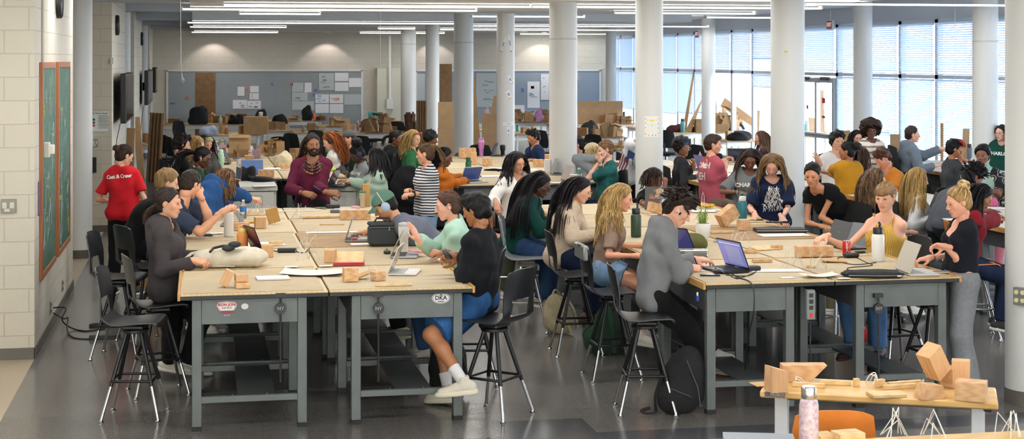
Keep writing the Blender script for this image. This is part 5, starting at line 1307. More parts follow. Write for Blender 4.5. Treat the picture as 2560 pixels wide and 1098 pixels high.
person('charlotte_dance','person standing with long brown braids in a grey lettered t-shirt, looking down',(1874,398),18.0,2,hyaw=-2,pitch=30,k=.965,skinc='#6f4834',hair=('braids',{'len':.34,'n':150}),hairc=('#1d1513','#3d2a1f','#57402e'),top=('t_shirt',FAB('#6c6e70'),'s',.02,{'sl':.9,'ez':1.2,'hem':-.12}),bottom=('trousers',FAB('#3b3d40'),1.97,.02),aR=(1852,482,17.75),aL=(1915,485,17.8),hR=('relax',(.5,-.8,-.2),(.4,0,1)),poleR=(-.3,1,-.3),extras=(('watch',1,'#e3dcd8','#3a3a3c'),))
pm=subdiv_text('CHARLOTTE',.062,bold=.003,y=.03);subdiv_text('DANCE',.062,bold=.003,y=-.045,mb=pm,mi=1);garment_print(PEOPLE['charlotte_dance'],pm,[M('#e6e6e2',.8),M('#3f5f4a',.8)],'chest',up=-.09)
person('navy_tee','standing person with long light brown hair, navy t-shirt with a white scrawled logo',(1930,413),16.8,-4,hyaw=-12,pitch=30,k=.975,skinc='#dfb09a',hair=('long',{'len':.40,'n':240,'wav':.006,'wf':4}),hairc=('#6a5038','#7f6240','#94754a'),top=('t_shirt',FAB('#18233f'),'s',.022,{'sl':.9,'ez':1.25,'hem':-.14,'wr':.0085}),bottom=('trousers',DKJ,1.97,.02),aR=(1887,538,16.5),aL=(1955,545,16.45),hR=('flat',(.6,.0,-.5),(.6,.2,.7)),hL=('flat',(.6,.3,-.5),(.6,0,.7)),extras=('necklace',('bracelet',1,'#b84a3c'),('bracelet',-1,'#b9b4ab')))
pm=MB();rr=np.random.RandomState(9)
for i in range(170):
 y=rr.uniform(-.14,.1);wd=.055+.075*max(0,(.06-y)/.2);x=rr.uniform(-wd,wd);a=rr.normal(1.57,.5);l_=rr.uniform(.02,.05)
 bar(pm,x-math.cos(a)*l_/2,y-math.sin(a)*l_/2,x+math.cos(a)*l_/2,y+math.sin(a)*l_/2,rr.uniform(.003,.006),2)
garment_print(PEOPLE['navy_tee'],pm,[M('#e4e2de',.8)],'chest',up=-.10)
person('black_top','person with dark hair tied back leaning over in a black square-neck top and khaki trousers',(2031,436),15.7,-28,hyaw=-24,pitch=20,k=.98,skinc='#c68f6c',hair=('lowbun',{'tie':(0,-.11,-.02),'r':.05}),hairc=('#15120f','#1d1815'),top=('crop_top',FAB('#141417'),'s',.01,{'neck':'scoop','sl':.3,'hem':.3}),bottom=('trousers',KHAKI,1.97,.024,{'rise':.12}),pelv=(2108,575,16.1),aL=(.08,.10,-.33,0),aR=(2055,566,15.7),hL=('relax',(.5,.2,-.8),(.4,-.8,.3)),poleL=(-.3,-1,.2),extras=('earring',))
person('yellow_top','smiling person with a fringe and light brown bun in a ribbed mustard sleeveless top',(2213,492),13.5,-42,hyaw=-34,pitch=12,seat=.66,skinc='#e2b298',hair=('bun',{'tie':(0,-.11,.03),'r':.04,'bang':1}),hairc=('#8a6a48','#a8845a','#6f5436'),top=('ribbed_top',STRIPE('#96732a','#c7a24a',.014,.22,'X'),'n',.012,{'neck':'tank','hem':-.06}),bottom=('jeans',DEN('#4a6b96'),1.97,.014),aR=(2062,592,13.5),aL=(2235,640,13.5),hR=('type',(1,.2,-.2),(.1,0,1)),poleR=(0,.4,-1),poleL=(-.5,-1,0),shoes=('#4a2a2c','#3a2a26'))
person('bun_girl','standing person with a messy blonde bun, black t-shirt and grey sweatpants',(2396,505),12.35,-84,hyaw=-80,pitch=16,k=.965,skinc='#e0a98e',hair=('bun',{'tie':(0,-.07,.10),'r':.05}),hairc=('#9a774a','#c2a068','#7a5c3a','#d6b985'),top=('t_shirt',FAB('#15171f'),'s',.008,{'neck':'scoop','sl':.46,'hem':.14}),bottom=('sweatpants',M('#7b7d82',.95,var=.12,vs=40,bump=.2,bs=200),1.99,.022,{'flare':1.35,'rise':.05}),aL=(2362,617,12.2),aR=(2325,645,12.55),hL=('pinch',(1,.1,.15),(0,-.6,.8)),hR=('type',(1,.1,-.15),(0,0,1)),poleL=(-.9,-.3,-.6),shoes='#e2dfd8',extras=('necklace',('bracelet',1,'#1a1a1c')))
person('white_sweat','smiling person with long blonde hair in a white-grey sweatshirt, seen side on',(2296,448),17.2,82,hyaw=78,pitch=12,seat=.55,skinc='#e3b5a0',hair=('long',{'len':.42}),hairc=('#9a7a46','#b08e55','#8a6c40'),top=('sweatshirt',FAB('#c9cacb',.05),'l',.024,{'ez':1.2}),bottom=TDJ,aR=(2335,548,17.0),aL=(2345,535,17.2))
person('brown_back','person with long brown hair and dark glasses in a black top, seen from behind',(2189,452),15.9,122,hyaw=112,pitch=10,seat=.60,skinc='#dba98d',hair=('wavy',{'len':.36,'back':1}),hairc=('#4b3727','#6a4f38','#7f6247'),top=('top',BLACKC,'s',.018,{'sl':.9}),bottom=TDJ,extras=(('glasses','#1c1c1e'),))
person('red_jacket','person with straight black hair in a dark red and white track jacket',(2455,492),14.9,78,hyaw=74,pitch=32,seat=.6,skinc='#a5724f',hair=('long',{'len':.42,'back':1}),hairc=('#121014','#1a171b'),top=('track_jacket',FAB('#7d1822',.2),'l',.03,{'ez':1.35,'sl':.92,'hem':-.26,'wr':.008}),bottom=TDJ,aR=(2510,548,1.06),aL=(2515,540,1.06),shoes='#2a2a2c')
bm2=MB();bar(bm2,-.10,.12,.08,-.22,.07,8);bm2.mat(1);bar(bm2,-.16,.06,.02,-.24,.012,8);garment_print(PEOPLE['red_jacket'],bm2,[M('#e3d9d4',.8),M('#e9e2de',.8)],'chest',up=.03,turn=75)
person('grey_lean','person with short black hair bent over the white table in a slate grey t-shirt',(2434,444),16.9,96,hyaw=98,pitch=30,sex='m',k=1.02,skinc='#7a5139',hair='curly',hairc=('#151214','#1d181a'),top=('t_shirt',FAB('#555962'),'s',.024,{'ez':1.2,'sl':.9,'hem':-.1}),bottom=('cargo_trousers',FAB('#23262a'),1.97,.026),pelv=(2352,565,16.7),aR=(2470,545,16.6),aL=(2480,530,17.2))
person('mustard','person with a black bun in a mustard t-shirt, back turned, arm held out',(2117,378),19.6,-158,hyaw=-112,pitch=6,k=.955,skinc='#a8744f',hair=('lowbun',{'tie':(0,-.115,.045),'r':.058}),hairc=('#131113','#1a1719'),top=('t_shirt',FAB('#bb8420'),'s',.022,{'sl':.85,'ez':1.15}),bottom=TDJ,aR=(2060,430,19.9),aL=(2075,425,20.1))
person('white_tee','person with tousled black hair facing the camera in a white t-shirt',(2093,352),21.6,15,pitch=6,seat=.66,sex='m',skinc='#d9a98c',hair='curly',hairc=('#17130f','#211b17'),top=('t_shirt',FAB('#e4e4e2',.03),'s',.02,{'sl':.9}),bottom=TROU,aR=(2048,405,21.3),aL=(2120,430,21.3),hR=('open',(.4,.6,.7),(.8,0,.3)))
person('specs_far','person with long black hair and round glasses at the back, beside the big curly hair',(2142,345),25,10,pitch=5,seat=.6,skinc='#d6a68d',hair=('long',{'len':.3}),hairc=('#15131a','#1d1a20'),top=('top',FAB('#2c2c30'),'l',.016),bottom=TROU,extras=(('glasses','#b8b0a8'),))
person('striped_curly','person with tall brown curls and glasses in a cream and brown striped shirt',(2178,327),24,12,hyaw=-2,pitch=5,k=1.0,skinc='#6b4430',hair=('afro',{'r':.172}),hairc=('#2d1d16','#47301f','#5a3d28'),top=('striped_shirt',STRIPE('#8a7464','#ded8cf',.085,.35),'s',.022,{'sl':.95,'ez':1.2}),bottom=TROU,aL=(2225,408,23.6),aR=(2160,410,23.6),extras=(('glasses','#2a2422'),))
person('orange_tee','person with curly reddish brown hair bent forward in an orange t-shirt',(2206,396),20.2,-62,hyaw=-70,pitch=38,seat=.58,sex='m',skinc='#d89f80',hair='curly',hairc=('#4f2c1c','#6d3f28','#80492e'),top=('t_shirt',FAB('#c27a2a'),'s',.022,{'sl':.9,'ez':1.2}),bottom=TDJ,aL=(2195,455,19.8),aR=(2175,450,20.0))
person('lilac','person with long brown hair and a lilac strap top, behind the mustard t-shirt',(2152,388),20.9,165,hyaw=150,pitch=10,seat=.6,skinc='#dcae96',hair=('long',{'len':.36,'back':1}),hairc=('#33231b','#4a3427'),top=('strap_top',FAB('#77799a'),'n',.012,{'neck':'tank'}),bottom=TDJ)
person('grey_hoodie','person with cropped brown hair in a blue-grey hoodie, reaching right across a table',(2281,336),23.8,96,hyaw=84,pitch=4,seat=.66,sex='m',k=1.08,skinc='#d8a58a',hair=('short',{'t':.013}),hairc=('#33251d','#44332a'),top=('hoodie',FAB('#66717c'),'l',.024,{'hood':1,'ez':1.15}),bottom=('trousers',FAB('#2b2d22'),1.97,.02),aR=(2335,415,23.6),aL=(2352,372,24.0),hL=('relax',(1,0,0),(0,0,1)))
person('varsity','person with short black hair dyed red in front, in a grey jacket with white sleeves',(2387,372),21,96,hyaw=82,pitch=12,seat=.6,skinc='#c48f6c',hair=('short',{'t':.02}),hairc=('#17131a',),top=('varsity_jacket',FAB('#46494c'),'s',.024,{'sl':.18,'ez':1.0}),bottom=TROU,aR=(2402,395,20.9),hR=('fist',(.1,0,1),(1,0,0)),aL=(2420,440,21.2),poleR=(.8,.4,-1))
c_=PEOPLE['varsity'];q=[]
for s_ in(-1,1):
 a_,E_,T_=c_['arms'][s_];q+=[cone(a_,E_,.05*c_['k'],.042*c_['k'],.03),ccone(E_,E_+(T_-E_)*.55,.042*c_['k'],.036*c_['k'],.03)]
c_['emit']('sleeves',field_mesh(q,.014,off=.02,noise=(.004,30,2)),[FAB('#dcdfe3',.04)])
hv_=MB();c_['headpart']('red_fringe',strands(c_,[(V3(x,.05+abs(x)*-.3,.11),V3(x*3,1,.25))for x in np.linspace(-.07,.07,22)]+[(V3(x,.02,.125),V3(x*3,1,.3))for x in np.linspace(-.06,.06,18)],5,.11,.012,gravity=.3,out=.026,seed=2),M('#a33a34',.6)).matrix_local=Matrix()
person('kimono','person with short black hair and glasses in a black and white kimono over mint',(2456,388),19.5,-14,hyaw=-30,pitch=6,seat=.56,fat=1.28,skinc='#8a5a42',hair=('short',{'t':.022}),hairc=('#141113','#1d181a'),top=('turtleneck',FAB('#a9c2b6',.05),'n',.012,{'neck':'turtle'}),bottom=('trousers',FAB('#b56a74'),1.97,.02),aR=(2440,470,19.1),aL=(2478,478,19.1),hR=('grip',(.5,-.8,0),(.5,0,.8)),hL=('grip',(.5,.8,0),(.5,0,.8)),extras=(('glasses','#c9b9a9'),))
c_=PEOPLE['kimono'];q=list(c_['tor'])+[('p',c_['Pv']-c_['up0']*.02,c_['up0'],0,0,0,'p'),cone(c_['N'],c_['N']+V3(0,0,.25),.07,.1,.01,'-')]
q+=[cone(c_['s1']+c_['cf']*.24,c_['s3']+c_['cf']*.2+V3(0,0,.1),.15,.12,.015,'-')]
for s_ in(-1,1):
 a_,E_,T_=c_['arms'][s_];q+=[cone(a_,E_,.075,.085,.04),ccone(E_,E_+(T_-E_)*.5,.08,.085,.03)]
c_['emit']('kimono',field_mesh(q,.014,off=.03,noise=(.006,26,2)),[PATTERN('#19181b','#c9c6c3',11)])
person('charlotte_far','standing person at the far right with glasses and a dark green lettered t-shirt',(2503,332),24,-16,hyaw=-52,pitch=4,k=.985,skinc='#e0b5a2',hair=('long',{'len':.4}),hairc=('#2a1e1d','#3a2a27'),top=('t_shirt',FAB('#16443a'),'s',.022,{'sl':.95,'ez':1.2}),bottom=TDJ,extras=(('glasses','#4a3a3a'),))
garment_print(PEOPLE['charlotte_far'],subdiv_text('CHARLOTTE',.07,bold=.003),[M('#dfe6e0',.8)],'chest',up=-.06)
person('navy_back','person with wavy black hair and thin moustache in a navy t-shirt by the taped column',(1333,342),26,-62,pitch=22,seat=.52,sex='m',fat=1.1,skinc='#b98563',hair='curly',hairc=('#141113','#1c1819'),top=('t_shirt',FAB('#1f2f4e'),'s',.018,{'sl':.9}),bottom=TROU,aL=(1340,402,.97),aR=(1300,392,.97))
person('brunette','person with long brown hair in a white top working between two upright wooden blocks',(1392,357),24.6,-84,pitch=20,seat=.5,skinc='#d9a488',hair=('long',{'len':.38}),hairc=('#3b281e','#553a2a','#6d4d37'),top=('top',FAB('#dedde0',.04),'s',.016),bottom=TJ,aL=(1375,420,.97),aR=(1368,412,.97),extras=('earring',))
person('grey_tee_back','person with black hair tied back in a light grey t-shirt, side on',(1442,362),23,-84,pitch=10,seat=.54,skinc='#cf9a7c',hair=('lowbun',{'tie':(0,-.11,-.03),'r':.045}),hairc=('#171417','#1f1b1e'),top=('t_shirt',FAB('#8f9294'),'s',.02,{'sl':.9,'ez':1.2}),bottom=TJ,aL=(1412,425,.98),aR=(1408,418,.98))
person('beanie','person in a cream beanie with long blonde hair and a pale grey hoodie',(1479,382),21.9,-80,pitch=6,seat=.5,skinc='#deb09a',hair=('long',{'len':.36}),hairc=('#b0905c','#c9ab78'),top=('hoodie',FAB('#8e979c'),'l',.024,{'hood':1,'ez':1.15}),bottom=TJ,aL=(1492,395,21.7),aR=(1450,445,.98),poleL=(1,-.4,-.2),extras=(('headband','#d6c6a0',1),))
person('teal','person with pinned up light brown hair in a teal tie-dye t-shirt, fist at the chin',(1513,374),20.8,-78,pitch=16,seat=.58,skinc='#e3b8a3',hair=('lowbun',{'tie':(0,-.115,-.03),'r':.03}),hairc=('#7a5a3e','#8f6c4a'),top=('t_shirt',M('#155a58',.9,var=.5,vs=9,bump=.2,bs=240),'s',.018,{'sl':.8}),bottom=TDJ,aL=(1500,402,20.6),hL=('fist',(.1,0,1),(.9,0,0)),aR=(1480,445,.98),poleL=(.8,-.3,-1),extras=(('bracelet',-1,'#222224'),))
person('flag','person bent over behind the poster column in a shirt with red stripes',(1606,338),23.8,130,pitch=30,k=1.0,skinc='#c99a7c',hair='short',hairc=('#2a201a',),top=('printed_shirt',FAB('#dfe0e2',.05),'l',.028,{'ez':1.3,'hem':-.2}),bottom=TROU,pelv=(1570,440,24.2),aL=(.3,0,-.35,0),aR=(.3,.1,-.35,0))
fm2=MB()
for i in range(6):fm2.mat(0);bar(fm2,-.20+.05*i,-.05,-.14+.05*i,-.35,.022,8)
fm2.mat(1);bar(fm2,.02,.1,.1,-.12,.12,6);garment_print(PEOPLE['flag'],fm2,[M('#8c3038',.8),M('#2f4a7c',.8)],'back',up=-.0,turn=-20)
person('far_brunette','person with light brown hair at the far tables left of the rightmost thick column',(1902,345),27,-82,pitch=8,seat=.5,skinc='#e3b29c',hair=('long',{'len':.3}),hairc=('#5a4130','#735541'),top=('top',FAB('#3a3046'),'l',.016),bottom=TROU)
def st(kind,label,px,py,a,group=None):
 p=P(px,py,SEATZ);return stool(kind,label,p.x,p.y,cyaw(a),group)
st('black','empty worn black stool at the front left, nobody sitting on it',338,800,92)
st('black','black stool under the person in the dark grey hoodie',396,757,112)
st('black','black stool behind the hoodie person, in front of the red shirt',300,690,88)
st('black','black stool with chalk scribbles on its back, behind the grey hoodie shoulder',366,664,128)
st('blackall','black stool under the person in the slate navy t-shirt',405,628,90)
st('black','black stool under the person in black sweater and denim shorts',1236,797,-122)
st('black','black stool under the person in the pale mint sweater',1178,738,-88)
st('grey','grey stool with chrome legs under the person with waist-long braids',1318,642,86)
st('orange','orange stool with scrawled writing, beside the white buttoned top',1278,590,92)
st('black','black stool under the cream knit cardigan',1440,684,98)
so_=st('black','black stool with its back wrapped in grey tape, under the cut-off jeans',1530,728,100)
tw=MB();tw.box(0,-.255,1.03,.36,.045,.12,.01);tw.build('tape_wrap',M('#8f9192',.3,.6),so_)
st('black','black stool under the writing person in the grey hoodie',1612,790,92)
st('white','stool with white legs under the right island, behind its left steel legs',2092,668,-60)
st('black','black stool under the mustard ribbed top',2238,708,-70)
st('black','empty black stool tucked under the near right corner table',2330,742,-75)
st('orange','orange stool under the red and white track jacket',2436,655,84)
def tc(label,px,d,a,group=None):
 p=PD(px,HY,d);return task_chair(label,p.x,p.y,cyaw(a),group)
tcs=[(372,18.8,100,'black task chair by the cardboard boxes, right of the red t-shirt'),(1016,19.9,-70,'black task chair with a coat over it, under the mint sweatshirt'),(1728,20.2,112,'black mesh task chair under the faded pink t-shirt'),(418,34,150,'black task chair by the left wall, left of the far wooden table'),(447,33.0,120,'black task chair in front of the charcoal rucksack, by the left wall'),(488,29.5,130,'black task chair left of the crumpled blue cloth'),(462,41,60,'black task chair furthest back at left, below the sticky note'),(705,33,175,'black task chair left one of the dark group behind the dreadlocks'),(742,34.5,150,'black task chair in the middle of the dark group behind the dreadlocks'),(771,31,-60,'black task chair tilted right beside the dreadlocks'),(800,36,160,'black task chair under the orange bottle on far table'),(835,29.6,110,'black task chair right behind the red hair'),(903,33.4,178,'black task chair left of the turquoise cloth'),(930,42,30,'black task chair far back by the cream pilaster'),(997,41,170,'black task chair at the foot of the first far column'),(1096,27.5,178,'black task chair between two columns behind the blond green sweater'),(1124,37,95,'black task chair seen edge on left of the blue-grey column'),(1204,30,172,'black task chair right of the blue-grey column'),(1248,23.5,165,'black task chair by the pink bottle, low behind the table'),(1352,36,165,'black task chair at the far wall under the pinned sheets'),(1462,32,172,'black task chair right of the ringed column'),(1494,34,150,'black task chair beside the dark coats right of ringed column'),(1580,27.5,95,'black task chair seen edge on left of the poster column'),(1664,36,170,'dark task chair in front of the windows right of the poster column'),(2030,22.5,172,'black task chair left of the white t-shirt'),(2356,20.6,98,'grey task chair under the person with red dyed hair'),(2396,19.6,30,'dark task chair beside the patterned kimono'),(1740,30,160,'grey task chair behind the short brown hair of the pink t-shirt'),(1800,27.5,140,'dark task chair right of the faded pink t-shirt, behind the open laptop')]
for px,d,a,lb in tcs:tc(lb,px,d,a)
pb=PD(1168,HY,27.6);o=task_chair('blue task chair in front of the blue-grey column',pb.x,pb.y,cyaw(175));recolor(o,{bpy.data.objects['backrest'].data.materials[0]:M('#33405a',.6)})
def seatat(key,label,z=None):
 c=PEOPLE[key];a=math.atan2(c['fw'][1],c['fw'][0])-PI/2
 o=task_chair(label,c['Pv'][0]-c['fw'][0]*.0,c['Pv'][1],a);
 s=(c['Pv'][2]-.115*c['k'])/.49;o.scale=(1,1,s);return o
for k_,lb in(('green_braids','dark green t-shirt'),('skull_tee','skull t-shirt'),('redhead','red hair'),('greycap','charcoal cap'),('puff','navy headphones'),('black_hoodie','black hoodie'),('green_sweater','bright green sweater'),('orange_back','orange top'),('blue_headband','blue headband'),('navy_back','navy t-shirt by the taped column'),('brunette','brunette in the white top'),('grey_tee_back','light grey t-shirt'),('beanie','cream beanie'),('teal','teal tie-dye t-shirt'),('beads_girl','beaded twists'),('white_sweat','white-grey sweatshirt'),('orange_tee','orange t-shirt'),('grey_hoodie','blue-grey hoodie'),('kimono','patterned kimono'),('white_tee','white t-shirt at the back'),('brown_back','black top with long brown hair'),('far_brunette','brown hair at far tables'),('blonde_left','half hidden blonde'),('headband','green headband'),('specs_far','round glasses at the back'),('lilac','lilac strap top'),('afro_back','short black afro')):
 seatat(k_,'black task chair under the person with the '+lb)
def dpx(label,px0,px1,py,z,dp,**k):
 a=P(px0,py,z);w=(px1-px0)/F*depth(a)/CS;return desk('desk',label,a.x,a.y,w,dp,z,**k)
GREYT=M('#c9c9c2',.5,var=.06,vs=4);PERF=M('#cfcec6',.5)
def perforated(label,px0,px1,py,z,dp):
 a=P(px0,py,z);w=(px1-px0)/F*depth(a)/CS
 TABLES.append((a.x,a.x+w,a.y,a.y+dp,z));t=thing('steel_desk',label,'desk',(a.x+w/2,a.y+dp/2,0))
 m=MB();m.box(0,0,z-.03,w,dp,.06,.004);m.build('tabletop',GREYT,t)
 for x in(-w/2+.05,w/2-.05):
  m=MB();m.box(x,0,(z-.06)/2,.07,dp-.1,z-.06,.004);m.build('side_leg',GREYT,t)
 m=MB();m.box(0,-dp/2+.03,z-.26,w-.1,.02,.38,.003);pn=m.build('front_panel',PERF,t)
 m=MB()
 for i in range(int((w-.28)/.024)):
  for j in range(12):m.cyl((-w/2+.12+i*.024+(j%2)*.012,-dp/2+.0195,z-.12-j*.024),(-w/2+.12+i*.024+(j%2)*.012,-dp/2+.0185,z-.12-j*.024),.0062,n=6)
 m.build('perforations',M('#6d6b64',.8),pn)['kind']='stuff'
 m=MB();m.cyl((-w/2+.15,-dp/2-.0,z-.33),(w/2-.15,-dp/2-.0,z-.33),.014,n=8);m.build('rail',BLACKP,t)
 return t
perforated('cream steel desk with perforated front, left of the dreadlocked person',556,690,468,.93,1.4)
perforated('cream steel desk with perforated front, right of the dreadlocked person',798,898,468,.93,1.4)
a2=P(548,468,.93);b2=P(898,468,.93);X2,Y2,W2=a2.x,a2.y+1.42,(b2.x-a2.x)/2
for r in range(4):
 for c in range(2):
  draft_table('tan topped drafting table, %s row, %s column of the second left cluster'%(ordw[r+1],('left','right')[c]),X2+c*(W2+.004),Y2+r*1.5,W2,1.49,'lr'[c],(.06,.08),(BOARD2,BOARD)[(r+c)%2],z=.93)
a3=P(1146,463,TZ);b3=P(1530,463,TZ);W3=(b3.x-a3.x)/2
for r in range(4):
 for c in range(2):
  draft_table('drafting table, %s row, %s column of the middle cluster'%(ordw[r],('left','right')[c]),a3.x+c*(W3+.004),a3.y+r*1.5,W3,1.49,'lr'[c],(.08,.10),(BOARD2,BOARD)[(r+c)%2])
X4,Y4=6.72,19.8
for r in range(4):
 for c in range(2):
  draft_table('white board table, %s row, %s column beyond the pink t-shirt'%(ordw[r],('left','right')[c]),X4+c*1.02,Y4+r*1.5,1.015,1.49,'lr'[c],(.08,.10),(BOARD2,M('#d9d6cc',.7,var=.05,vs=4))[(r+c)%2],z=.90)
X5,Y5=7.72,13.6
for r in range(4):
 draft_table('white topped table, %s row, at the right behind the track jacket'%ordw[r],X5,Y5+r*1.5,1.1,1.49,'l',(.08,.10),M('#dcdad2',.7,var=.05,vs=4),z=.94)
for r in range(5):
 draft_table('white topped table, %s row, nearest the windows at the right'%ordw[r],10.75,17.2+r*1.8,1.15,1.79,'l',(.08,.10),M('#d9d6cc',.7,var=.05,vs=4),z=.92)
DESKS=[(460,657,311,.75,1.2,'far wooden table below the charcoal rucksack'),(500,648,337,.75,1.0,'wooden table with the crumpled blue cloth'),(345,402,360,.75,.8,'small pale table by the left wall with cardboard strips'),(655,732,327,.75,1.0,'pale table left of the dreadlocks'),(560,800,303,.75,1.0,'table below the pinned drawings, left half of far wall'),(806,935,296,.75,1.2,'far table with orange bottle and wire basket'),(795,905,316,.75,1.2,'wooden table behind the red hair'),(845,1044,333,.75,1.3,'table with the dark cardboard arches'),(1128,1245,326,.75,1.1,'brown table in front of the blue-grey column'),(1190,1380,306,.75,1.2,'far table right of the blue-grey column'),(1288,1385,334,.75,1.2,'table stacked with cardboard by the taped column'),(1441,1592,311,.75,1.3,'wooden table with the sunflowers'),(1443,1560,344,.75,1.2,'table with cardboard house models'),(1530,1590,372,.85,1.0,'table left of the poster column'),(1662,1884,332,.75,1.3,'long wooden table with folded cardboard by the windows'),(1815,1892,352,.75,1.0,'small wooden table with the black bag'),(2012,2075,342,.75,1.5,'wooden table with cardboard stacks right of the rightmost thick column'),(2225,2330,330,.75,1.0,'table by the windows behind the grey-blue hoodie'),(905,1040,303,.75,1.0,'far table at the foot of the cream pilaster'),(1040,1128,331,.75,1.1,'table between the first far columns'),(735,845,331,.75,1.1,'table hidden behind the dreadlocks'),(402,460,311,.75,1.0,'wooden table by the left wall below the blue tape'),(1385,1441,311,.75,1.2,'wooden table behind the ringed column'),(1592,1662,320,.75,1.1,'wooden table behind the poster column')]
for a in DESKS:dpx(a[5],a[0],a[1],a[2],a[3],a[4],topm=OAKT if 'wood' in a[5]else WOOD('#c4a67a','#ab8a5e',0,.7,.5))
p=PD(1150,325,30.5);m=MB();m.box(0,0,.3,1.15,.6,.6,.01);o=m.build('grey_cabinet',M('#9ca09e',.6));o.location=(p.x,p.y-.2,0);tag(o,'low grey cabinet at the foot of the blue-grey column','cabinet')
def onwall(px,z,x=XL):
 m_=(px-CX)/F;y=x*(CS-m_*SN)/(SN+m_*CS);return y
def chalk(px0,px1,label):
 y0,y1=onwall(px0,0,XL+.02),onwall(px1,0,XL+.02);zt,zb=2.565,.62
 t=thing('chalkboard',label,'chalkboard',(XL,(y0+y1)/2,zb));L_=y1-y0;Hh=zt-zb
 m,nt,b=newmat('chalk');LK=nt.links;tcd=nd(nt,'ShaderNodeTexCoord');n=nd(nt,'ShaderNodeTexNoise',Scale=3,Detail=6,Distortion=2.5);LK.new(tcd.outputs['Object'],n.inputs['Vector'])
 r=nd(nt,'ShaderNodeValToRGB');e=r.color_ramp.elements;e[0].position=.4;e[0].color=lin('#2f5a49');e[1].position=.8;e[1].color=lin('#5d8371');LK.new(n.outputs['Fac'],r.inputs['Fac']);LK.new(r.outputs['Color'],b.inputs['Base Color']);b.inputs['Roughness'].default_value=.6
 q=MB();q.box(.012,0,Hh/2,.02,L_-.06,Hh-.06);q.build('board',m,t)
 fw_=WOOD('#a8673c','#8a4f2c',2,1,.45)
 q=MB()
 for s_ in(-1,1):q.box(.015,s_*(L_/2-.025),Hh/2,.03,.05,Hh,.004)
 for z_ in(.03,Hh-.03):q.box(.015,0,z_,.03,L_-.1,.06,.004)
 q.build('frame',fw_,t)
 q=MB();rs=np.random.RandomState(int(px0))
 for i in range(26):
  y=rs.uniform(-L_/2+.2,L_/2-.2);z=rs.uniform(.2,Hh-.2);pts=[(.0235,y,z)]
  for j in range(6):y=min(max(y+rs.normal()*.06,-L_/2+.1),L_/2-.1);z=min(max(z+rs.normal()*.07,.1),Hh-.1);pts.append((.0235,y,z))
  q.mat(rs.randint(4)).tube([spline(pts,k/14)for k in range(15)],.0016,4)
 c=q.build('chalk_marks',[M('#d8dcd2',.9),M('#d9cf6a',.9),M('#8fb0d0',.9),M('#c98aa0',.9)],t);c['kind']='stuff'
chalk(104,138,'green chalkboard in a wooden frame, the nearer of two on the left wall');chalk(145.5,174,'green chalkboard in a wooden frame, the further of two, beside the column')
def clock(y,z,x,label,r=.16):
 t=thing('wall_clock',label,'clock',(x,y,z))
 m=MB().at(rotM(0,PI/2,0));m.lathe([(r,0),(r,.045),(r-.012,.055),(r-.018,.045),(0,.045)][:4],28);m.build('rim',BLACKP,t)
 m=MB().at(rotM(0,PI/2,0));m.cyl((0,0,.04),(0,0,.044),r-.016,n=28);f_=m.build('dial',M('#e9e8e4',.4),t)
 m=MB();m.box(.047,.02,.03,.003,.012,.09,T=rotM(.5,0,0));m.box(.048,-.03,.01,.003,.008,.12,T=rotM(1.9,0,0));m.build('hands',BLACKP,f_)
clock(onwall(142,0),3.16,XL,'black round wall clock nearest, above the chalkboards')
clock(onwall(289,0,PX2),3.12,PX2,'black round wall clock above the large wall screen')
clock(onwall(352,0,XL+.06),3.06,XL+.06,'black round wall clock, third along the left wall')
clock(onwall(387,0,XL+.06),3.05,XL+.06,'black round wall clock furthest along the left wall')
def tv(px0,px1,pt,pb,x,label,tilt=0):
 y0,y1=onwall(px0,0,x),onwall(px1,0,x);d=(y0+y1)/2*CS;zt,zb=EH-(pt-HY)*d/F,EH-(pb-HY)*d/F
 t=thing('wall_screen',label,'television',(x,(y0+y1)/2,(zt+zb)/2));hh=zt-zb;L_=max(.6,y1-y0)
 m=MB();m.box(.15,0,0,.09,L_,hh,.01);b=m.build('housing',BLACKP,t)
 m=MB();m.box(.197,0,0,.004,L_-.08,hh-.08);m.build('screen',M('#08090b',.08),b)
 m=MB();m.box(.06,0,0,.12,.12,.2);m.build('wall_bracket',M('#3a3b3d',.5),t)
 m=MB();m.tube([(.1,-L_/2+.1,-hh/2),(.05,-L_/2+.05,-hh/2-.25),(.03,-L_/2-.1,-hh/2-.6)],.006,6);m.build('power_cord',BLACKR,t)
tv(283,303,182,300,PX2,'large black wall screen above the red t-shirt');tv(349,362,175,257,XL+.06,'black wall screen, second along the left wall');tv(392,402,167,227,XL+.06,'black wall screen furthest along the left wall');tv(371,376,168,230,XL+.06,'narrow dark panel between two wall screens')
def plate(name,label,px,py,wpx,hpx,y,mat,cat,th=.02,extra=None):
 m_=(px-CX)/F;x=y*(SN+m_*CS)/(CS-m_*SN);d=x*SN+y*CS;z=EH-(py-HY)*d/F
 t=thing(name,label,cat,(x,y,z));m=MB();m.box(0,-th/2,0,wpx/F*d/CS,th,hpx/F*d,.002);m.build('plate',mat,t)
 if extra:extra(t,wpx/F*d/CS,hpx/F*d,th)
 return t
def swx(t,w_,h_,th):
 m=MB()
 for s_ in(-.27,.22):m.box(s_*w_,-th-.003,.05*h_,w_*.3,.006,h_*.45,.002)
 m.box(-.1*w_,-th-.002,-.3*h_,w_*.35,.003,h_*.22);m.build('outlet_covers',M('#c9c6bc',.5),t)
plate('switch_plate','grey steel switch plate at the left edge of the near wall',22,515,36,34,P1.y,M('#77736b',.4,.4),'switch plate',extra=swx)
yp=24.7
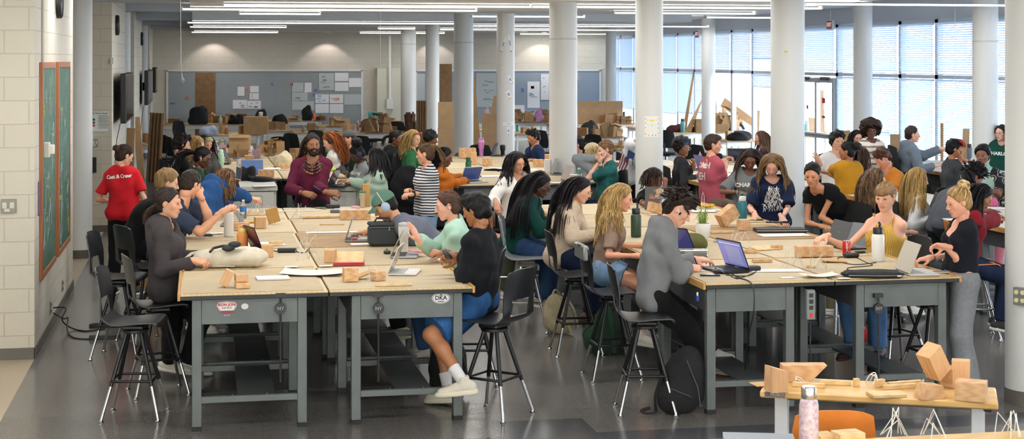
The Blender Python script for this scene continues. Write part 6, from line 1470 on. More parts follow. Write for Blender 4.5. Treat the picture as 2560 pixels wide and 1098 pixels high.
def poster_x(t,w_,h_,th):
 q=MB();add_text(q,'Be Niner Ready',.036,TR(0,-th-.001,h_*.42,PI/2));
 for i in range(11):q.box((.02 if i%3 else 0)*w_+.05,-th-.001,h_*(.3-.062*i),w_*(.55+.1*((i*7)%3)),.001,.006)
 q.build('lettering',M('#3d4a44',.7),t);q=MB()
 for i,z in enumerate((.1,-.05,-.2)):q.mat(i).cyl((-.38*w_,-th,h_*z),(-.38*w_,-th-.001,h_*z),.02,n=12)
 q.build('icons',[M('#2f6b4f',.7),M('#3a6a9a',.7),M('#c2603a',.7)],t)
plate('notice_poster','white lettered notice on the block pier left of the red t-shirt',250,304,38,50,yp,M('#e4e6e2',.5),'poster',extra=poster_x)
plate('switch_plate','grey switch plate under the lettered notice',238,357,14,20,yp,M('#8b887f',.4,.3),'switch plate',extra=swx);plate('card_reader','small white sensor box above the large wall screen',280,152,8,16,yp,M('#d9e0dd',.4),'sensor',th=.04)
plate('wall_phone','black handset hanging on the block pier below the notice',235,412,12,38,yp,BLACKP,'phone',th=.06);plate('white_box','white box with a rounded cover on the pier, left of the notice',230,342,5,54,yp,M('#e5e7e6',.4),'box',th=.09)
t=thing('thermostat','cream thermostat with conduit on the corner of the near wall','thermostat',(XL,onwall(105,0),EH-(380-HY)*14.2/F))
m=MB();m.box(.035,0,0,.07,.12,.14,.008);m.build('case',M('#d9d5c4',.5),t);m=MB();m.cyl((.012,-.05,.07),(.012,-.05,2.0),.011,n=8);m.build('conduit',M('#cfcaba',.5),t);m=MB();m.box(.08,.07,0,.05,.06,.09,.008);m.build('dial',M('#eceae4',.4),t)
m=MB();m.box(.006,0,0,.008,.25,.3);o=m.build('wall_sign',M('#6e5a6a',.6));o.location=(XL,onwall(98,0),1.36);tag(o,'small mauve sign on the near wall edge, left of the chalkboard','sign')
for px,py,nm in((125,770,'nearer, with two black plugs'),(155,715,'further one')):
 y=onwall(px,0,XL);d=XL*SN+y*CS;t=thing('wall_outlet','electrical outlet low on the left wall, '+nm,'outlet',(XL,y,EH-(py-HY)*d/F))
 m=MB();m.box(.005,0,0,.01,.08,.12,.003);m.build('cover',M('#8a857a',.4,.3),t);m=MB();m.box(.012,0,.03,.006,.035,.03);m.box(.012,0,-.03,.006,.035,.03);m.build('sockets',M('#3a3835',.5),t)
yo=onwall(125,0,XL);po=Vector((XL+.03,yo,EH-(770-HY)*(XL*SN+yo*CS)/F))
cable('black power cord from the left wall outlet curling to the floor, upper one',[po,po+Vector((.12,-.05,.0)),P(155,800,.12),P(178,820,.02),P(215,828,.006),P(262,822,.006)],.007)
cable('black power cord from the left wall outlet lying by the stool, lower one',[po-Vector((0,0,.05)),po+Vector((.1,-.05,-.1)),P(170,795,.10),P(168,825,.03),P(185,845,.006),P(240,848,.006),P(330,846,.006)],.007)
m=MB()
for i in range(3):m.tube([(.13*math.cos(t+i),.07*math.sin(t+i)+.02*i,.008+.006*i)for t in np.linspace(0,5.6,16)],.006,6)
o=m.build('coiled_cord',BLACKR);o.location=P(258,818,0);tag(o,'coil of black cord on the floor left of the empty stool','cable');m=MB();m.box(0,0,.02,.28,.06,.04,.006);o=m.build('power_strip',BLACKP);o.location=P(262,848,0);o.rotation_euler=(0,0,.1);tag(o,'black power strip on the floor behind the empty stool','power strip')
def fx(px):m_=(px-CX)/F;y=YF-.03;return y*(SN+m_*CS)/(CS-m_*SN)
def fz(px,py):x=fx(px);d=x*SN+(YF-.03)*CS;return EH-(py-HY)*d/F
def pinboard(px0,px1,label,col):
 x0,x1=fx(px0),fx(px1);zt=fz((px0+px1)/2,176);t=thing('pin_board',label,'pin board',((x0+x1)/2,YF,.5));w_,h_=x1-x0,zt-.5
 m=MB();m.box(0,-.02,h_/2,w_,.03,h_);m.build('felt',M(col,.95,var=.05,vs=2),t)
 m=MB();m.box(0,-.03,h_,w_+.08,.05,.06);m.box(-w_/2,-.03,h_/2,.06,.05,h_);m.box(w_/2,-.03,h_/2,.06,.05,h_);m.build('frame',M('#d3d3cf',.4,.3),t)
pinboard(418,905,'grey pin board along the left half of the far wall','#8f9698');pinboard(1040,1500,'grey-blue pin board along the right half of the far wall','#8d9aa6')
m=MB();m.box(0,-.2,1.15,(fx(1000)-fx(940)),.4,2.3);o=m.build('pilaster_cupboard',M('#c9c7b6',.6));o.location=((fx(940)+fx(1000))/2,YF,0);tag(o,'cream boxed-in pilaster on the far wall beside the first column','cupboard')
m=MB();m.cyl((0,-.45,1.2),(0,-.45,3.3),.05,n=10);m.box(0,-.47,1.2,.2,.1,.3);o=m.build('conduit_pipe',M('#d5d5cf',.5));o.location=(fx(970),YF,0);tag(o,'pale conduit with a box down the cream pilaster','pipe')
def pin(px0,py0,px1,py1,mat,label,name='pinned_paper',cat='paper',tilt=0,mark=None):
 x0,x1=fx(px0),fx(px1);z1,z0=fz(px0,py0),fz(px0,py1)
 m=MB();m.box(0,0,0,x1-x0,.006,z1-z0,T=rotM(0,tilt,0));o=m.build(name,mat);o.location=((x0+x1)/2,YF-.045,(z0+z1)/2);tag(o,label,cat)
 if mark:
  q=MB();rs=np.random.RandomState(int(px0))
  for i in range(mark[1]):q.box(rs.uniform(-.3,.3)*(x1-x0),-.005,rs.uniform(-.35,.35)*(z1-z0),rs.uniform(.1,.35)*(x1-x0),.003,.02+.02*rs.rand())
  q.build('drawing',M(mark[0],.8),o)
PW=M('#dcdde0',.8);PG=M('#b3bbbb',.85)
for a in((594,217,611,240,PW,'white sheet left of the orange note on the far board',.02),(625,215,647,231,PW,'upper white sheet right of the orange note',0),(624,233,647,249,PW,'white sheet with an orange band, below another',0,('#d08a5a',3)),(582,250,617,272,PW,'wide sheet with a dark bird sketch above far desks',0,('#8a8a80',3)),(618,252,652,272,PW,'wide sketch sheet right of the bird sketch',0,('#9a9aa0',5)),(761,207,779,231,PW,'bright white small sheet in the middle of far board',0),(837,182,871,203,PW,'topmost white sheet of the right hand pair',0),(837,206,871,228,PW,'white sheet directly under the topmost one',0),(872,195,904,218,PW,'white sheet at the board\'s right end',0),(788,236,822,258,PW,'sheet with yellow and blue column drawings',0,('#8fb4c9',5)),(824,236,858,258,PW,'sheet with a red dash, right of column drawings',0,('#cf7a60',4)),(788,260,822,283,PW,'sheet under the column drawings',0),(824,260,858,283,PW,'sheet under the red dash drawing',0),(730,207,759,230,PG,'tracing sheet right of the pink note',0),(730,231,769,252,PG,'tracing sheet with a green smudge',0,('#a8b090',3)),(730,253,785,275,PG,'long tracing sheet low on the board',0),(797,183,835,226,PG,'tracing sheet group beside the topmost white sheet',0,('#8a9090',6)),(860,236,903,262,PG,'faint tracing sheet at the lower right of left board',0),(1318,204,1349,270,PW,'tall white sheet with a red seal right of taped column',0,('#8fa9b9',6)),(1352,185,1372,250,PW,'tall sheet with a violet blot by the ringed column',0,('#8080a8',4)),(1283,263,1311,282,PW,'small white sheet low right of the taped column',0),(1190,183,1240,268,PG,'tracing sheets between blue-grey and taped columns',0,('#8a929a',8)),(1042,185,1062,250,PG,'tracing sheet between the two thin far columns',0)):
 pin(*a[:4],a[4],a[5],tilt=a[6],mark=a[7]if len(a)>7 else None)
for a in((614,222,620,228,'#e0653a','orange sticky note between white sheets'),(465,242,471,248,'#d9603a','orange sticky note left of the cardboard tower'),(677,208,683,214,'#5f6fc9','violet sticky note alone on the board'),(726,208,732,214,'#e03a8a','pink sticky note'),(787,223,792,229,'#5a6ad0','upper violet sticky note beside column drawings'),(782,234,787,240,'#5a6ad0','lower violet sticky note beside column drawings'),(425,257,438,260,'#2a6aa8','blue tape strip at the board\'s left end'),(1303,221,1309,228,'#5a6ad0','violet sticky note right of taped column'),(1327,215,1335,222,'#b02a3a','red seal on the tall white sheet')):
 pin(*a[:4],M(a[4],.8),a[5]+' on the far wall','sticky_note','sticky note')
def upright(label,px0,px1,pt,d,mat=CARD,pb=None,tilt=0,ridges=0,name='cardboard_sheet',th=.04,poly=None):
 a=PD((px0+px1)/2,HY,d);w_=(px1-px0)/F*d;zt=EH-(pt-HY)*d/F;z0=0;r_=pb and snap((px0+px1)/2,d)
 if r_:d,z0=r_;a=PD((px0+px1)/2,HY,d);w_=(px1-px0)/F*d;zt=EH-(pt-HY)*d/F
 m=MB()
 if poly:m.at(TR(0,0,0,PI/2)).prism([((u-.5)*w_,v*(zt-z0))for u,v in poly],-th/2,th/2)
 else:m.box(0,0,(zt-z0)/2,w_,th,zt-z0,.003)
 if ridges:
  for i in range(ridges):m.box((-.5+(i+.5)/ridges)*w_,-.05,(zt-z0)/2,w_/ridges*.45,.08,zt-z0-.02)
 o=m.build(name,mat);o.location=(a.x,a.y,z0);o.rotation_euler=(0,tilt,-TH*.5);tag(o,label,'cardboard');return o
upright('tall ribbed brown cardboard tower leaning on the far pin board',489,539,181,47,CARDD,ridges=3,th=.25);upright('tall brown cardboard sheet between two far columns',1099,1130,160,40,CARDD);upright('long pointed cardboard wedge right of the blue-grey column',1182,1209,183,36,CARD,poly=((0,0),(1,0),(.55,.5),(.12,1),(0,1)))
upright('wide brown cardboard sheet low between far columns',1095,1160,255,36.5,CARDL);upright('narrow cardboard beam leaning right of the blue-grey column',1196,1207,237,34,CARDL,tilt=.18);upright('vertical cardboard ribs beside the thin second column',1041,1066,252,34,CARDD,ridges=4,th=.1);upright('long beige cardboard sheet behind the sunflowers',1444,1557,253,46,CARDL);upright('brown cardboard wall low right of the taped column',1205,1250,284,33,CARDL)
TT=.967
def T(px,py,z=TT):
 p=P(px,py,z);r=snap(px,depth(p))if z>.76 else None
 return W((px-CX)/F*r[0],r[0],r[1]+.0015)if r else p
def px2m(px,py,z=TT):return px/F*depth(T(px,py,z))
def blk(label,px,py,w,h,l=None,a=0,z=TT,rx=0,ry=0,mat=None,dz=0,name='wood_block',cut=None):
 p=T(px,py,z);s=depth(p)/F;z=p.z;ll=l if l else w*s
 return block(label,(p.x,p.y,z+dz),w*s,ll,h*s,math.radians(a)-TH*.4,rx,ry,mat,name,{'wood_stick':'stick','plywood_sheet':'plywood','cardboard_piece':'cardboard'}.get(name,'wood block'),cut=cut)
def stick(label,px,py,lpx,a=0,t=.02,tw=.03,z=TT,mat=None):p=T(px,py,z);L_=lpx/F*depth(p);z=p.z;return block(label,(p.x,p.y,z),L_,tw,t,math.radians(a)-TH*.4,0,0,mat or PINE2[0],'wood_stick','stick',bev=.001)
def paper(label,px,py,w,h,a=0,mat=None,curl=0,name='paper_sheet',z=TT,n=1):p=T(px,py,z);return sheet(label,tuple(p),w,h,math.radians(a)-TH*.4,mat or PAPER,name,curl,.0012*n)
def lap(label,px,py,a,z=TT,**k):p=T(px,py,z);return laptop(label,tuple(p),cyaw(a),**k)
def bot(label,px,py,hpx,wpx,col,capc,z=TT,kind='flask',name='bottle',cat='bottle',rough=.35,trans=0,band=None,handle=None,straw=False):
 p=T(px,py,z);s=depth(p)/F;h=hpx*s;r=wpx*s/2
 if kind=='flask':pr=[(r*.92,0),(r,.01),(r,h*.72),(r*.9,h*.78),(r*.72,h*.81)];cp=[(r*.74,h*.80),(r*.78,h*.82),(r*.78,h*.97),(r*.7,h)]
 elif kind=='tumbler':pr=[(r*.68,0),(r*.72,.008),(r*.74,h*.45),(r*.96,h*.52),(r,h*.88)];cp=[(r*1.03,h*.87),(r*1.03,h*.94),(r*.9,h*.97),(r*.3,h)]
 elif kind=='pet':pr=[(r*.9,0),(r,.012),(r*.95,h*.3),(r,h*.4),(r,h*.62),(r*.85,h*.75),(r*.38,h*.9),(r*.36,h*.93)];cp=[(r*.42,h*.92),(r*.42,h)]
 elif kind=='can':pr=[(r*.82,0),(r,h*.06),(r,h*.93),(r*.85,h*.985)];cp=[(r*.86,h*.97),(r*.86,h),(r*.7,h*.985)]
 else:pr=[(r*.9,0),(r,h*.03),(r,h*.6),(r*.5,h*.75),(r*.3,h*.8)];cp=[(r*.3,h*.8),(r*.12,h)]
 bm_=M(col,.05 if trans else rough,trans=trans)if isinstance(col,str)else col
 t=bottle(name,label,cat,tuple(p),pr,bm_,M(capc,.4,.6 if capc=='#b9bcbf' else 0),cp,'lid')
 if band:m=MB();m.lathe([(r*1.005,h*band[1]),(r*1.012,h*band[1]),(r*1.012,h*band[2]),(r*1.005,h*band[2])],24);m.build('label_band',M(band[0],.5),t)
 if handle:m=MB();m.tube([(-r*.7,0,h*.95),(-r*.6,0,h*1.1),(0,0,h*1.15),(r*.6,0,h*1.1),(r*.7,0,h*.95)],r*.16,6);m.build('handle',M(handle,.4),t)
 if straw:m=MB();m.tube([(r*.2,0,h*.95),(r*.35,0,h*1.1),(r*.1,0,h*1.16)],r*.2,6);m.build('spout',M(capc,.4),t)
 return t
def wire(label,px,py,size=.1,n=4,seed=0,st=False,z=TT):p=T(px,py,z);return wire_model(label,tuple(p),size,n,seed,straight=st)
def cab(label,pts,r=.0045):return cable(label,[T(a,b,TT+.004+(c[0]if c else 0))for a,b,*c in pts],r)
blk('wood block leaning sideways, leftmost on the front left table',567,716,22,40,.08,0,ry=.45);blk('cut wood wedge lying at front left under a stacked block',605,719,34,14,.09,12);blk('wood block stacked on the wedge at the front left',603,717,30,18,.09,12,dz=.042)
o=paper('stack of white papers on the front left table',682,696,.24,.17,8,n=9,name='paper_stack');paper('large sheet of tracing paper with a lifted corner, middle of the front tables',782,684,.48,.30,-8,M('#ece6d8',.8),curl=.035)
blk('wood cube at the right edge of tracing paper',876,702,36,34,.1,8);blk('thin tilted wooden board propped on a block left of the white laptop',908,696,62,4,.09,22,ry=-.28,name='plywood_sheet',mat=TRIM);blk('short wood block lying under the tilted board',945,700,30,22,.08,30);wire('white wire tangle around the propped board',935,702,.09,4,4)
stick('long flat stick near the front edge of the right front table',984,714,92,4)
lap('white laptop with open screen in front of the black sweater',1012,682,86,w=.31,dp=.215,op=112,lid='#dcdcda',base='#e4e4e2',keys='#c9c9cc',screen='#2c3550',logo=None)
lap('silver laptop with pink notes on it in front of the pale mint sweater',1012,640,90,w=.32,dp=.22,op=116,lid='#a8a59b',base='#9a9b9e',screen='#222733')
p=T(1040,640);m=MB();m.box(0,0,0,.12,.05,.004,T=rotM(.1,.15,.2));m.box(.04,-.05,.004,.1,.05,.004,T=rotM(-.1,.1,.5));o=m.build('sticky_notes',M('#e8749a',.7));o.location=(p.x,p.y,TT+.034);tag(o,'pink paper notes lying on the silver laptop','note')
bot('white insulated tumbler with grey lid behind the silver laptop',1010,629,74,29,'#e6e4e0','#a9abab',kind='tumbler')
b_=T(956,612);t=thing('lunch_bag','charcoal fabric lunch bag with a top handle, left of the white tumbler','bag',tuple(b_));DG=M('#33383a',.9,bump=.3,bs=200)
m=MB();m.box(0,0,.085,.25,.17,.17,.02);m.build('bag_body',DG,t);m=MB();m.box(0,0,.185,.255,.175,.035,.012);m.build('bag_lid',DG,t);m=MB();m.tube([(-.07,0,.2),(-.05,0,.235),(.05,0,.235),(.07,0,.2)],.009,6);m.build('handle',BLACKR,t);m=MB();m.tube([(-.125,-.09,.165),(.125,-.09,.165)],.004,5);m.box(.05,-.095,.15,.01,.006,.03);m.build('zipper',M('#8d9092',.3,.8),t)
lap('thin grey laptop with screen turned to the green cap',893,600,92,w=.29,dp=.2,op=108,lid='#8f9194',screen='#30343c')
paper('white papers under the red marker, left of lunch bag',905,611,.2,.12,5,n=6,name='paper_stack');m=MB();m.cyl((-.07,0,.012),(.07,0,.012),.009,n=10);o=m.build('marker',M('#d8d8d8',.4));p=T(902,604);o.location=(p.x,p.y,TT+.008);tag(o,'white marker with red cap lying on papers','marker');m=MB();m.cyl((-.075,0,.012),(-.03,0,.012),.011,n=10);m.build('cap',M('#c92a2e',.4),o)
def mouse(label,px,py,c='#17181a'):
 p=T(px,py);t=thing('computer_mouse',label,'mouse',tuple(p));m=MB();m.ball((0,0,.012),(.032,.055,.02),14,8);m.build('shell',M(c,.4),t);m=MB();m.cyl((-.004,.03,.03),(.004,.03,.03),.008,n=10);m.build('wheel',BLACKR,t)
mouse('black mouse under the hand of the green cap',886,593);mouse('black mouse behind the silver laptop',968,633);mouse('black mouse by the cables at the front of the right island',1792,682)
p=PD(1118,636,11.75);t=thing('black_handset','rounded black device held by the person in black sweater','device',tuple(p));t.rotation_euler=(.5,.3,.5);m=MB();m.ball((0,0,0),(.034,.062,.018),14,8);m.build('shell',BLACKP,t)
p=PD(794,473,17.95);t=thing('phone','dark blue phone held by the dreadlocked person','phone',tuple(p));t.rotation_euler=(.5,.5,1.1);m=MB();m.box(0,0,0,.065,.12,.014,.005);m.build('case',M('#232a4a',.4),t)
blk('wood block with a knot behind the red level',826,655,26,32,.1,-12);blk('plywood sheet leaning on the knotted block',873,652,72,2,.2,-4,rx=.32,name='plywood_sheet',mat=PINE2[0]);blk('red spirit level lying before the plywood sheet',872,664,78,8,.03,0,mat=M('#b02630',.4),name='spirit_level')
m=MB();m.cyl((0,0,0),(0,0,.12),.004,n=8);o=m.build('white_rod',M('#ecebe6',.5));p=T(815,656);o.location=p;tag(o,'thin upright white rod beside the knotted block','rod');wire('thin wire scribble model left of the white rod',770,645,.16,5,7);wire('thin wire scribble arcing behind the power brick',760,622,.13,4,9)
for a in((728,668,'small printed card left of the tracing paper'),(815,666,'small printed card under the wire beside the tracing paper'),(1968,694,'small printed card at the front edge, right island'),(2110,696,'small printed card left of the black sleeve')):paper(a[2],a[0],a[1],.1,.065,5,name='printed_card')
m=MB();m.box(0,0,.018,.16,.065,.034,.008);o=m.build('power_brick',BLACKP);p=T(718,630);o.location=p;o.rotation_euler=(0,0,-.1);tag(o,'black laptop power brick right of wood cube','charger');cab('black charger cord between wood cube and power brick',[(640,628),(660,634),(680,626),(698,628)]);cab('black charger cord right of the power brick',[(738,626),(760,622),(775,627)])
blk('wood cube right of the orange bottle',668,641,28,30,.1,6);bot('orange bottle with yellow lid on the second left table',606,626,56,28,'#e08c48','#e3c56c',handle='#e59a7c',rough=.5)
lap('dark laptop with a purple screen behind the cream backpack',612,630,-62,w=.32,dp=.22,op=112,lid='#26282c',screen='#4a2a48')
p=T(580,664);KC=M('#d3cab6',.9,var=.12,vs=9,bump=.35,bs=160)
t=softbag('backpack','cream backpack lying on the front left table','backpack',tuple(p),-TH,[ell((-.05,0,.07),(.24,.15,.075),k=.05),ell((.14,0,.075),(.15,.14,.07),k=.06),ell((-.2,-.02,.05),(.1,.12,.055),k=.05),cone((-.2,-.1,.05),(.2,-.1,.06),.05,.045,.05)],KC,.011,(.005,40,3))
m=MB();m.tube([(-.3,-.06,.03),(-.36,-.05,.06),(-.33,.04,.09),(-.25,.05,.11)],.014,6,flat=.4);m.tube([(-.26,-.13,.02),(-.1,-.17,.02),(.05,-.16,.015)],.012,6,flat=.35);m.build('strap',KC,t)
m=MB();m.tube([(-.22,-.09,.115),(0,-.12,.125),(.18,-.1,.12)],.0035,5);m.build('zipper',M('#b5ab95',.5),t)
p=PD(556,628,12.45);t=thing('headphones','black over-ear headphones lying on the cream backpack','headphones',tuple(p),.35);m=MB();m.tube([(-.1,0,.0),(-.05,.06,.02),(.03,.08,.03),(.09,.05,.03)],.011,6);m.build('headband',BLACKP,t)
for x,z in((.10,.045),(.05,.02)):m=MB();m.ball((x,-.0,z),(.055,.035,.026),14,8);m.build('ear_cup',BLACKR,t)
t=thing('tablet','flat black pouch with a white stylus at the left table edge','tablet',tuple(T(490,634)),-TH);m=MB();m.box(0,0,.008,.22,.12,.016,.005);m.build('case',M('#1b1f2a',.5),t);m=MB();m.cyl((.0,-.06,.02),(.09,-.055,.02),.004,n=8);m.build('stylus',M('#e5e5e5',.4),t)
p=T(512,589);phone('dark green phone lying flat on the second left table',tuple(p),PI/2-TH,'#1d3a33')
bot('white bottle with pale green lid left of the water bottle',572,590,76,24,'#e3e3de','#bcc9ae');paper('crumpled white tissue left of the white bottle',541,583,.12,.09,20,name='tissue');bot('clear water bottle with blue label by the denim arm',608,545,46,17,'#eef4f8','#e8e8e8',kind='pet',trans=.9,band=('#2a6fb5',.36,.62))
lap('grey laptop with its lid edge on, between white bottle and water bottle',580,562,-84,w=.31,dp=.21,op=118,lid='#7d7f83',screen='#14161b')
blk('long wood block lying behind the white bottle',604,575,38,19,.09,0);blk('wood cube with end grain, left of the leaning plywood',650,570,26,28,.1,14);blk('plywood slab leaning over, right of wood cube',682,560,30,38,.03,12,ry=-.25,mat=TRIM,name='plywood_sheet');stick('yellow folded ruler bundle behind the wood blocks',600,558,80,6,.018,.05,mat=M('#d19a2e',.6));stick('thin plywood strip behind the leaning slab',648,538,78,4)
wire('white wire frame model left, below the denim arm',636,530,.12,6,1,True);wire('white wire frame model right, below the denim arm',668,530,.13,6,2,True);wire('fine wire net right of the leaning slab',742,560,.14,7,5,True)
paper('white strip of paper in front of the dreadlocked person',745,527,.42,.05,6);blk('long knotted wood block lying across the last left tables',888,548,76,24,.09,3);stick('wood strip in front of the knotted long block',800,545,100,2);stick('thin stick behind the green cap, right half',830,562,62,-6,.012,.015)
m=MB();m.box(0,0,.02,.15,.07,.04,.008);o=m.build('power_brick',BLACKP);o.location=T(832,520);tag(o,'black power brick right of the dreadlocked person','charger');cab('black cable looping left of the far power brick',[(730,515),(745,500,.06),(775,512),(815,522)]);cab('black cable looping over the far power brick',[(790,520),(812,500,.08),(835,520),(860,528)])
t=thing('case','flat grey instrument case beside the pink tape','case',tuple(T(862,530)),-.3);m=MB();m.box(0,0,.015,.28,.18,.03,.005);m.build('shell',M('#5b5f66',.4),t);m=MB();m.box(0,0,.032,.24,.14,.004);m.build('lid_panel',M('#aab2b8',.3),t)
m=MB();m.lathe([(.02,0),(.045,0),(.045,.03),(.02,.03)],20);o=m.build('tape_roll',M('#e0a0b0',.5));o.location=T(889,522);tag(o,'pink roll of tape left of the tumbler with green rim','tape')
bot('clear tumbler with green rim by the tape roll',906,518,42,18,'#b8a88c','#2f6b4a',kind='tumbler',rough=.2,name='tumbler',cat='tumbler');blk('bundle of wood strips standing upright behind the green rim tumbler',915,508,18,56,.06,5,mat=TRIM)
paper('wide white plan drawing on the third right table',832,580,.5,.12,3,name='plan_drawing');paper('white drawing sheet behind the wood cube',655,610,.38,.3,12,name='plan_drawing');blk('small sticks stacked crosswise behind the wood cube',690,612,34,10,.05,30,mat=PINE2[0])
def stick_l(l,Tm,dp):
 m=MB();rs=np.random.RandomState(4)
 for i in range(9):m.mat(i%4);m.at(Tm).box(rs.uniform(-.11,.11),-.0072,rs.uniform(.04,dp-.04),rs.uniform(.03,.08),.0012,rs.uniform(.02,.06),T=rotM(0,rs.uniform(-.6,.6),0))
 m.build('stickers',[M('#a98b6a',.5),M('#6d5a48',.5),M('#d8cbb8',.5),M('#4b6a8a',.5)],l)['kind']='stuff'
 m=MB();add_text(m,'caliprop',.035,Tm@TR(-.06,-.0078,dp*.5,PI/2),.0006,.001);m.build('lettering',M('#c8604a',.5),l)
lap('dark laptop covered in stickers, lid to the camera',1652,522,170,w=.33,dp=.235,op=104,lid='#4a4744',screen='#222',logo=stick_l)
wire('white wire loops before the sticker-covered laptop',1660,530,.12,5,11);blk('tilted wood wedge behind the tousled dark head',1640,540,40,24,.09,20,ry=.3)
bot('dark green flask with black spout lid, between taupe and grey tops',1590,592,72,26,'#28402f','#17181a',straw=True)
p=T(1757,599);t=thing('potted_plant','grassy plant with a wire stake in a white ribbed pot','plant',tuple(p));m=MB();m.lathe([(.042,0),(.045,.01),(.06,.03),(.07,.13),(.066,.15),(.06,.15),(.058,.13),(.001,.13)],32);m.build('pot',M('#e2e2de',.5),t)
m=MB();rs=np.random.RandomState(2)
for i in range(34):
 a=rs.uniform(0,6.28);r_=rs.uniform(.02,.11);h_=rs.uniform(.06,.17);m.tube([(.02*math.cos(a),.02*math.sin(a),.13),(r_*.6*math.cos(a),r_*.6*math.sin(a),.13+h_),(r_*math.cos(a),r_*math.sin(a),.13+h_*.75)],[.003,.0028,.0008],4)
m.build('leaves',M('#7f9a44',.6,var=.3,vs=20),t);m=MB();m.ball((0,0,.128),(.056,.056,.012));m.build('soil',M('#3a2a1e',.95),t);m=MB();m.tube([(-.01,0,.13),(-.008,0,.40),(.0,0,.43),(.012,0,.4),(.012,0,.13)],.0022,6);m.build('stake',WIREM,t)
bot('teal bottle with white lid and loop beside the wood cube',1856,548,58,23,'#1f6c78','#e4e4e2',handle='#1f8a94');blk('large tilted wood block with a slanted end behind plant pot',1818,566,52,34,.1,22,ry=-.55);blk('wood cube with growth rings under the teal bottle',1859,575,27,27,.11,4)
stick('long wood strip in front of the tilted block',1806,582,62,4);stick('wood lath right of plant pot, by the rings cube',1890,555,60,-3,.012,.05)
t=thing('portfolio','black zipped portfolio lying before the navy t-shirt','folder',tuple(T(1950,578)),-.15);m=MB();m.box(0,0,.015,.48,.22,.03,.01);m.build('cover',BLACKR,t);m=MB();m.tube([(-.24,-.112,.016),(.24,-.112,.016)],.004,5);m.build('zipper',M('#d5d6d8',.3,.5),t)
for a in((1945,566,.036,'black tablet on top of the zipped portfolio',1.6),(1885,552,0,'black tablet under the left hand of the navy t-shirt',1.3)):p=T(a[0],a[1]);phone(a[3],(p.x,p.y,TT+a[2]),PI/2-TH-.1,'#1b1c1f',name='tablet',tablet=a[4])
paper('white papers under the zipped portfolio',1960,588,.46,.2,4,n=4,name='paper_stack')
t=softbag('cloth_bag','olive cloth bag behind the lavender laptop screen','bag',tuple(T(1722,622)),0,[ell((0,0,.06),(.14,.09,.08),k=.03),ell((.08,0,.05),(.08,.08,.07),k=.04)],M('#5b5a30',.95,var=.2,vs=14,bump=.4,bs=120),.012,(.008,42,5))
lap('black laptop with a dim lavender screen beside plant pot',1686,632,-62,w=.33,dp=.22,op=115,lid='#1e1f22',screen='#4a4a8a',emit=.25)
t=thing('food_container','clear plastic food container with lid left of the front laptop','container',tuple(T(1735,641)),-TH);m=MB();m.box(0,0,.025,.22,.13,.05,.012);m.build('tub',M('#dfe3df',.15,trans=.7),t);m=MB();m.box(0,0,.054,.235,.145,.012,.005);m.build('lid',M('#d9e0da',.2,trans=.5),t);m=MB();m.box(0,0,.018,.2,.11,.03,.01);m.build('salad',M('#8a9a6a',.9,var=.5,vs=40),t)
lap('black laptop with a bright document on its screen, nearest on the right island',1812,676,-66,w=.35,dp=.235,op=112,lid='#202226',screen='#7f86cf',emit=.5,thick=.018,logo=lambda l,Tm,dp:[MB().at(Tm).box(-.02,.002,dp*.47,.2,.0006,dp*.62).build('document_page',M('#a3a8dc',.3,emit=.35),l),MB().at(Tm).box(0,.002,dp*.86,.3,.0006,.012).build('toolbar',M('#c5c8ea',.3,emit=.4),l)])
m=MB();m.cyl((0,0,0),(-.035,-.01,.085),.005,n=8);o=m.build('pen',BLACKP);o.location=PD(1746,671,12.4);tag(o,'black pen in the writing hand of the grey hoodie','pen');paper('small cream note pad under the writing hand',1742,676,.09,.12,10,n=5,name='note_pad')
phone('black phone lying at the front edge of the right island',tuple(T(1775,688)),PI/2-TH-.05)
m=MB();m.box(0,0,.018,.2,.08,.036,.008);o=m.build('power_brick',BLACKP);o.location=T(1868,676);o.rotation_euler=(0,0,.1);tag(o,'black power brick in front of the document laptop','charger');cab('tangle of black charger cords at the front of right island',[(1805,672),(1830,690),(1845,668,.08),(1822,676),(1850,692),(1885,680),(1893,668,.02),(1870,688),(1815,686)])
cable('black cord hanging over the front edge of right island',[T(1840,690,TT+.01),T(1872,708,TT+.012),PD(1884,725,11.6),PD(1884,780,11.6),PD(1870,850,11.75),PD(1862,930,12.2)],.005)
paper('large white sheet right of the document laptop',1940,676,.4,.16,-3);paper('crumpled clear sheet near the front seam of the right island',2050,688,.28,.14,10,M('#e9e4da',.6),curl=.035);blk('long heavy wood block with end grain, middle of right island',2035,640,92,26,.1,2)
blk('warped plywood piece behind the document laptop',1912,622,70,2,.16,18,rx=.1,name='plywood_sheet',mat=PINE2[0]);blk('short wood stick on the warped plywood, left end',1870,632,44,8,.03,-18,name='wood_stick');blk('short wood stick on the warped plywood, right end',1942,622,30,10,.04,18,name='wood_stick');blk('small wood offcut under the lid of document laptop',1905,655,50,8,.04,4,name='wood_stick')
wire('white wire model before the heavy wood block',1985,668,.16,6,21,True);wire('white wire model right of heavy block front',2045,672,.12,5,22,True);wire('thin wire arc above the blue ribbon',1850,606,.14,4,23);stick('tiny wood stick standing in wires, right island',2028,668,24,-25,.018,.025);blk('thin brown board on a stick left of the black charger',2085,654,60,3,.12,-8,ry=.05,name='plywood_sheet',mat=TRIM)
m=MB();rs=np.random.RandomState(8)
for i in range(7):m.tube([(rs.uniform(-.07,.07),rs.uniform(-.03,.03),rs.uniform(.004,.03))for j in range(4)],.006,5,flat=.3)
o=m.build('ribbon',M('#2f7fd0',.5));o.location=T(1800,607);tag(o,'crumpled blue ribbon right of plant pot','ribbon')
m=MB()
for i in range(6):m.tube([(rs.uniform(-.1,.1),rs.uniform(-.04,.04),rs.uniform(.01,.05))for j in range(4)],.014,5,flat=.3)
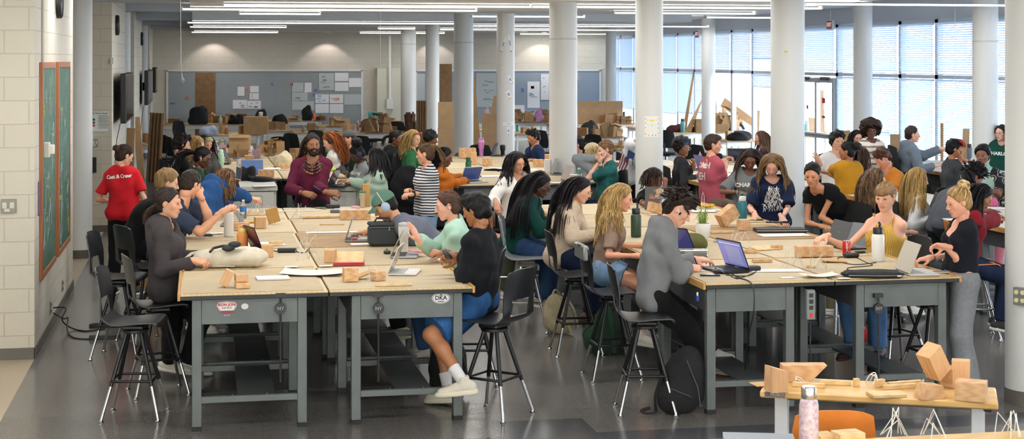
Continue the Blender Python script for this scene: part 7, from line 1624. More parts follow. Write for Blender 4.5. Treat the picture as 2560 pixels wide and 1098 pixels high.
o=m.build('yellow_wrapper',M('#e0b51c',.5));o.location=T(1762,521);tag(o,'yellow wrapper on papers behind the wire stake','wrapper');paper('white papers under the yellow wrapper',1775,528,.4,.22,-5,n=6,name='paper_stack');phone('grey phone right of the yellow wrapper',tuple(T(1805,530)),PI/2-.2,'#6b6f75')
def cokef(t):
 q=MB();add_text(q,'Coca-Cola',.034,TR(0,-.0335,.062,PI/2,PI/2),.0012,.0006,.25);q.build('lettering',M('#f0ece8',.4),t)
c_=bot('red soda can with white script beside the black charger',2116,640,38,20,'#c4151f','#c3c5c8',kind='can',name='soda_can',cat='can',rough=.25);c_.rotation_euler=(0,0,-.15);cokef(c_)
lap('charcoal laptop seen from behind in front of the mustard ribbed top',2116,618,106,w=.34,dp=.23,op=112,lid='#3a3a3a',screen='#111',logo=lambda l,Tm,dp:(lambda q:(add_text(q,'lenovo',.016,Tm@TR(0,-.0072,dp*.55,PI/2),.0004),q.build('lettering',M('#9a9a98',.4),l)))(MB()))
bot('white bottle with black flip cap behind the silver laptop',2195,652,84,32,'#eeeeec','#16171a',straw=True)
lap('silver-gold laptop seen from behind at the near right corner',2292,682,96,w=.345,dp=.235,op=112,lid='#b9b1a1',base='#c4c4c4',screen='#20242c',keys='#b5b5b8',logo=lambda l,Tm,dp:(lambda q:(add_text(q,'hp',.03,Tm@TR(0,-.0072,dp*.5,PI/2),.0004,0,.3),q.build('lettering',M('#e4e0d8',.3),l)))(MB()))
t=softbag('laptop_sleeve','black padded sleeve lying at the front right edge','sleeve',tuple(T(2182,690)),-.22,[ell((0,0,.018),(.24,.12,.026),k=.02),cone((-.18,-.06,.015),(.18,-.06,.015),.02,.02,.03),cone((-.18,.06,.015),(.18,.06,.015),.02,.02,.03)],DARKFAB,.009,(.002,40,2));m=MB();m.tube([(-.2,-.115,.02),(0,-.135,.02),(.2,-.115,.02)],.003,5);m.box(.17,-.13,.02,.03,.008,.008);m.build('zipper',M('#c0c2c4',.3,.8),t)
phone('phone with a lit blue screen at the right end of right island',tuple(T(2346,681)),PI/2-TH+.15,'#b9a184','#6f8fc0')
m=MB();m.box(0,0,.02,.12,.07,.036,.01);o=m.build('power_brick',BLACKP);o.location=T(2128,643);tag(o,'black charger brick in front of the soda can','charger');cab('black charger cord looping left of the soda can',[(2115,640),(2095,632,.03),(2105,654),(2140,660),(2190,655)]);cab('black charger cord running behind the black sleeve',[(2140,640),(2165,648,.02),(2180,662),(2120,668),(2128,676)]);t=thing('car_key','black car key with green tab right of the soda can','key',tuple(T(2150,632)));m=MB();m.box(0,0,.008,.09,.035,.014,.005);m.build('fob',BLACKP,t);m=MB();m.box(.06,.01,.006,.03,.02,.006);m.build('tag',M('#7fb53a',.5),t)
m=MB();shell2(m,lambda u,v:((u-.5)*.1,.02*math.sin(u*PI),v*.17),8,6,.006,None);o=m.build('blue_scoop',M('#3f78c8',.3));o.location=T(2104,590);o.rotation_euler=(.2,.1,.4);tag(o,'translucent blue plastic piece beside the khaki trousers','plastic piece')
def onapron(px,py,left=True):d0=YA+.036 if left else YB+.036;m_=(px-CX)/F;y=d0;x=y*(SN+m_*CS)/(CS-m_*SN);d=x*SN+y*CS;return Vector((x,y,EH-(py-HY)*d/F)),d/F
for px,lf,nm in((701,True,'left front table'),(945,True,'right front table of left island'),(2193,False,'right front table of right island')):
 p,s=onapron(px,770,lf);t=thing('crank_rod','thin black rod with a round badge hanging under the '+nm,'rod',(p.x,p.y-.025,p.z));m=MB();m.cyl((0,0,.09),(0,0,-.52),.0075,n=8);m.box(0,.005,.095,.07,.03,.03);m.build('rod',BLACKP,t);m=MB();m.cyl((0,-.012,0),(0,.006,0),.04,n=20);b=m.build('badge',BLACKP,t);m=MB();add_text(m,'NY',.035,TR(0,-.013,0,PI/2),.001);m.build('emblem',M('#a9adb0',.5),b)
def sticker(label,px,py,w,h,build):
 p,s=onapron(px,py);t=thing('sticker',label,'sticker',(p.x,p.y-.0045,p.z));build(t,w*s,h*s)
def ovalb(mb,w,h,y,n=32):mb.at(TR(0,y,0,PI/2)).prism([(w/2*math.cos(2*PI*i/n),h/2*math.sin(2*PI*i/n))for i in range(n)],0,.0008);mb.at()
def dka(t,w,h):
 m=MB();ovalb(m,w,h,0);m.build('backing',M('#e9e9ea',.5),t);m=MB();ovalb(m,w*.93,h*.9,-.001);m.build('border',M('#1a1a1c',.5),t);m=MB();ovalb(m,w*.88,h*.84,-.002);m.build('field',M('#ededee',.5),t)
 m=MB();add_text(m,'DKA',h*.52,TR(0,-.0032,-.0,PI/2),.0006,.0012);add_text(m,'Be',h*.2,TR(0,-.0032,h*.3,PI/2),.0006,.0006);add_text(m,'Aware',h*.2,TR(0,-.0032,-h*.3,PI/2),.0006,.0006);m.build('lettering',M('#151517',.5),t)
sticker('white oval sticker with black letters on the right front apron',1102,745,46,28,dka)
def ron(t,w,h):
 q=[(-.5,.22),(-.42,.46),(0,.52),(.42,.46),(.5,.22),(.36,-.1),(-.36,-.1)]
 for k,c,y in((1,'#e9e4de',0),(.94,'#a8343c',-.001),(.88,'#efebe4',-.002)):m=MB();m.at(TR(0,y,0,PI/2)).prism([(a*w*k,b*h*k)for a,b in q][::-1],0,.0008);m.build('badge_plate',M(c,.5),t)
 m=MB();add_text(m,'RON JON',h*.25,TR(0,-.0035,h*.29,PI/2),.0006,.0012);add_text(m,'KEY WEST',h*.16,TR(0,-.0018,-h*.22,PI/2),.0006,.001);m.build('lettering',M('#a32a34',.5),t);m=MB();add_text(m,'SURF SHOP',h*.13,TR(0,-.0035,h*.08,PI/2),.0006,.0004);m.build('lettering',M('#3a3a40',.5),t);m=MB();add_text(m,'Florida',h*.14,TR(0,-.0018,-h*.4,PI/2),.0006,0,.2);m.build('lettering',M('#d9d9d6',.5),t)
sticker('white and red badge-shaped sticker on the left front apron',567,773,50,38,ron)
sticker('small round white sticker right of the badge-shaped sticker',612,766,18,15,lambda t,w,h:(lambda m:(ovalb(m,w,h,0,12),m.build('backing',M('#dcdcd8',.5),t)))(MB()))
p,s=onapron(2021,760,False);t=thing('power_strip','grey upright power strip with a red switch on the right island leg','power strip',(p.x,p.y-.03,p.z));m=MB();m.box(0,0,0,.066,.05,.22,.006);m.build('case',M('#7d8280',.5),t)
for z in(.07,.025,-.02):m=MB();m.box(0,-.026,z,.032,.004,.03);m.build('socket',BLACKP,t)
m=MB();m.box(0,-.027,-.075,.022,.006,.034);m.build('switch',M('#c8281e',.4),t);m=MB();m.tube([(0,-.01,-.11),(0,-.005,-.3),(.01,0,-.62),(.05,.1,-.74)],.006,6);m.build('cord',BLACKR,t)
p=PD(1754,748,11.72);t=thing('padlock','blue padlock hanging on the left side of the front right island table','padlock',(p.x-.02,p.y+.04,p.z));m=MB();m.box(0,0,0,.02,.035,.04,.004);m.build('lock_body',M('#2a3f96',.4),t);m=MB();m.tube([(0,-.012,.02),(0,-.012,.045),(0,.012,.045),(0,.012,.02)],.004,6);m.build('shackle',CHROME,t)
def floorbag(label,px,py,col,prims,rz=0,straps=(),name='backpack',cat='backpack',zip_=None):
 p=P(px,py,0);t=softbag(name,label,cat,tuple(p),rz-TH,prims,M(col,.92,var=.15,vs=10,bump=.35,bs=150),.014,(.006,26,4))
 for s_ in straps:m=MB();m.tube([spline(s_,i/16)for i in range(17)],.02,6,flat=.25);m.build('strap',M(col,.9,var=.1),t)
 if zip_:m=MB();[m.tube(z,.004,5)for z in zip_];m.build('zipper',M('#5a5c60',.4,.5),t)
 return t
floorbag('black backpack on the floor leaning on the front right island leg',1706,1030,'#141416',[ell((0,0,.2),(.17,.12,.22),k=.06),ell((.05,0,.36),(.1,.1,.12),k=.08),ell((-.06,-.05,.12),(.13,.1,.12),k=.05)],0,(((-.02,.02,.44),(-.12,-.03,.33),(-.2,-.06,.15),(-.2,-.08,.02)),((-.2,-.1,.02),(-.27,-.1,.012),(-.3,-.05,.02),(-.24,-.05,.04))),zip_=([(-.1,-.14,.2),(.05,-.15,.14)],[(.02,-.12,.4),(.1,-.13,.2),(.12,-.12,.06)]))
floorbag('beige backpack on the floor under the cream cardigan\'s stool',1395,832,'#b5a88a',[ell((0,0,.15),(.15,.12,.16),k=.05),ell((-.03,0,.27),(.1,.1,.1),k=.06),ell((.02,-.08,.08),(.12,.07,.08),k=.04)],.4,(((.02,-.06,.38),(.09,-.16,.24),(.13,-.17,.06)),((-.06,-.06,.38),(-.02,-.17,.24),(.02,-.19,.1),(.05,-.22,.012)),((-.06,0,.36),(-.03,0,.41),(.02,0,.37))))
floorbag('dark green bag on the floor behind the taped stool',1505,886,'#1f3a26',[ell((0,0,.16),(.17,.12,.17),k=.05),ell((.03,0,.3),(.08,.08,.13),k=.07)],0,(((.03,-.06,.43),(-.05,-.15,.28),(-.12,-.17,.05)),((.06,-.06,.43),(.08,-.15,.25),(.1,-.17,.04))))
floorbag('black backpack on the floor behind the white sneakers at left island',1120,985,'#111113',[ell((0,0,.22),(.15,.13,.24),k=.05),ell((0,-.06,.13),(.13,.09,.13),k=.05)],.2,(((0,-.05,.46),(.1,-.12,.3),(.14,-.12,.05)),))
floorbag('red bag on the floor under the right island',2165,868,'#a31c22',[ell((0,0,.08),(.16,.12,.09),k=.04)],0,(),'bag','bag')
floorbag('black backpack on the seat edge behind the orange t-shirt',2168,560,'#17181b',[ell((0,0,.6),(.2,.15,.3),k=.05),ell((0,0,.3),(.16,.14,.3),k=.1)],0)
HB=[P(1901,980,.71),P(2500,1012,.71),P(2490,960,.71),P(1910,942,.71)]
cx=sum(HB,Vector())/4;e=HB[1]-HB[0];ra=math.atan2(e.y,e.x);Lh=e.length;Dh=.44
t=thing('workbench','small wooden height-adjustable workbench in the right foreground','workbench',(cx.x,cx.y,0),ra);m=MB();m.box(0,0,.69,Lh,Dh,.04,.008);m.build('tabletop',OAKT,t)
m=MB();m.box(-Lh*.435,-Dh/2-.001,.692,.115,.004,.026);pl=m.build('name_plate',M('#4c4d50',.4),t);m=MB();add_text(m,'HUSKY',.024,TR(-Lh*.425,-Dh/2-.0035,.692,PI/2),.0006,.0006);m.build('lettering',M('#b9b4a8',.4),pl)
for x in(-Lh*.42,Lh*.42):
 m=MB();m.box(x,0,.5,.075,.09,.33,.004);m.build('upper_leg',STEELW,t);m=MB();m.box(x,0,.26,.055,.07,.46,.004);m.build('lower_leg',STEELW,t);m=MB();m.box(x,0,.05,.07,Dh+.1,.05,.006);m.build('foot',STEELW,t)
m=MB();m.box(0,0,.645,Lh-.2,.06,.04);m.build('under_rail',STEELD,t);m=MB();m.box(Lh*.46,-.1,.66,.05,.03,.05,.008);m.build('crank_bracket',BLACKP,t)
def hb(label,px,py,w,h,l,a=0,rx=0,ry=0,dz=0,mat=None,cut=None,name='wood_block'):return blk(label,px,py,w,h,l,a,.711,rx,ry,mat or PINE[0],dz,name,cut)
hb('upright wood block with a slanted top at the left of the bench',1940,978,44,46,0,10,rx=PI/2,mat=PINE[1],cut=[(-.05,-.07),(.05,-.07),(.05,.045),(-.045,.075)]);hb('large wood block cut to a slanted end behind the upright block',2000,953,94,42,0,-6,rx=PI/2,cut=[(-.11,-.05),(.05,-.05),(.15,.05),(-.11,.05)]);hb('tilted wood block balanced on another, at right of bench',2334,974,50,80,.1,24,rx=.1,ry=-.62,mat=PINE[2],dz=.05);hb('wood wedge under the tilted block',2326,994,62,44,0,14,rx=PI/2,cut=[(-.08,-.04),(.07,-.04),(.05,.03),(-.05,.04)]);hb('square wood block behind the tilted one',2382,966,50,48,.09,30,mat=PINE[1]);hb('tall wood block with sloping top right of the tilted one',2402,968,44,68,.09,-24,mat=PINE[2]);hb('wood block lying at the right end of the bench',2428,1000,74,48,.11,-30,mat=PINE[0])
hb('thin square of plywood stacked in two layers at the bench front',2216,990,88,8,.12,2,name='plywood_sheet',mat=PINE2[0]);hb('plywood sheet sticking out past the bench\'s left end',1915,962,70,2,.12,8,dz=.002,name='plywood_sheet',mat=TRIM)
for i,a in enumerate(((2022,968,80,-28,'wood stick leftmost among the loose sticks on the bench'),(2088,962,78,-22,'wood stick second from left on the bench'),(2141,966,14,0,'short upright looking stick in the middle of bench'),(2262,964,96,8,'long stick pair, upper one, on the bench'),(2250,972,92,6,'long stick pair, lower one, on the bench'),(2200,968,24,10,'small wood stub beside the plastic loops'))):p=P(a[0],a[1],.711);block(a[4],(p.x,p.y,.711),px2m(a[2],a[1],.711),.028,.026 if a[2]>30 else .045,math.radians(a[3]),name='wood_stick',cat='stick',mat=PINE2[0])
PLA=M('#e2e5e4',.15)
for a in((2178,960,.07,3,'clear plastic loops standing on the bench',.711),(2000,962,.06,2,'clear plastic string tangle on the left sticks',.711)):p=P(a[0],a[1],a[5]);wire_model(a[4],tuple(p),a[2],a[3],int(a[0]),PLA,.0035)
p=PD(2060,HY,8.2);t=thing('chair','orange plastic chair in the foreground, its back to the camera','chair',(p.x,p.y,0),cyaw(180));m=MB();shell2(m,lambda u,v:((u*2-1)*.225*(1-.14*v*v),-.2-.09*v+.03*(u*2-1)**2,.46+.40*v-.035*abs(u*2-1)**3*v),14,10,.008);m.build('backrest',ORANGE,t,50);m=MB();shell2(m,lambda u,v:((u*2-1)*.22,-.2+.42*v,.45-.02*math.sin(v*PI)),8,8,.008);m.build('seat',ORANGE,t,50)
for sx in(-.18,.18):
 for sy in(-.17,.17):m=MB();m.cyl((sx,sy,.45),(sx*1.15,sy*1.2,0),.011);m.build('leg',CHROME,t)
q=P(2300,1086,.75);desk('table','wooden table at the bottom edge of the picture',q.x-1.0,q.y-.95,2.4,.93,.75,topm=OAKT)
p=P(2022,1120,.75);prf=[(.044,0),(.046,.012),(.046,.2),(.042,.222),(.032,.235)]
bottle('flask','white floral flask with a steel cap in the foreground','bottle',(p.x,p.y,.751),prf,M('#d9d5d6',.35,var=.5,vs=45,col2='#b08a9e'),CHROME,[(.034,.233),(.036,.238),(.036,.285),(.03,.292)])
p=P(1880,1095,.76);t=thing('laptop','closed grey-blue laptop at the bottom edge','laptop',(p.x,p.y-.1,.751),-TH-.1);m=MB();m.box(0,0,.012,.34,.24,.022,.006);m.build('base',M('#59606b',.4,.4),t);m=MB();m.box(0,0,.026,.34,.24,.006,.002);m.build('lid',M('#6f7783',.35,.4),t)
for a in((2120,1105,70,26,'stack of pale wood blocks beside the floral flask'),(2060,1100,46,16,'small pale wood block by the flask')):blk(a[4],a[0],a[1],a[2],a[3],.1,10,.751,mat=PINE2[0])
for a in((2235,1092,30),(2330,1095,31),(2520,1090,32)):p=P(a[0],a[1],.751);wire_model('clear bent plastic strips on the foreground table, '+{30:'left',31:'middle',32:'right'}[a[2]]+' cluster',tuple(p),.11,4,a[2],PLA,.003,straight=True)
c0,r0=COLS[-1];p=Vector((c0.x-r0*.80,c0.y-r0*.62,0));an=math.atan2(-.62,-.80);z=EH-(740-HY)*depth(p)/F;t=thing('outlet_box','steel outlet box with cream sockets on the nearest right column','outlet',(p.x,p.y,z),an+PI/2);m=MB();m.box(0,-.01,0,.1,.05,.13,.004);m.build('box',M('#8a8c8c',.35,.7),t)
for sx in(-.024,.024):
 for sz in(-.03,.03):m=MB();m.cyl((sx,-.035,sz),(sx,-.041,sz),.017,n=14);m.build('socket',M('#d9cf9f',.5),t)
for px,pe,d in((455,192,15,),(953,200,22),(1444,190,21.5),(2390,215,21)):
 a=PD(px,pe,d);m=MB();m.tube([(0,0,0),(-.01,0,.15),(-.015,0,ZC-a.z)],.0022,5);m.tube([(0,0,0),(.02,0,-.03),(.012,0,-.06),(0,0,-.03),(0,0,0)],.002,5);o=m.build('hanging_wire',M('#b9bcc0',.4,.6));o.location=a;tag(o,{455:'thin wire with a hook hanging at the left, before the far wall',953:'thin wire hanging before the cream pilaster',1444:'thin wire hanging along the ringed column',2390:'thin wire hanging before the blinds at the right'}[px],'wire')
for px,py,lb in((1744,85,'red exit sign left of the window column'),(2076,62,'red exit sign above the glass door')):
 m_=(px-CX)/F;x=XW-.35;y=x*(CS-m_*SN)/(SN+m_*CS);t=thing('exit_sign',lb,'sign',(x,y,EH-(py-HY)*(x*SN+y*CS)/F));m=MB();m.box(0,0,0,.05,.3,.2,.006);m.build('case',M('#e8e8e6',.4),t);m=MB();m.box(-.027,0,0,.004,.26,.16);f_=m.build('face',M('#d8323c',.4),t);m=MB();add_text(m,'EXIT',.11,TR(-.0295,0,0,PI/2,0,-PI/2),.0008,.002);m.build('lettering',M('#f4ecec',.4,emit=.6),f_);m=MB();m.cyl((0,0,.1),(0,0,.3),.012,n=8);m.build('stem',WHITE,t)
def oncol(i,px,py,off=.003):
 c,r=COLS[i];d=depth(c);x=(px-CX)/F*d-((c.x*CS-c.y*SN));x=max(-r*.97,min(r*.97,x));dd=d-math.sqrt(r*r-x*x);a=math.asin(x/r);p=W((c.x*CS-c.y*SN)+x*(1+off/r),dd-off,0);return p,a-TH,EH-(py-HY)*dd/F,r,dd
def colsheet(i,px,py,wpx,hpx,mat,label,name='taped_paper',tilt=0,cat='paper',ex=None):
 p,a,z,r,dd=oncol(i,px,py);c=COLS[i][0];w_,h_=wpx*dd/F,hpx*dd/F;a0=math.atan2(p.y-c.y,p.x-c.x);ct,sn_=math.cos(tilt),math.sin(tilt)
 def fn(u,v):X=(u-.5)*w_;Z=(v-.5)*h_;X,Z=X*ct-Z*sn_,X*sn_+Z*ct;t_=a0+X/r;return((r+.003)*math.cos(t_),(r+.003)*math.sin(t_),Z)
 m=MB();m.shell(fn,8,4,.0015);o=m.build(name,mat);o.location=(c.x,c.y,z);tag(o,label,cat)
 if ex:
  q=MB()
  for(u,v,du,dv,k)in ex[1]:q.mat(k);q.shell(lambda a_,b_:(lambda P_:(P_[0]*1.007,P_[1]*1.007,P_[2]))(fn(u+du*a_,v+dv*b_)),2,2,.001)
  q.build('printing',ex[0],o)
rs=np.random.RandomState(1)
ex=[(.2,.80,.6,.035,0),(.35,.76,.3,.08,1),(.2,.62,.6,.012,2),(.25,.57,.5,.012,2),(.2,.52,.6,.012,2),(.28,.28,.16,.14,3),(.6,.28,.16,.14,3)]+[(x,y,.05,.06,4+(j%3))for j,(x,y)in enumerate([(.04,.85),(.9,.86),(.05,.65),(.9,.62),(.04,.42),(.9,.4),(.05,.12),(.25,.06),(.5,.06),(.72,.06),(.9,.15)])]
ex=[e_ for e_ in ex if e_[4]!=3]
colsheet(8,1627,317,38,52,PAPER,'colourful lettered poster taped on the poster column','poster',0,'poster',([M('#2c2c30',.7),M('#e8d84a',.7),M('#9a9aa0',.7),M('#d0708a',.7),M('#3a8ac0',.7),M('#e0a030',.7),M('#4aa05a',.7)],ex))
mk=[M('#6a86b8',.8),M('#b04a50',.8)]
for k,a in enumerate(((1258,113,6,40,-.35,'upper left'),(1275,110,6,44,.15,'upper right'),(1276,200,8,24,.5,'below the upper pair'),(1272,237,10,22,.3,'second lowest'),(1272,310,30,8,0,'horizontal'),(1271,328,7,20,0,'lowest'))):colsheet(6,a[0],a[1],a[2],a[3],PAPER,'narrow paper strip taped on the column left of the ringed one, '+a[5],'taped_strip',a[4],'paper',(mk,[(.1,.05,.8,.06,1),(.3,.4,.4,.3,0)]))
colsheet(9,1958,129,8,5,M('#d9cf6a',.8),'small yellow label on the rightmost thick column','label',0,'label')
LM=[(783,330,'the dreadlocks'),(455,345,'the curly dark head'),(825,340,'the red hair'),(875,330,'the charcoal cap'),(988,330,'the dark hair bun'),(1030,330,'the green sweater'),(1065,360,'the striped top\'s ponytail'),(1159,290,'the blue-grey column'),(1264,300,'the taped column'),(1333,330,'the moustached face'),(1408,300,'the ringed column'),(1442,345,'the tied back black hair'),(1513,350,'the teal t-shirt'),(1623,320,'the poster column'),(1705,345,'the blue headband'),(1783,345,'the pink t-shirt'),(1900,330,'the far brown hair'),(1969,330,'the rightmost thick column'),(2093,330,'the white t-shirt face'),(2180,300,'the big brown curls'),(2281,320,'the grey-blue hoodie'),(2385,350,'the red dyed hair'),(2455,360,'the kimono'),(520,290,'the charcoal rucksack'),(535,330,'the crumpled blue cloth'),(600,300,'the far wooden table'),(670,285,'the white drink cup'),(935,290,'the turquoise cloth'),(610,420,'the tall upright wood block'),(705,400,'the cream bundle')]
USED={}
def near(desc,px,py):
 cand=sorted(LM,key=lambda l:math.hypot((l[0]-px),(l[1]-py)*1.5));
 for l in cand:
  dx,dy=px-l[0],py-l[1];rel=('left of' if dx<0 else 'right of')if abs(dx)>abs(dy)else('above' if dy<0 else 'below')
  for pre in('','just ','well '):
   s_='%s %s%s %s'%(desc,pre,rel,l[2])
   if s_ not in USED:USED[s_]=1;return s_
 return desc
def clbox(desc,px,py,w,h,l,mat,z=.77,name='cardboard_box',cat='cardboard',a=0,ry=0,open_=False):
 p=T(px,py,z);s=depth(p)/F;W_,H_=w*s,h*s;t=thing(name,near(desc,px,py-h/2),cat,tuple(p),math.radians(a)-TH*.4);m=MB()
 if open_:
  for x,y,sx,sy in((0,-l/2,W_,.008),(0,l/2,W_,.008),(-W_/2,0,.008,l),(W_/2,0,.008,l)):m.box(x,y,H_/2,sx,sy,H_)
  m.box(0,0,.004,W_,l,.008);m.build('walls',mat,t);m=MB();m.box(0,-l/2-.05,H_,W_,.1,.006,T=rotM(.5,0,0));m.build('flap',mat,t)
 else:m.box(0,0,H_/2,W_,l,H_,.004,T=rotM(0,ry,0));m.build('walls',mat,t);m=MB();m.box(0,-l/2-.002,H_*.6,W_*.3,.004,H_*.3);m.box(0,0,H_+.001,W_,.05,.003);m.build('tape',M('#9b7a52',.5),t)
 return t
def clbot(desc,px,py,h,w,c,cap,z=.77,kind='glue',**k):return bot(near(desc,px,py-h/2),px,py,h,w,c,cap,z=z,kind=kind,**k)
def clmodel(desc,px,py,w,h,l,mat,z=.77,seed=0,n=5):
 p=T(px,py,z);s=depth(p)/F;W_,H_=w*s,h*s;rs=np.random.RandomState(seed+int(px));m=MB()
 m.box(0,0,.006,W_,l,.012)
 for i in range(n):a,b,hh=rs.uniform(-.35,.35)*W_,rs.uniform(-.35,.35)*l,H_*rs.uniform(.4,1);m.box(a,b,hh/2,W_*rs.uniform(.15,.4),.012 if i%2 else l*.3,hh,T=rotM(0,rs.normal()*.12,rs.uniform(-.6,.6)))
 for i in range(3):m.box(rs.uniform(-.3,.3)*W_,rs.uniform(-.3,.3)*l,H_*rs.uniform(.4,.9),W_*rs.uniform(.3,.6),l*.5,.01,T=rotM(rs.normal()*.3,rs.normal()*.3,0))
 m.v=[(x,y,max(z_,0))for x,y,z_ in m.v];o=m.build('cardboard_model',mat);o.location=p;o.rotation_euler=(0,0,rs.uniform(-.3,.3));return tag(o,near(desc,px,py-h/2),'model')
def clheap(desc,px,py,w,h,col,z=.77,name='cloth_heap',cat='cloth',l=None,rough=.9):
 p=T(px,py,z);s=depth(p)/F;a,b=w*s/2,h*s;c=l or a*.7;V,Q=field_mesh([ell((0,0,b*.3),(a,c,b*.62),k=.05),ell((a*.3,0,b*.5),(a*.5,c*.6,b*.5),k=.06),ell((-a*.4,0,b*.35),(a*.5,c*.6,b*.4),k=.06)],max(.014,a/14),noise=(.02,22,int(px)));V[:,2]=np.maximum(V[:,2],0)
 o=link(name,np_mesh(name,V,Q,[M(col,rough,var=.25,vs=10,bump=.3,bs=80)]));o.location=p;return tag(o,near(desc,px,py-h/2),cat)
zc=.937
clbot('mint tall tumbler',552,414,40,16,'#a9d3b8','#c4e0cc',zc,'flask');clbot('cream thermos with loop',555,376,34,15,'#b9b49c','#a8a48c',zc,'flask',handle='#a8a48c');clbot('clear water bottle',541,388,36,14,'#eef3f6','#e6e8ea',zc,'pet',trans=.9,band=('#b8d0e8',.36,.6));clbot('clear bottle with blue label',567,398,26,10,'#eef3f6','#e6e8ea',zc,'pet',trans=.9,band=('#2a6fb5',.36,.62));clbot('patterned blue and white mug',597,420,27,15,'#d7d7e2','#5a6488',zc,'tumbler',name='mug',cat='mug')
o=lap('black laptop seen edge on behind the mint tall tumbler',558,410,-86,zc,w=.33,dp=.22,op=118,lid='#2a2b2e',screen='#15171b');lap('laptop with a blue screen behind the tall upright wood block',628,440,0,zc,w=.32,dp=.22,op=104,lid='#c9cbce',screen='#5f7fb8',emit=.4);lap('black laptop under the hands of mint sweatshirt',848,470,78,zc,w=.33,dp=.23,op=116,lid='#1c1d20')
for a in(('tall upright wood block left of dreadlocks',623,438,22,50),('small wood block right of the tall upright one',644,425,12,22),('long wood block lying right of the tall upright one',665,442,40,18),('small wood block in front of the patterned mug',604,425,13,16),('wood block under clear plastic, beside the dreadlocks',715,422,26,12)):blk(a[0],a[1],a[2],a[3],a[4],.1,4,zc)
clheap('black crumpled bag',618,450,46,32,'#141416',zc,'black_bag','bag');clheap('black flat pouch',655,452,60,8,'#1a1d24',zc,'pouch','pouch');clheap('cream paper bundle',704,416,50,36,'#d3c5a6',zc,'paper_bundle','bundle');clheap('clear plastic bag',718,410,30,14,'#e4e4e4',zc,'plastic_bag','bag',rough=.3)
clmodel('cardboard arch model',676,372,64,36,.4,CARD,zc,3,6);clmodel('brown cardboard tower model',676,398,30,38,.15,CARDD,zc,4);clbox('mauve little box',641,396,20,22,.12,M('#8a7484',.8),zc,'box','box');clbox('red and white flat box',625,386,24,10,.16,M('#d9c9c9',.7),zc,'box','box');clmodel('heap of brown cardboard scraps',575,364,40,22,.3,CARDD,zc,5,9);clbox('open cardboard box with a white label',600,360,50,44,.4,CARDL,zc,open_=True);clbox('large cardboard box',640,352,60,44,.4,CARD,.77);clmodel('thin brown cardboard rib model',592,398,14,46,.1,CARDD,zc,6)
clbox('pink patterned box',545,372,46,22,.25,M('#c9a0b8',.7),zc,'box','box');clheap('white crumpled paper',625,362,22,18,'#e2e0dc',zc,'paper_wad','paper');paper('white papers with patterns by the green t-shirt elbow',575,432,.3,.2,8,z=zc,name='printed_sheet')
p=PD(596,434,16.75);t=thing('phone','phone held up by the person in denim jacket','phone',tuple(p));t.rotation_euler=(1.1,.35,.5);m=MB();m.box(0,0,0,.075,.15,.009,.003);m.build('case',M('#c9c5c0',.3),t);m=MB();m.box(0,0,.005,.068,.14,.001);m.build('screen',M('#33363b',.1),t)
p=PD(858,425,22.1);t=thing('phone','phone in the hands of the person with afro puff','phone',tuple(p));t.rotation_euler=(.8,0,.3);m=MB();m.box(0,0,0,.075,.15,.009,.003);m.build('case',BLACKP,t);clheap('lime green folder',830,428,30,4,'#b9cf5a',zc,'folder','folder')
for a in((366,470,62,80,.5,18.4,'large cardboard box on the floor right of the red t-shirt'),):p=PD(a[0],HY,a[5]);m=MB();m.box(0,0,.62,.34,.5,.4,.004);m.box(0,0,.21,.34,.5,.42,.004);o=m.build('cardboard_box',CARD);o.location=(p.x,p.y,0);tag(o,a[6],'cardboard box')
for i,(px0,px1,pt,pb,d,lb)in enumerate(((365,400,282,358,33.6,'wavy brown cardboard strips standing on the small pale table'),(345,362,292,356,34.5,'pale cardboard panel leaning behind the wavy strips'),(310,330,320,385,29,'cardboard panel leaning at the left wall by the dark pile'))):upright(lb,px0,px1,pt,d,(CARDD,CARDL,CARD)[i],pb,tilt=(.06,-.08,.04)[i],ridges=(4,0,0)[i])
clheap('charcoal rucksack slumped on a chair',496,318,48,50,'#26272b',.77,'rucksack','backpack');clheap('black rucksack',590,314,42,24,'#151517',.77,'rucksack','backpack');clheap('crumpled blue and white cloth',522,336,46,24,'#a9b4cc',.77);clheap('black coat',652,290,30,26,'#131315',.77,'coat','coat');clheap('dark rucksack',698,318,40,40,'#17171a',.77,'rucksack','backpack');clheap('black bag with upright strap',768,300,24,36,'#1a1a1e',.77,'bag','bag');clheap('dark coat',1474,330,46,36,'#141416',.77,'coat','coat');clheap('dark red cloth',1690,328,54,18,'#4a1a2a',.77);clheap('long black bag',1848,350,64,26,'#17181b',.77,'bag','bag');clheap('black coat',1842,328,44,26,'#15161a',.77,'coat','coat');clheap('grey patterned cloth',1852,331,30,20,'#b9bdc6',.77);clheap('pink fluffy toy shape',1350,312,26,34,'#c98fc0',.77,'pink_heap','cloth');clheap('pinkish bundle',1216,300,20,34,'#d9b9b4',.77,'bundle','cloth');clheap('crumpled kraft paper',2035,338,40,34,'#b59a74',.77,'kraft_paper','paper');clheap('black and white bag',1178,372,34,18,'#3a3a3c',.98,'bag','bag');clheap('pink twisted strap',2486,500,20,14,'#c9608a',.95,'strap','strap')
t=clbox('turquoise cloth over a box',935,300,28,22,.3,M('#4fb5b8',.8),.77,'covered_box','box')
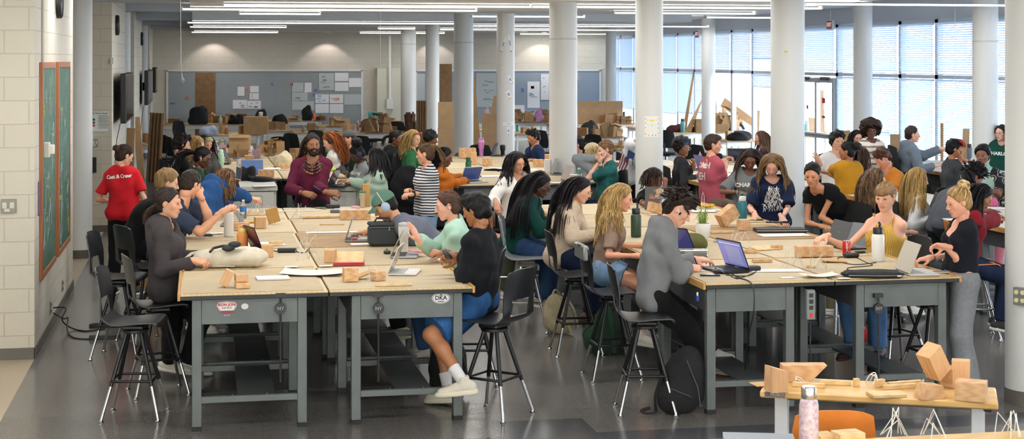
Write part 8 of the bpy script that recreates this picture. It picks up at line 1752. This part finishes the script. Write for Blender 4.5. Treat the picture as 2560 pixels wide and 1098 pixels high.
for a in(('dark cardboard arch panel',945,334,62,56,.5,CARDD,8),('tall dark cardboard frame',1025,332,32,56,.4,M('#4a3220',.9),9),('brown cardboard house model',842,318,46,24,.4,CARDL,10),('round cardboard gear model',848,290,34,18,.3,CARD,11),('long cardboard roof model',885,282,40,20,.4,CARDL,12),('cardboard frame with white edges',527,302,22,26,.2,CARDL,13),('brown cardboard scraps',590,300,60,18,.3,CARDD,14),('brown cardboard ribs',922,328,46,30,.3,CARDD,15),('small cardboard tower',935,306,16,18,.15,CARD,16),('cardboard tower model',1270,300,40,26,.3,CARDD,17),('pile of brown cardboard models',1306,306,60,28,.5,CARD,18),('cardboard frames model',1362,306,30,32,.3,CARDD,19),('cardboard house with windows',1500,345,36,34,.3,CARD,20),('cardboard building model',1530,350,56,38,.4,CARDD,21),('heap of small cardboard models',1530,306,56,24,.4,CARD,22),('cardboard scrap model',1560,312,46,20,.4,CARDD,23),('tall folded cardboard sculpture',1812,328,70,72,.6,CARD,24),('cardboard box model',1850,325,22,42,.3,CARDL,25),('brown low cardboard model',1150,340,52,16,.4,CARDD,26),('small card house',1092,340,26,18,.3,CARD,27),('stacked flat cardboard pieces',2050,346,50,20,.4,CARDL,28),('cardboard model with white roof',730,306,40,10,.3,CARDL,29),('low wooden scrap model',800,300,30,14,.3,CARDD,30)):clmodel(a[0],a[1],a[2],a[3],a[4],a[5],a[6],.77,a[7],7)
for a in(('ribbed brown cardboard block, taller one,',1755,336,36,38,5),('ribbed brown cardboard block, wider one,',1798,336,40,26,7)):upright(a[0]+' on the long window table',a[1]-a[3]/2,a[1]+a[3]/2,a[2]-a[4],39.4,CARDD,a[2],ridges=a[5],th=.3)
for a in((1700,1722,178,324,41,.1,((.3,0),(.7,0),(1,1),(.85,1)),'tall thin cardboard fin before the windows'),(1712,1740,238,322,40,.2,((.0,0),(.55,0),(1,1)),'pointed cardboard wedge before the windows'),(1800,1900,245,290,40.5,.0,((0,.75),(.12,1),(1,.25),(.95,.05)),'large slanted cardboard flap on the folded sculpture'),(2042,2062,215,345,33,0,((0,0),(1,0),(.85,.95),(.6,.9),(.4,1),(.2,.9)),'tall notched cardboard tower by the glass door'),(2015,2045,295,345,32,.15,None,'pale cardboard sheet leaning beside the notched tower'),(2352,2358,308,372,29,0,None,'thin cardboard post before the blinds'),(2405,2421,322,376,28,.03,None,'upright cardboard piece beside the grey bottle'),(2226,2250,336,346,28,0,None,'brown cardboard edge behind grey-blue hoodie'),(2092,2125,326,350,31,0,None,'cardboard box top behind the big brown curls'),(1880,1893,276,330,38.5,.05,None,'upright cardboard strip left of the rightmost thick column')):
 upright(a[7],a[0],a[1],a[2],a[4],(CARD,CARDL)[a[0]%2],a[3],tilt=a[5],poly=a[6])
blk('white box with a red mark before the brunette',1368,432,14,34,.1,0,mat=M('#e6e2e0',.6),name='carton');blk('upright wood block, left of two, before the brunette',1370,400,15,30,.1,0);blk('upright wood block, right of two, before the brunette',1400,420,17,46,.1,0);blk('wood cube between the upright blocks and white top',1346,416,24,18,.1,0);blk('wooden open crate beside the pink tumbler',1168,394,42,24,.2,0);blk('upright wood block behind the green bottle',1184,412,15,32,.08,0);blk('flat wood block right of laptops, middle cluster',1218,415,22,18,.08,20)
bot('dark green bottle with a red sticker in the middle cluster',1171,443,50,15,'#1f6b45','#1c5a3a',straw=False);bot('pink tumbler with a handle',1203,386,40,15,'#c97fc4','#d98fd0',kind='tumbler',handle='#c97fc4');bot('black travel cup right of the pink tumbler',1257,382,28,14,'#1c1d20','#2a2b2e',kind='tumbler');bot('small teal capped bottle by the grey sleeve',1448,434,20,10,'#4fa8a4','#e2e6e4');bot('grey steel bottle beside the kimono',2424,402,54,14,'#6b7078','#2a2c30',z=.94)
lap('dark laptop right of the dark green bottle',1180,440,100,op=112,lid='#33363c',w=.32,dp=.22);lap('silver laptop with a blue screen beside orange top',1186,456,40,op=115,lid='#c0c3c6',screen='#3a4a78',emit=.3,w=.31,dp=.21);lap('grey laptop edge on before the upright wood blocks',1398,436,96,op=110,lid='#8d9095',w=.32,dp=.22);lap('rose laptop with stickers in the middle cluster',1428,452,104,op=112,lid='#b5a59c',w=.31,dp=.21);lap('dark laptop at the far table by the black travel cup',1246,384,80,op=112,lid='#2b2c30',w=.32,dp=.22);lap('silver laptop beside the moustached person',1318,398,90,op=112,lid='#9a9da2',w=.31,dp=.21);lap('white laptop with a bare lid beyond the grey lettered t-shirt',1845,408,-12,.91,op=112,lid='#d5d6d4',w=.36,dp=.25);lap('laptop with a purple-blue lid before the blue headband',1740,424,-70,.91,op=110,lid='#4a55a8',screen='#4a55a8',w=.33,dp=.22);lap('black laptop before the white-grey sweatshirt',2352,540,84,.95,op=112,lid='#17181b',w=.33,dp=.22);lap('dark laptop beside the patterned kimono',2500,420,150,.94,op=112,lid='#2c3038',w=.33,dp=.22)
cab('tangle of black cable on the front of the middle cluster',[(1385,455),(1400,440,.1),(1410,458),(1395,450,.06),(1420,460),(1430,448,.05)]);paper('white papers on the front of the middle cluster',1405,462,.3,.16,5,n=4);paper('pale green notebooks stacked at the middle cluster corner',1500,458,.3,.18,-4,M('#c9d2c0',.7),n=14,name='notebook_stack')
wire('small black wire model on the table before the pink t-shirt',1850,432,.14,5,41,z=.91);paper('white drawing sheets before the pink t-shirt',1870,452,.5,.4,6,n=3,z=.91,name='drawing_sheets');blk('mint green block beside the purple-blue laptop',1762,410,24,8,.1,0,.91,mat=M('#9fcdb8',.7),name='soap_block')
for a in(('small white glue bottle',551,308,22,10,'#e4e0d2','#e8e2d0'),('small amber bottle',566,334,22,8,'#b0602a','#e9e4da'),('lilac bottle',661,320,26,12,'#9a92b8','#a8a2c2'),('white drink cup',652,302,22,10,'#e9e4dc','#e0dcd4'),('orange bottle',785,282,20,8,'#e0622a','#2a2a2c'),('glue bottle',895,320,26,8,'#8a7a8c','#e8e4e0'),('glue bottle',913,322,26,9,'#a89a94','#e4ded8'),('small violet glue bottle',968,330,18,6,'#8a6f9a','#cfc4d4'),('yellow glue bottle',870,292,14,8,'#e0b93a','#e9dca0'),('small pink bottle',858,294,12,6,'#c98fb0','#e0b8cc'),('white pump bottle',1501,292,26,10,'#e6e6e4','#dcdcda'),('small orange glue bottle',1524,306,16,7,'#e09a4a','#e8d8b8'),('clear green water bottle',1511,322,28,9,'#cfe6dc','#e8ece8'),('dark patterned can',1560,306,28,6,'#3a4a68','#22262e'),('teal flask',1707,332,34,12,'#5a9a98','#2a2c30'),('glue bottle',1750,375,20,8,'#b08a62','#e8e8e8'),('pale teal bottle',2017,340,40,12,'#8fc0b4','#a8d0c6'),('small teal bottle',1294,322,16,8,'#3f8a7c','#2f6a60'),('small glue bottle',758,352,22,7,'#8a6f68','#e0d8d0'),('small red bottle',640,296,12,6,'#b03a34','#e8e0dc')):
 clbot(a[0],a[1],a[2],a[3],a[4],a[5],a[6],kind='flask' if 'flask' in a[0]or 'lilac' in a[0]or 'teal' in a[0]else('tumbler' if 'cup' in a[0]or 'can' in a[0]else('pet' if 'water' in a[0]else 'glue')))
for i,(px,py)in enumerate(((1545,306),(1566,300),(1572,302))):
 p=T(px,py,.77);t=thing('sunflower','yellow artificial sunflower, '+('leftmost','middle','rightmost')[i]+' of three on the far wooden table','flower',tuple(p));m=MB()
 for k in range(14):a=k*2*PI/14;m.at(TR(0,-.02,.09,.2)@rotM(0,a,0)).ball((0,0,.07),(.018,.006,.035),6,4)
 m.at();m.build('petals',M('#e6b41e',.7),t);m=MB();m.ball((0,-.03,.09),(.04,.02,.04));m.build('disc',M('#3a2416',.9),t);m=MB();m.cyl((0,0,0),(0,0,.08),.006);m.build('stem',M('#4a6a2a',.7),t)
for i,(px,py,w_,z)in enumerate(((700,432,.5,zc),(745,440,.3,zc),(660,470,.3,zc),(880,420,.4,zc),(1235,440,.5,TT),(1250,420,.4,TT),(1300,425,.5,TT),(1440,400,.4,TT),(1700,445,.4,.91),(2420,560,.5,.95),(2490,520,.4,.95),(2330,400,.5,.94),(2360,390,.4,.94),(2500,470,.5,.94))):paper(near('loose white papers',px,py),px,py,w_,w_*.6,(i*37)%40-20,n=2,z=z)
stick(near('yellow folder strip',2330,408),2330,410,60,3,.01,.2,.94,M('#d9a83a',.6));clbox('maroon box',2410,384,40,14,.3,M('#8a2a4a',.7),.94,'box','box')
p=PD(1018,455,19.75);V,Q=field_mesh([ell((0,0,0),(.24,.09,.26),k=.06),ell((0,.05,-.2),(.2,.08,.22),k=.08)],.016,noise=(.014,26,5));o=link('coat',np_mesh('coat',V,Q,[BLACKC]));o.location=(p.x,p.y,p.z-.05);o.rotation_euler=(0,0,.5);tag(o,'black coat hung over the chair behind the striped top','coat')
rs=np.random.RandomState(17)
for x0,x1,y0,y1,z in[t_ for t_ in TABLES if t_[2]>25.5]:
 for i in range(6):
  w_,d_,h_=rs.uniform(.06,.3),rs.uniform(.05,.2),rs.choice([.015,.03,.08,.14,.2]);x,y=rs.uniform(x0+.2,x1-.2),rs.uniform(y0+.12,min(y0+.8,y1-.12))
  if i<4:block('small brown cardboard offcut lying on the far tables',(x,y,z+.001),w_,d_,h_,rs.uniform(-1,1),0,0,(CARD,CARDD,CARDL)[rs.randint(3)],'cardboard_piece','cardboard','cardboard offcuts on the far tables')
  else:sheet('loose white sheet lying on the far tables',(x,y,z+.001),w_+.1,d_+.08,rs.uniform(-1,1),group='loose sheets on the far tables')
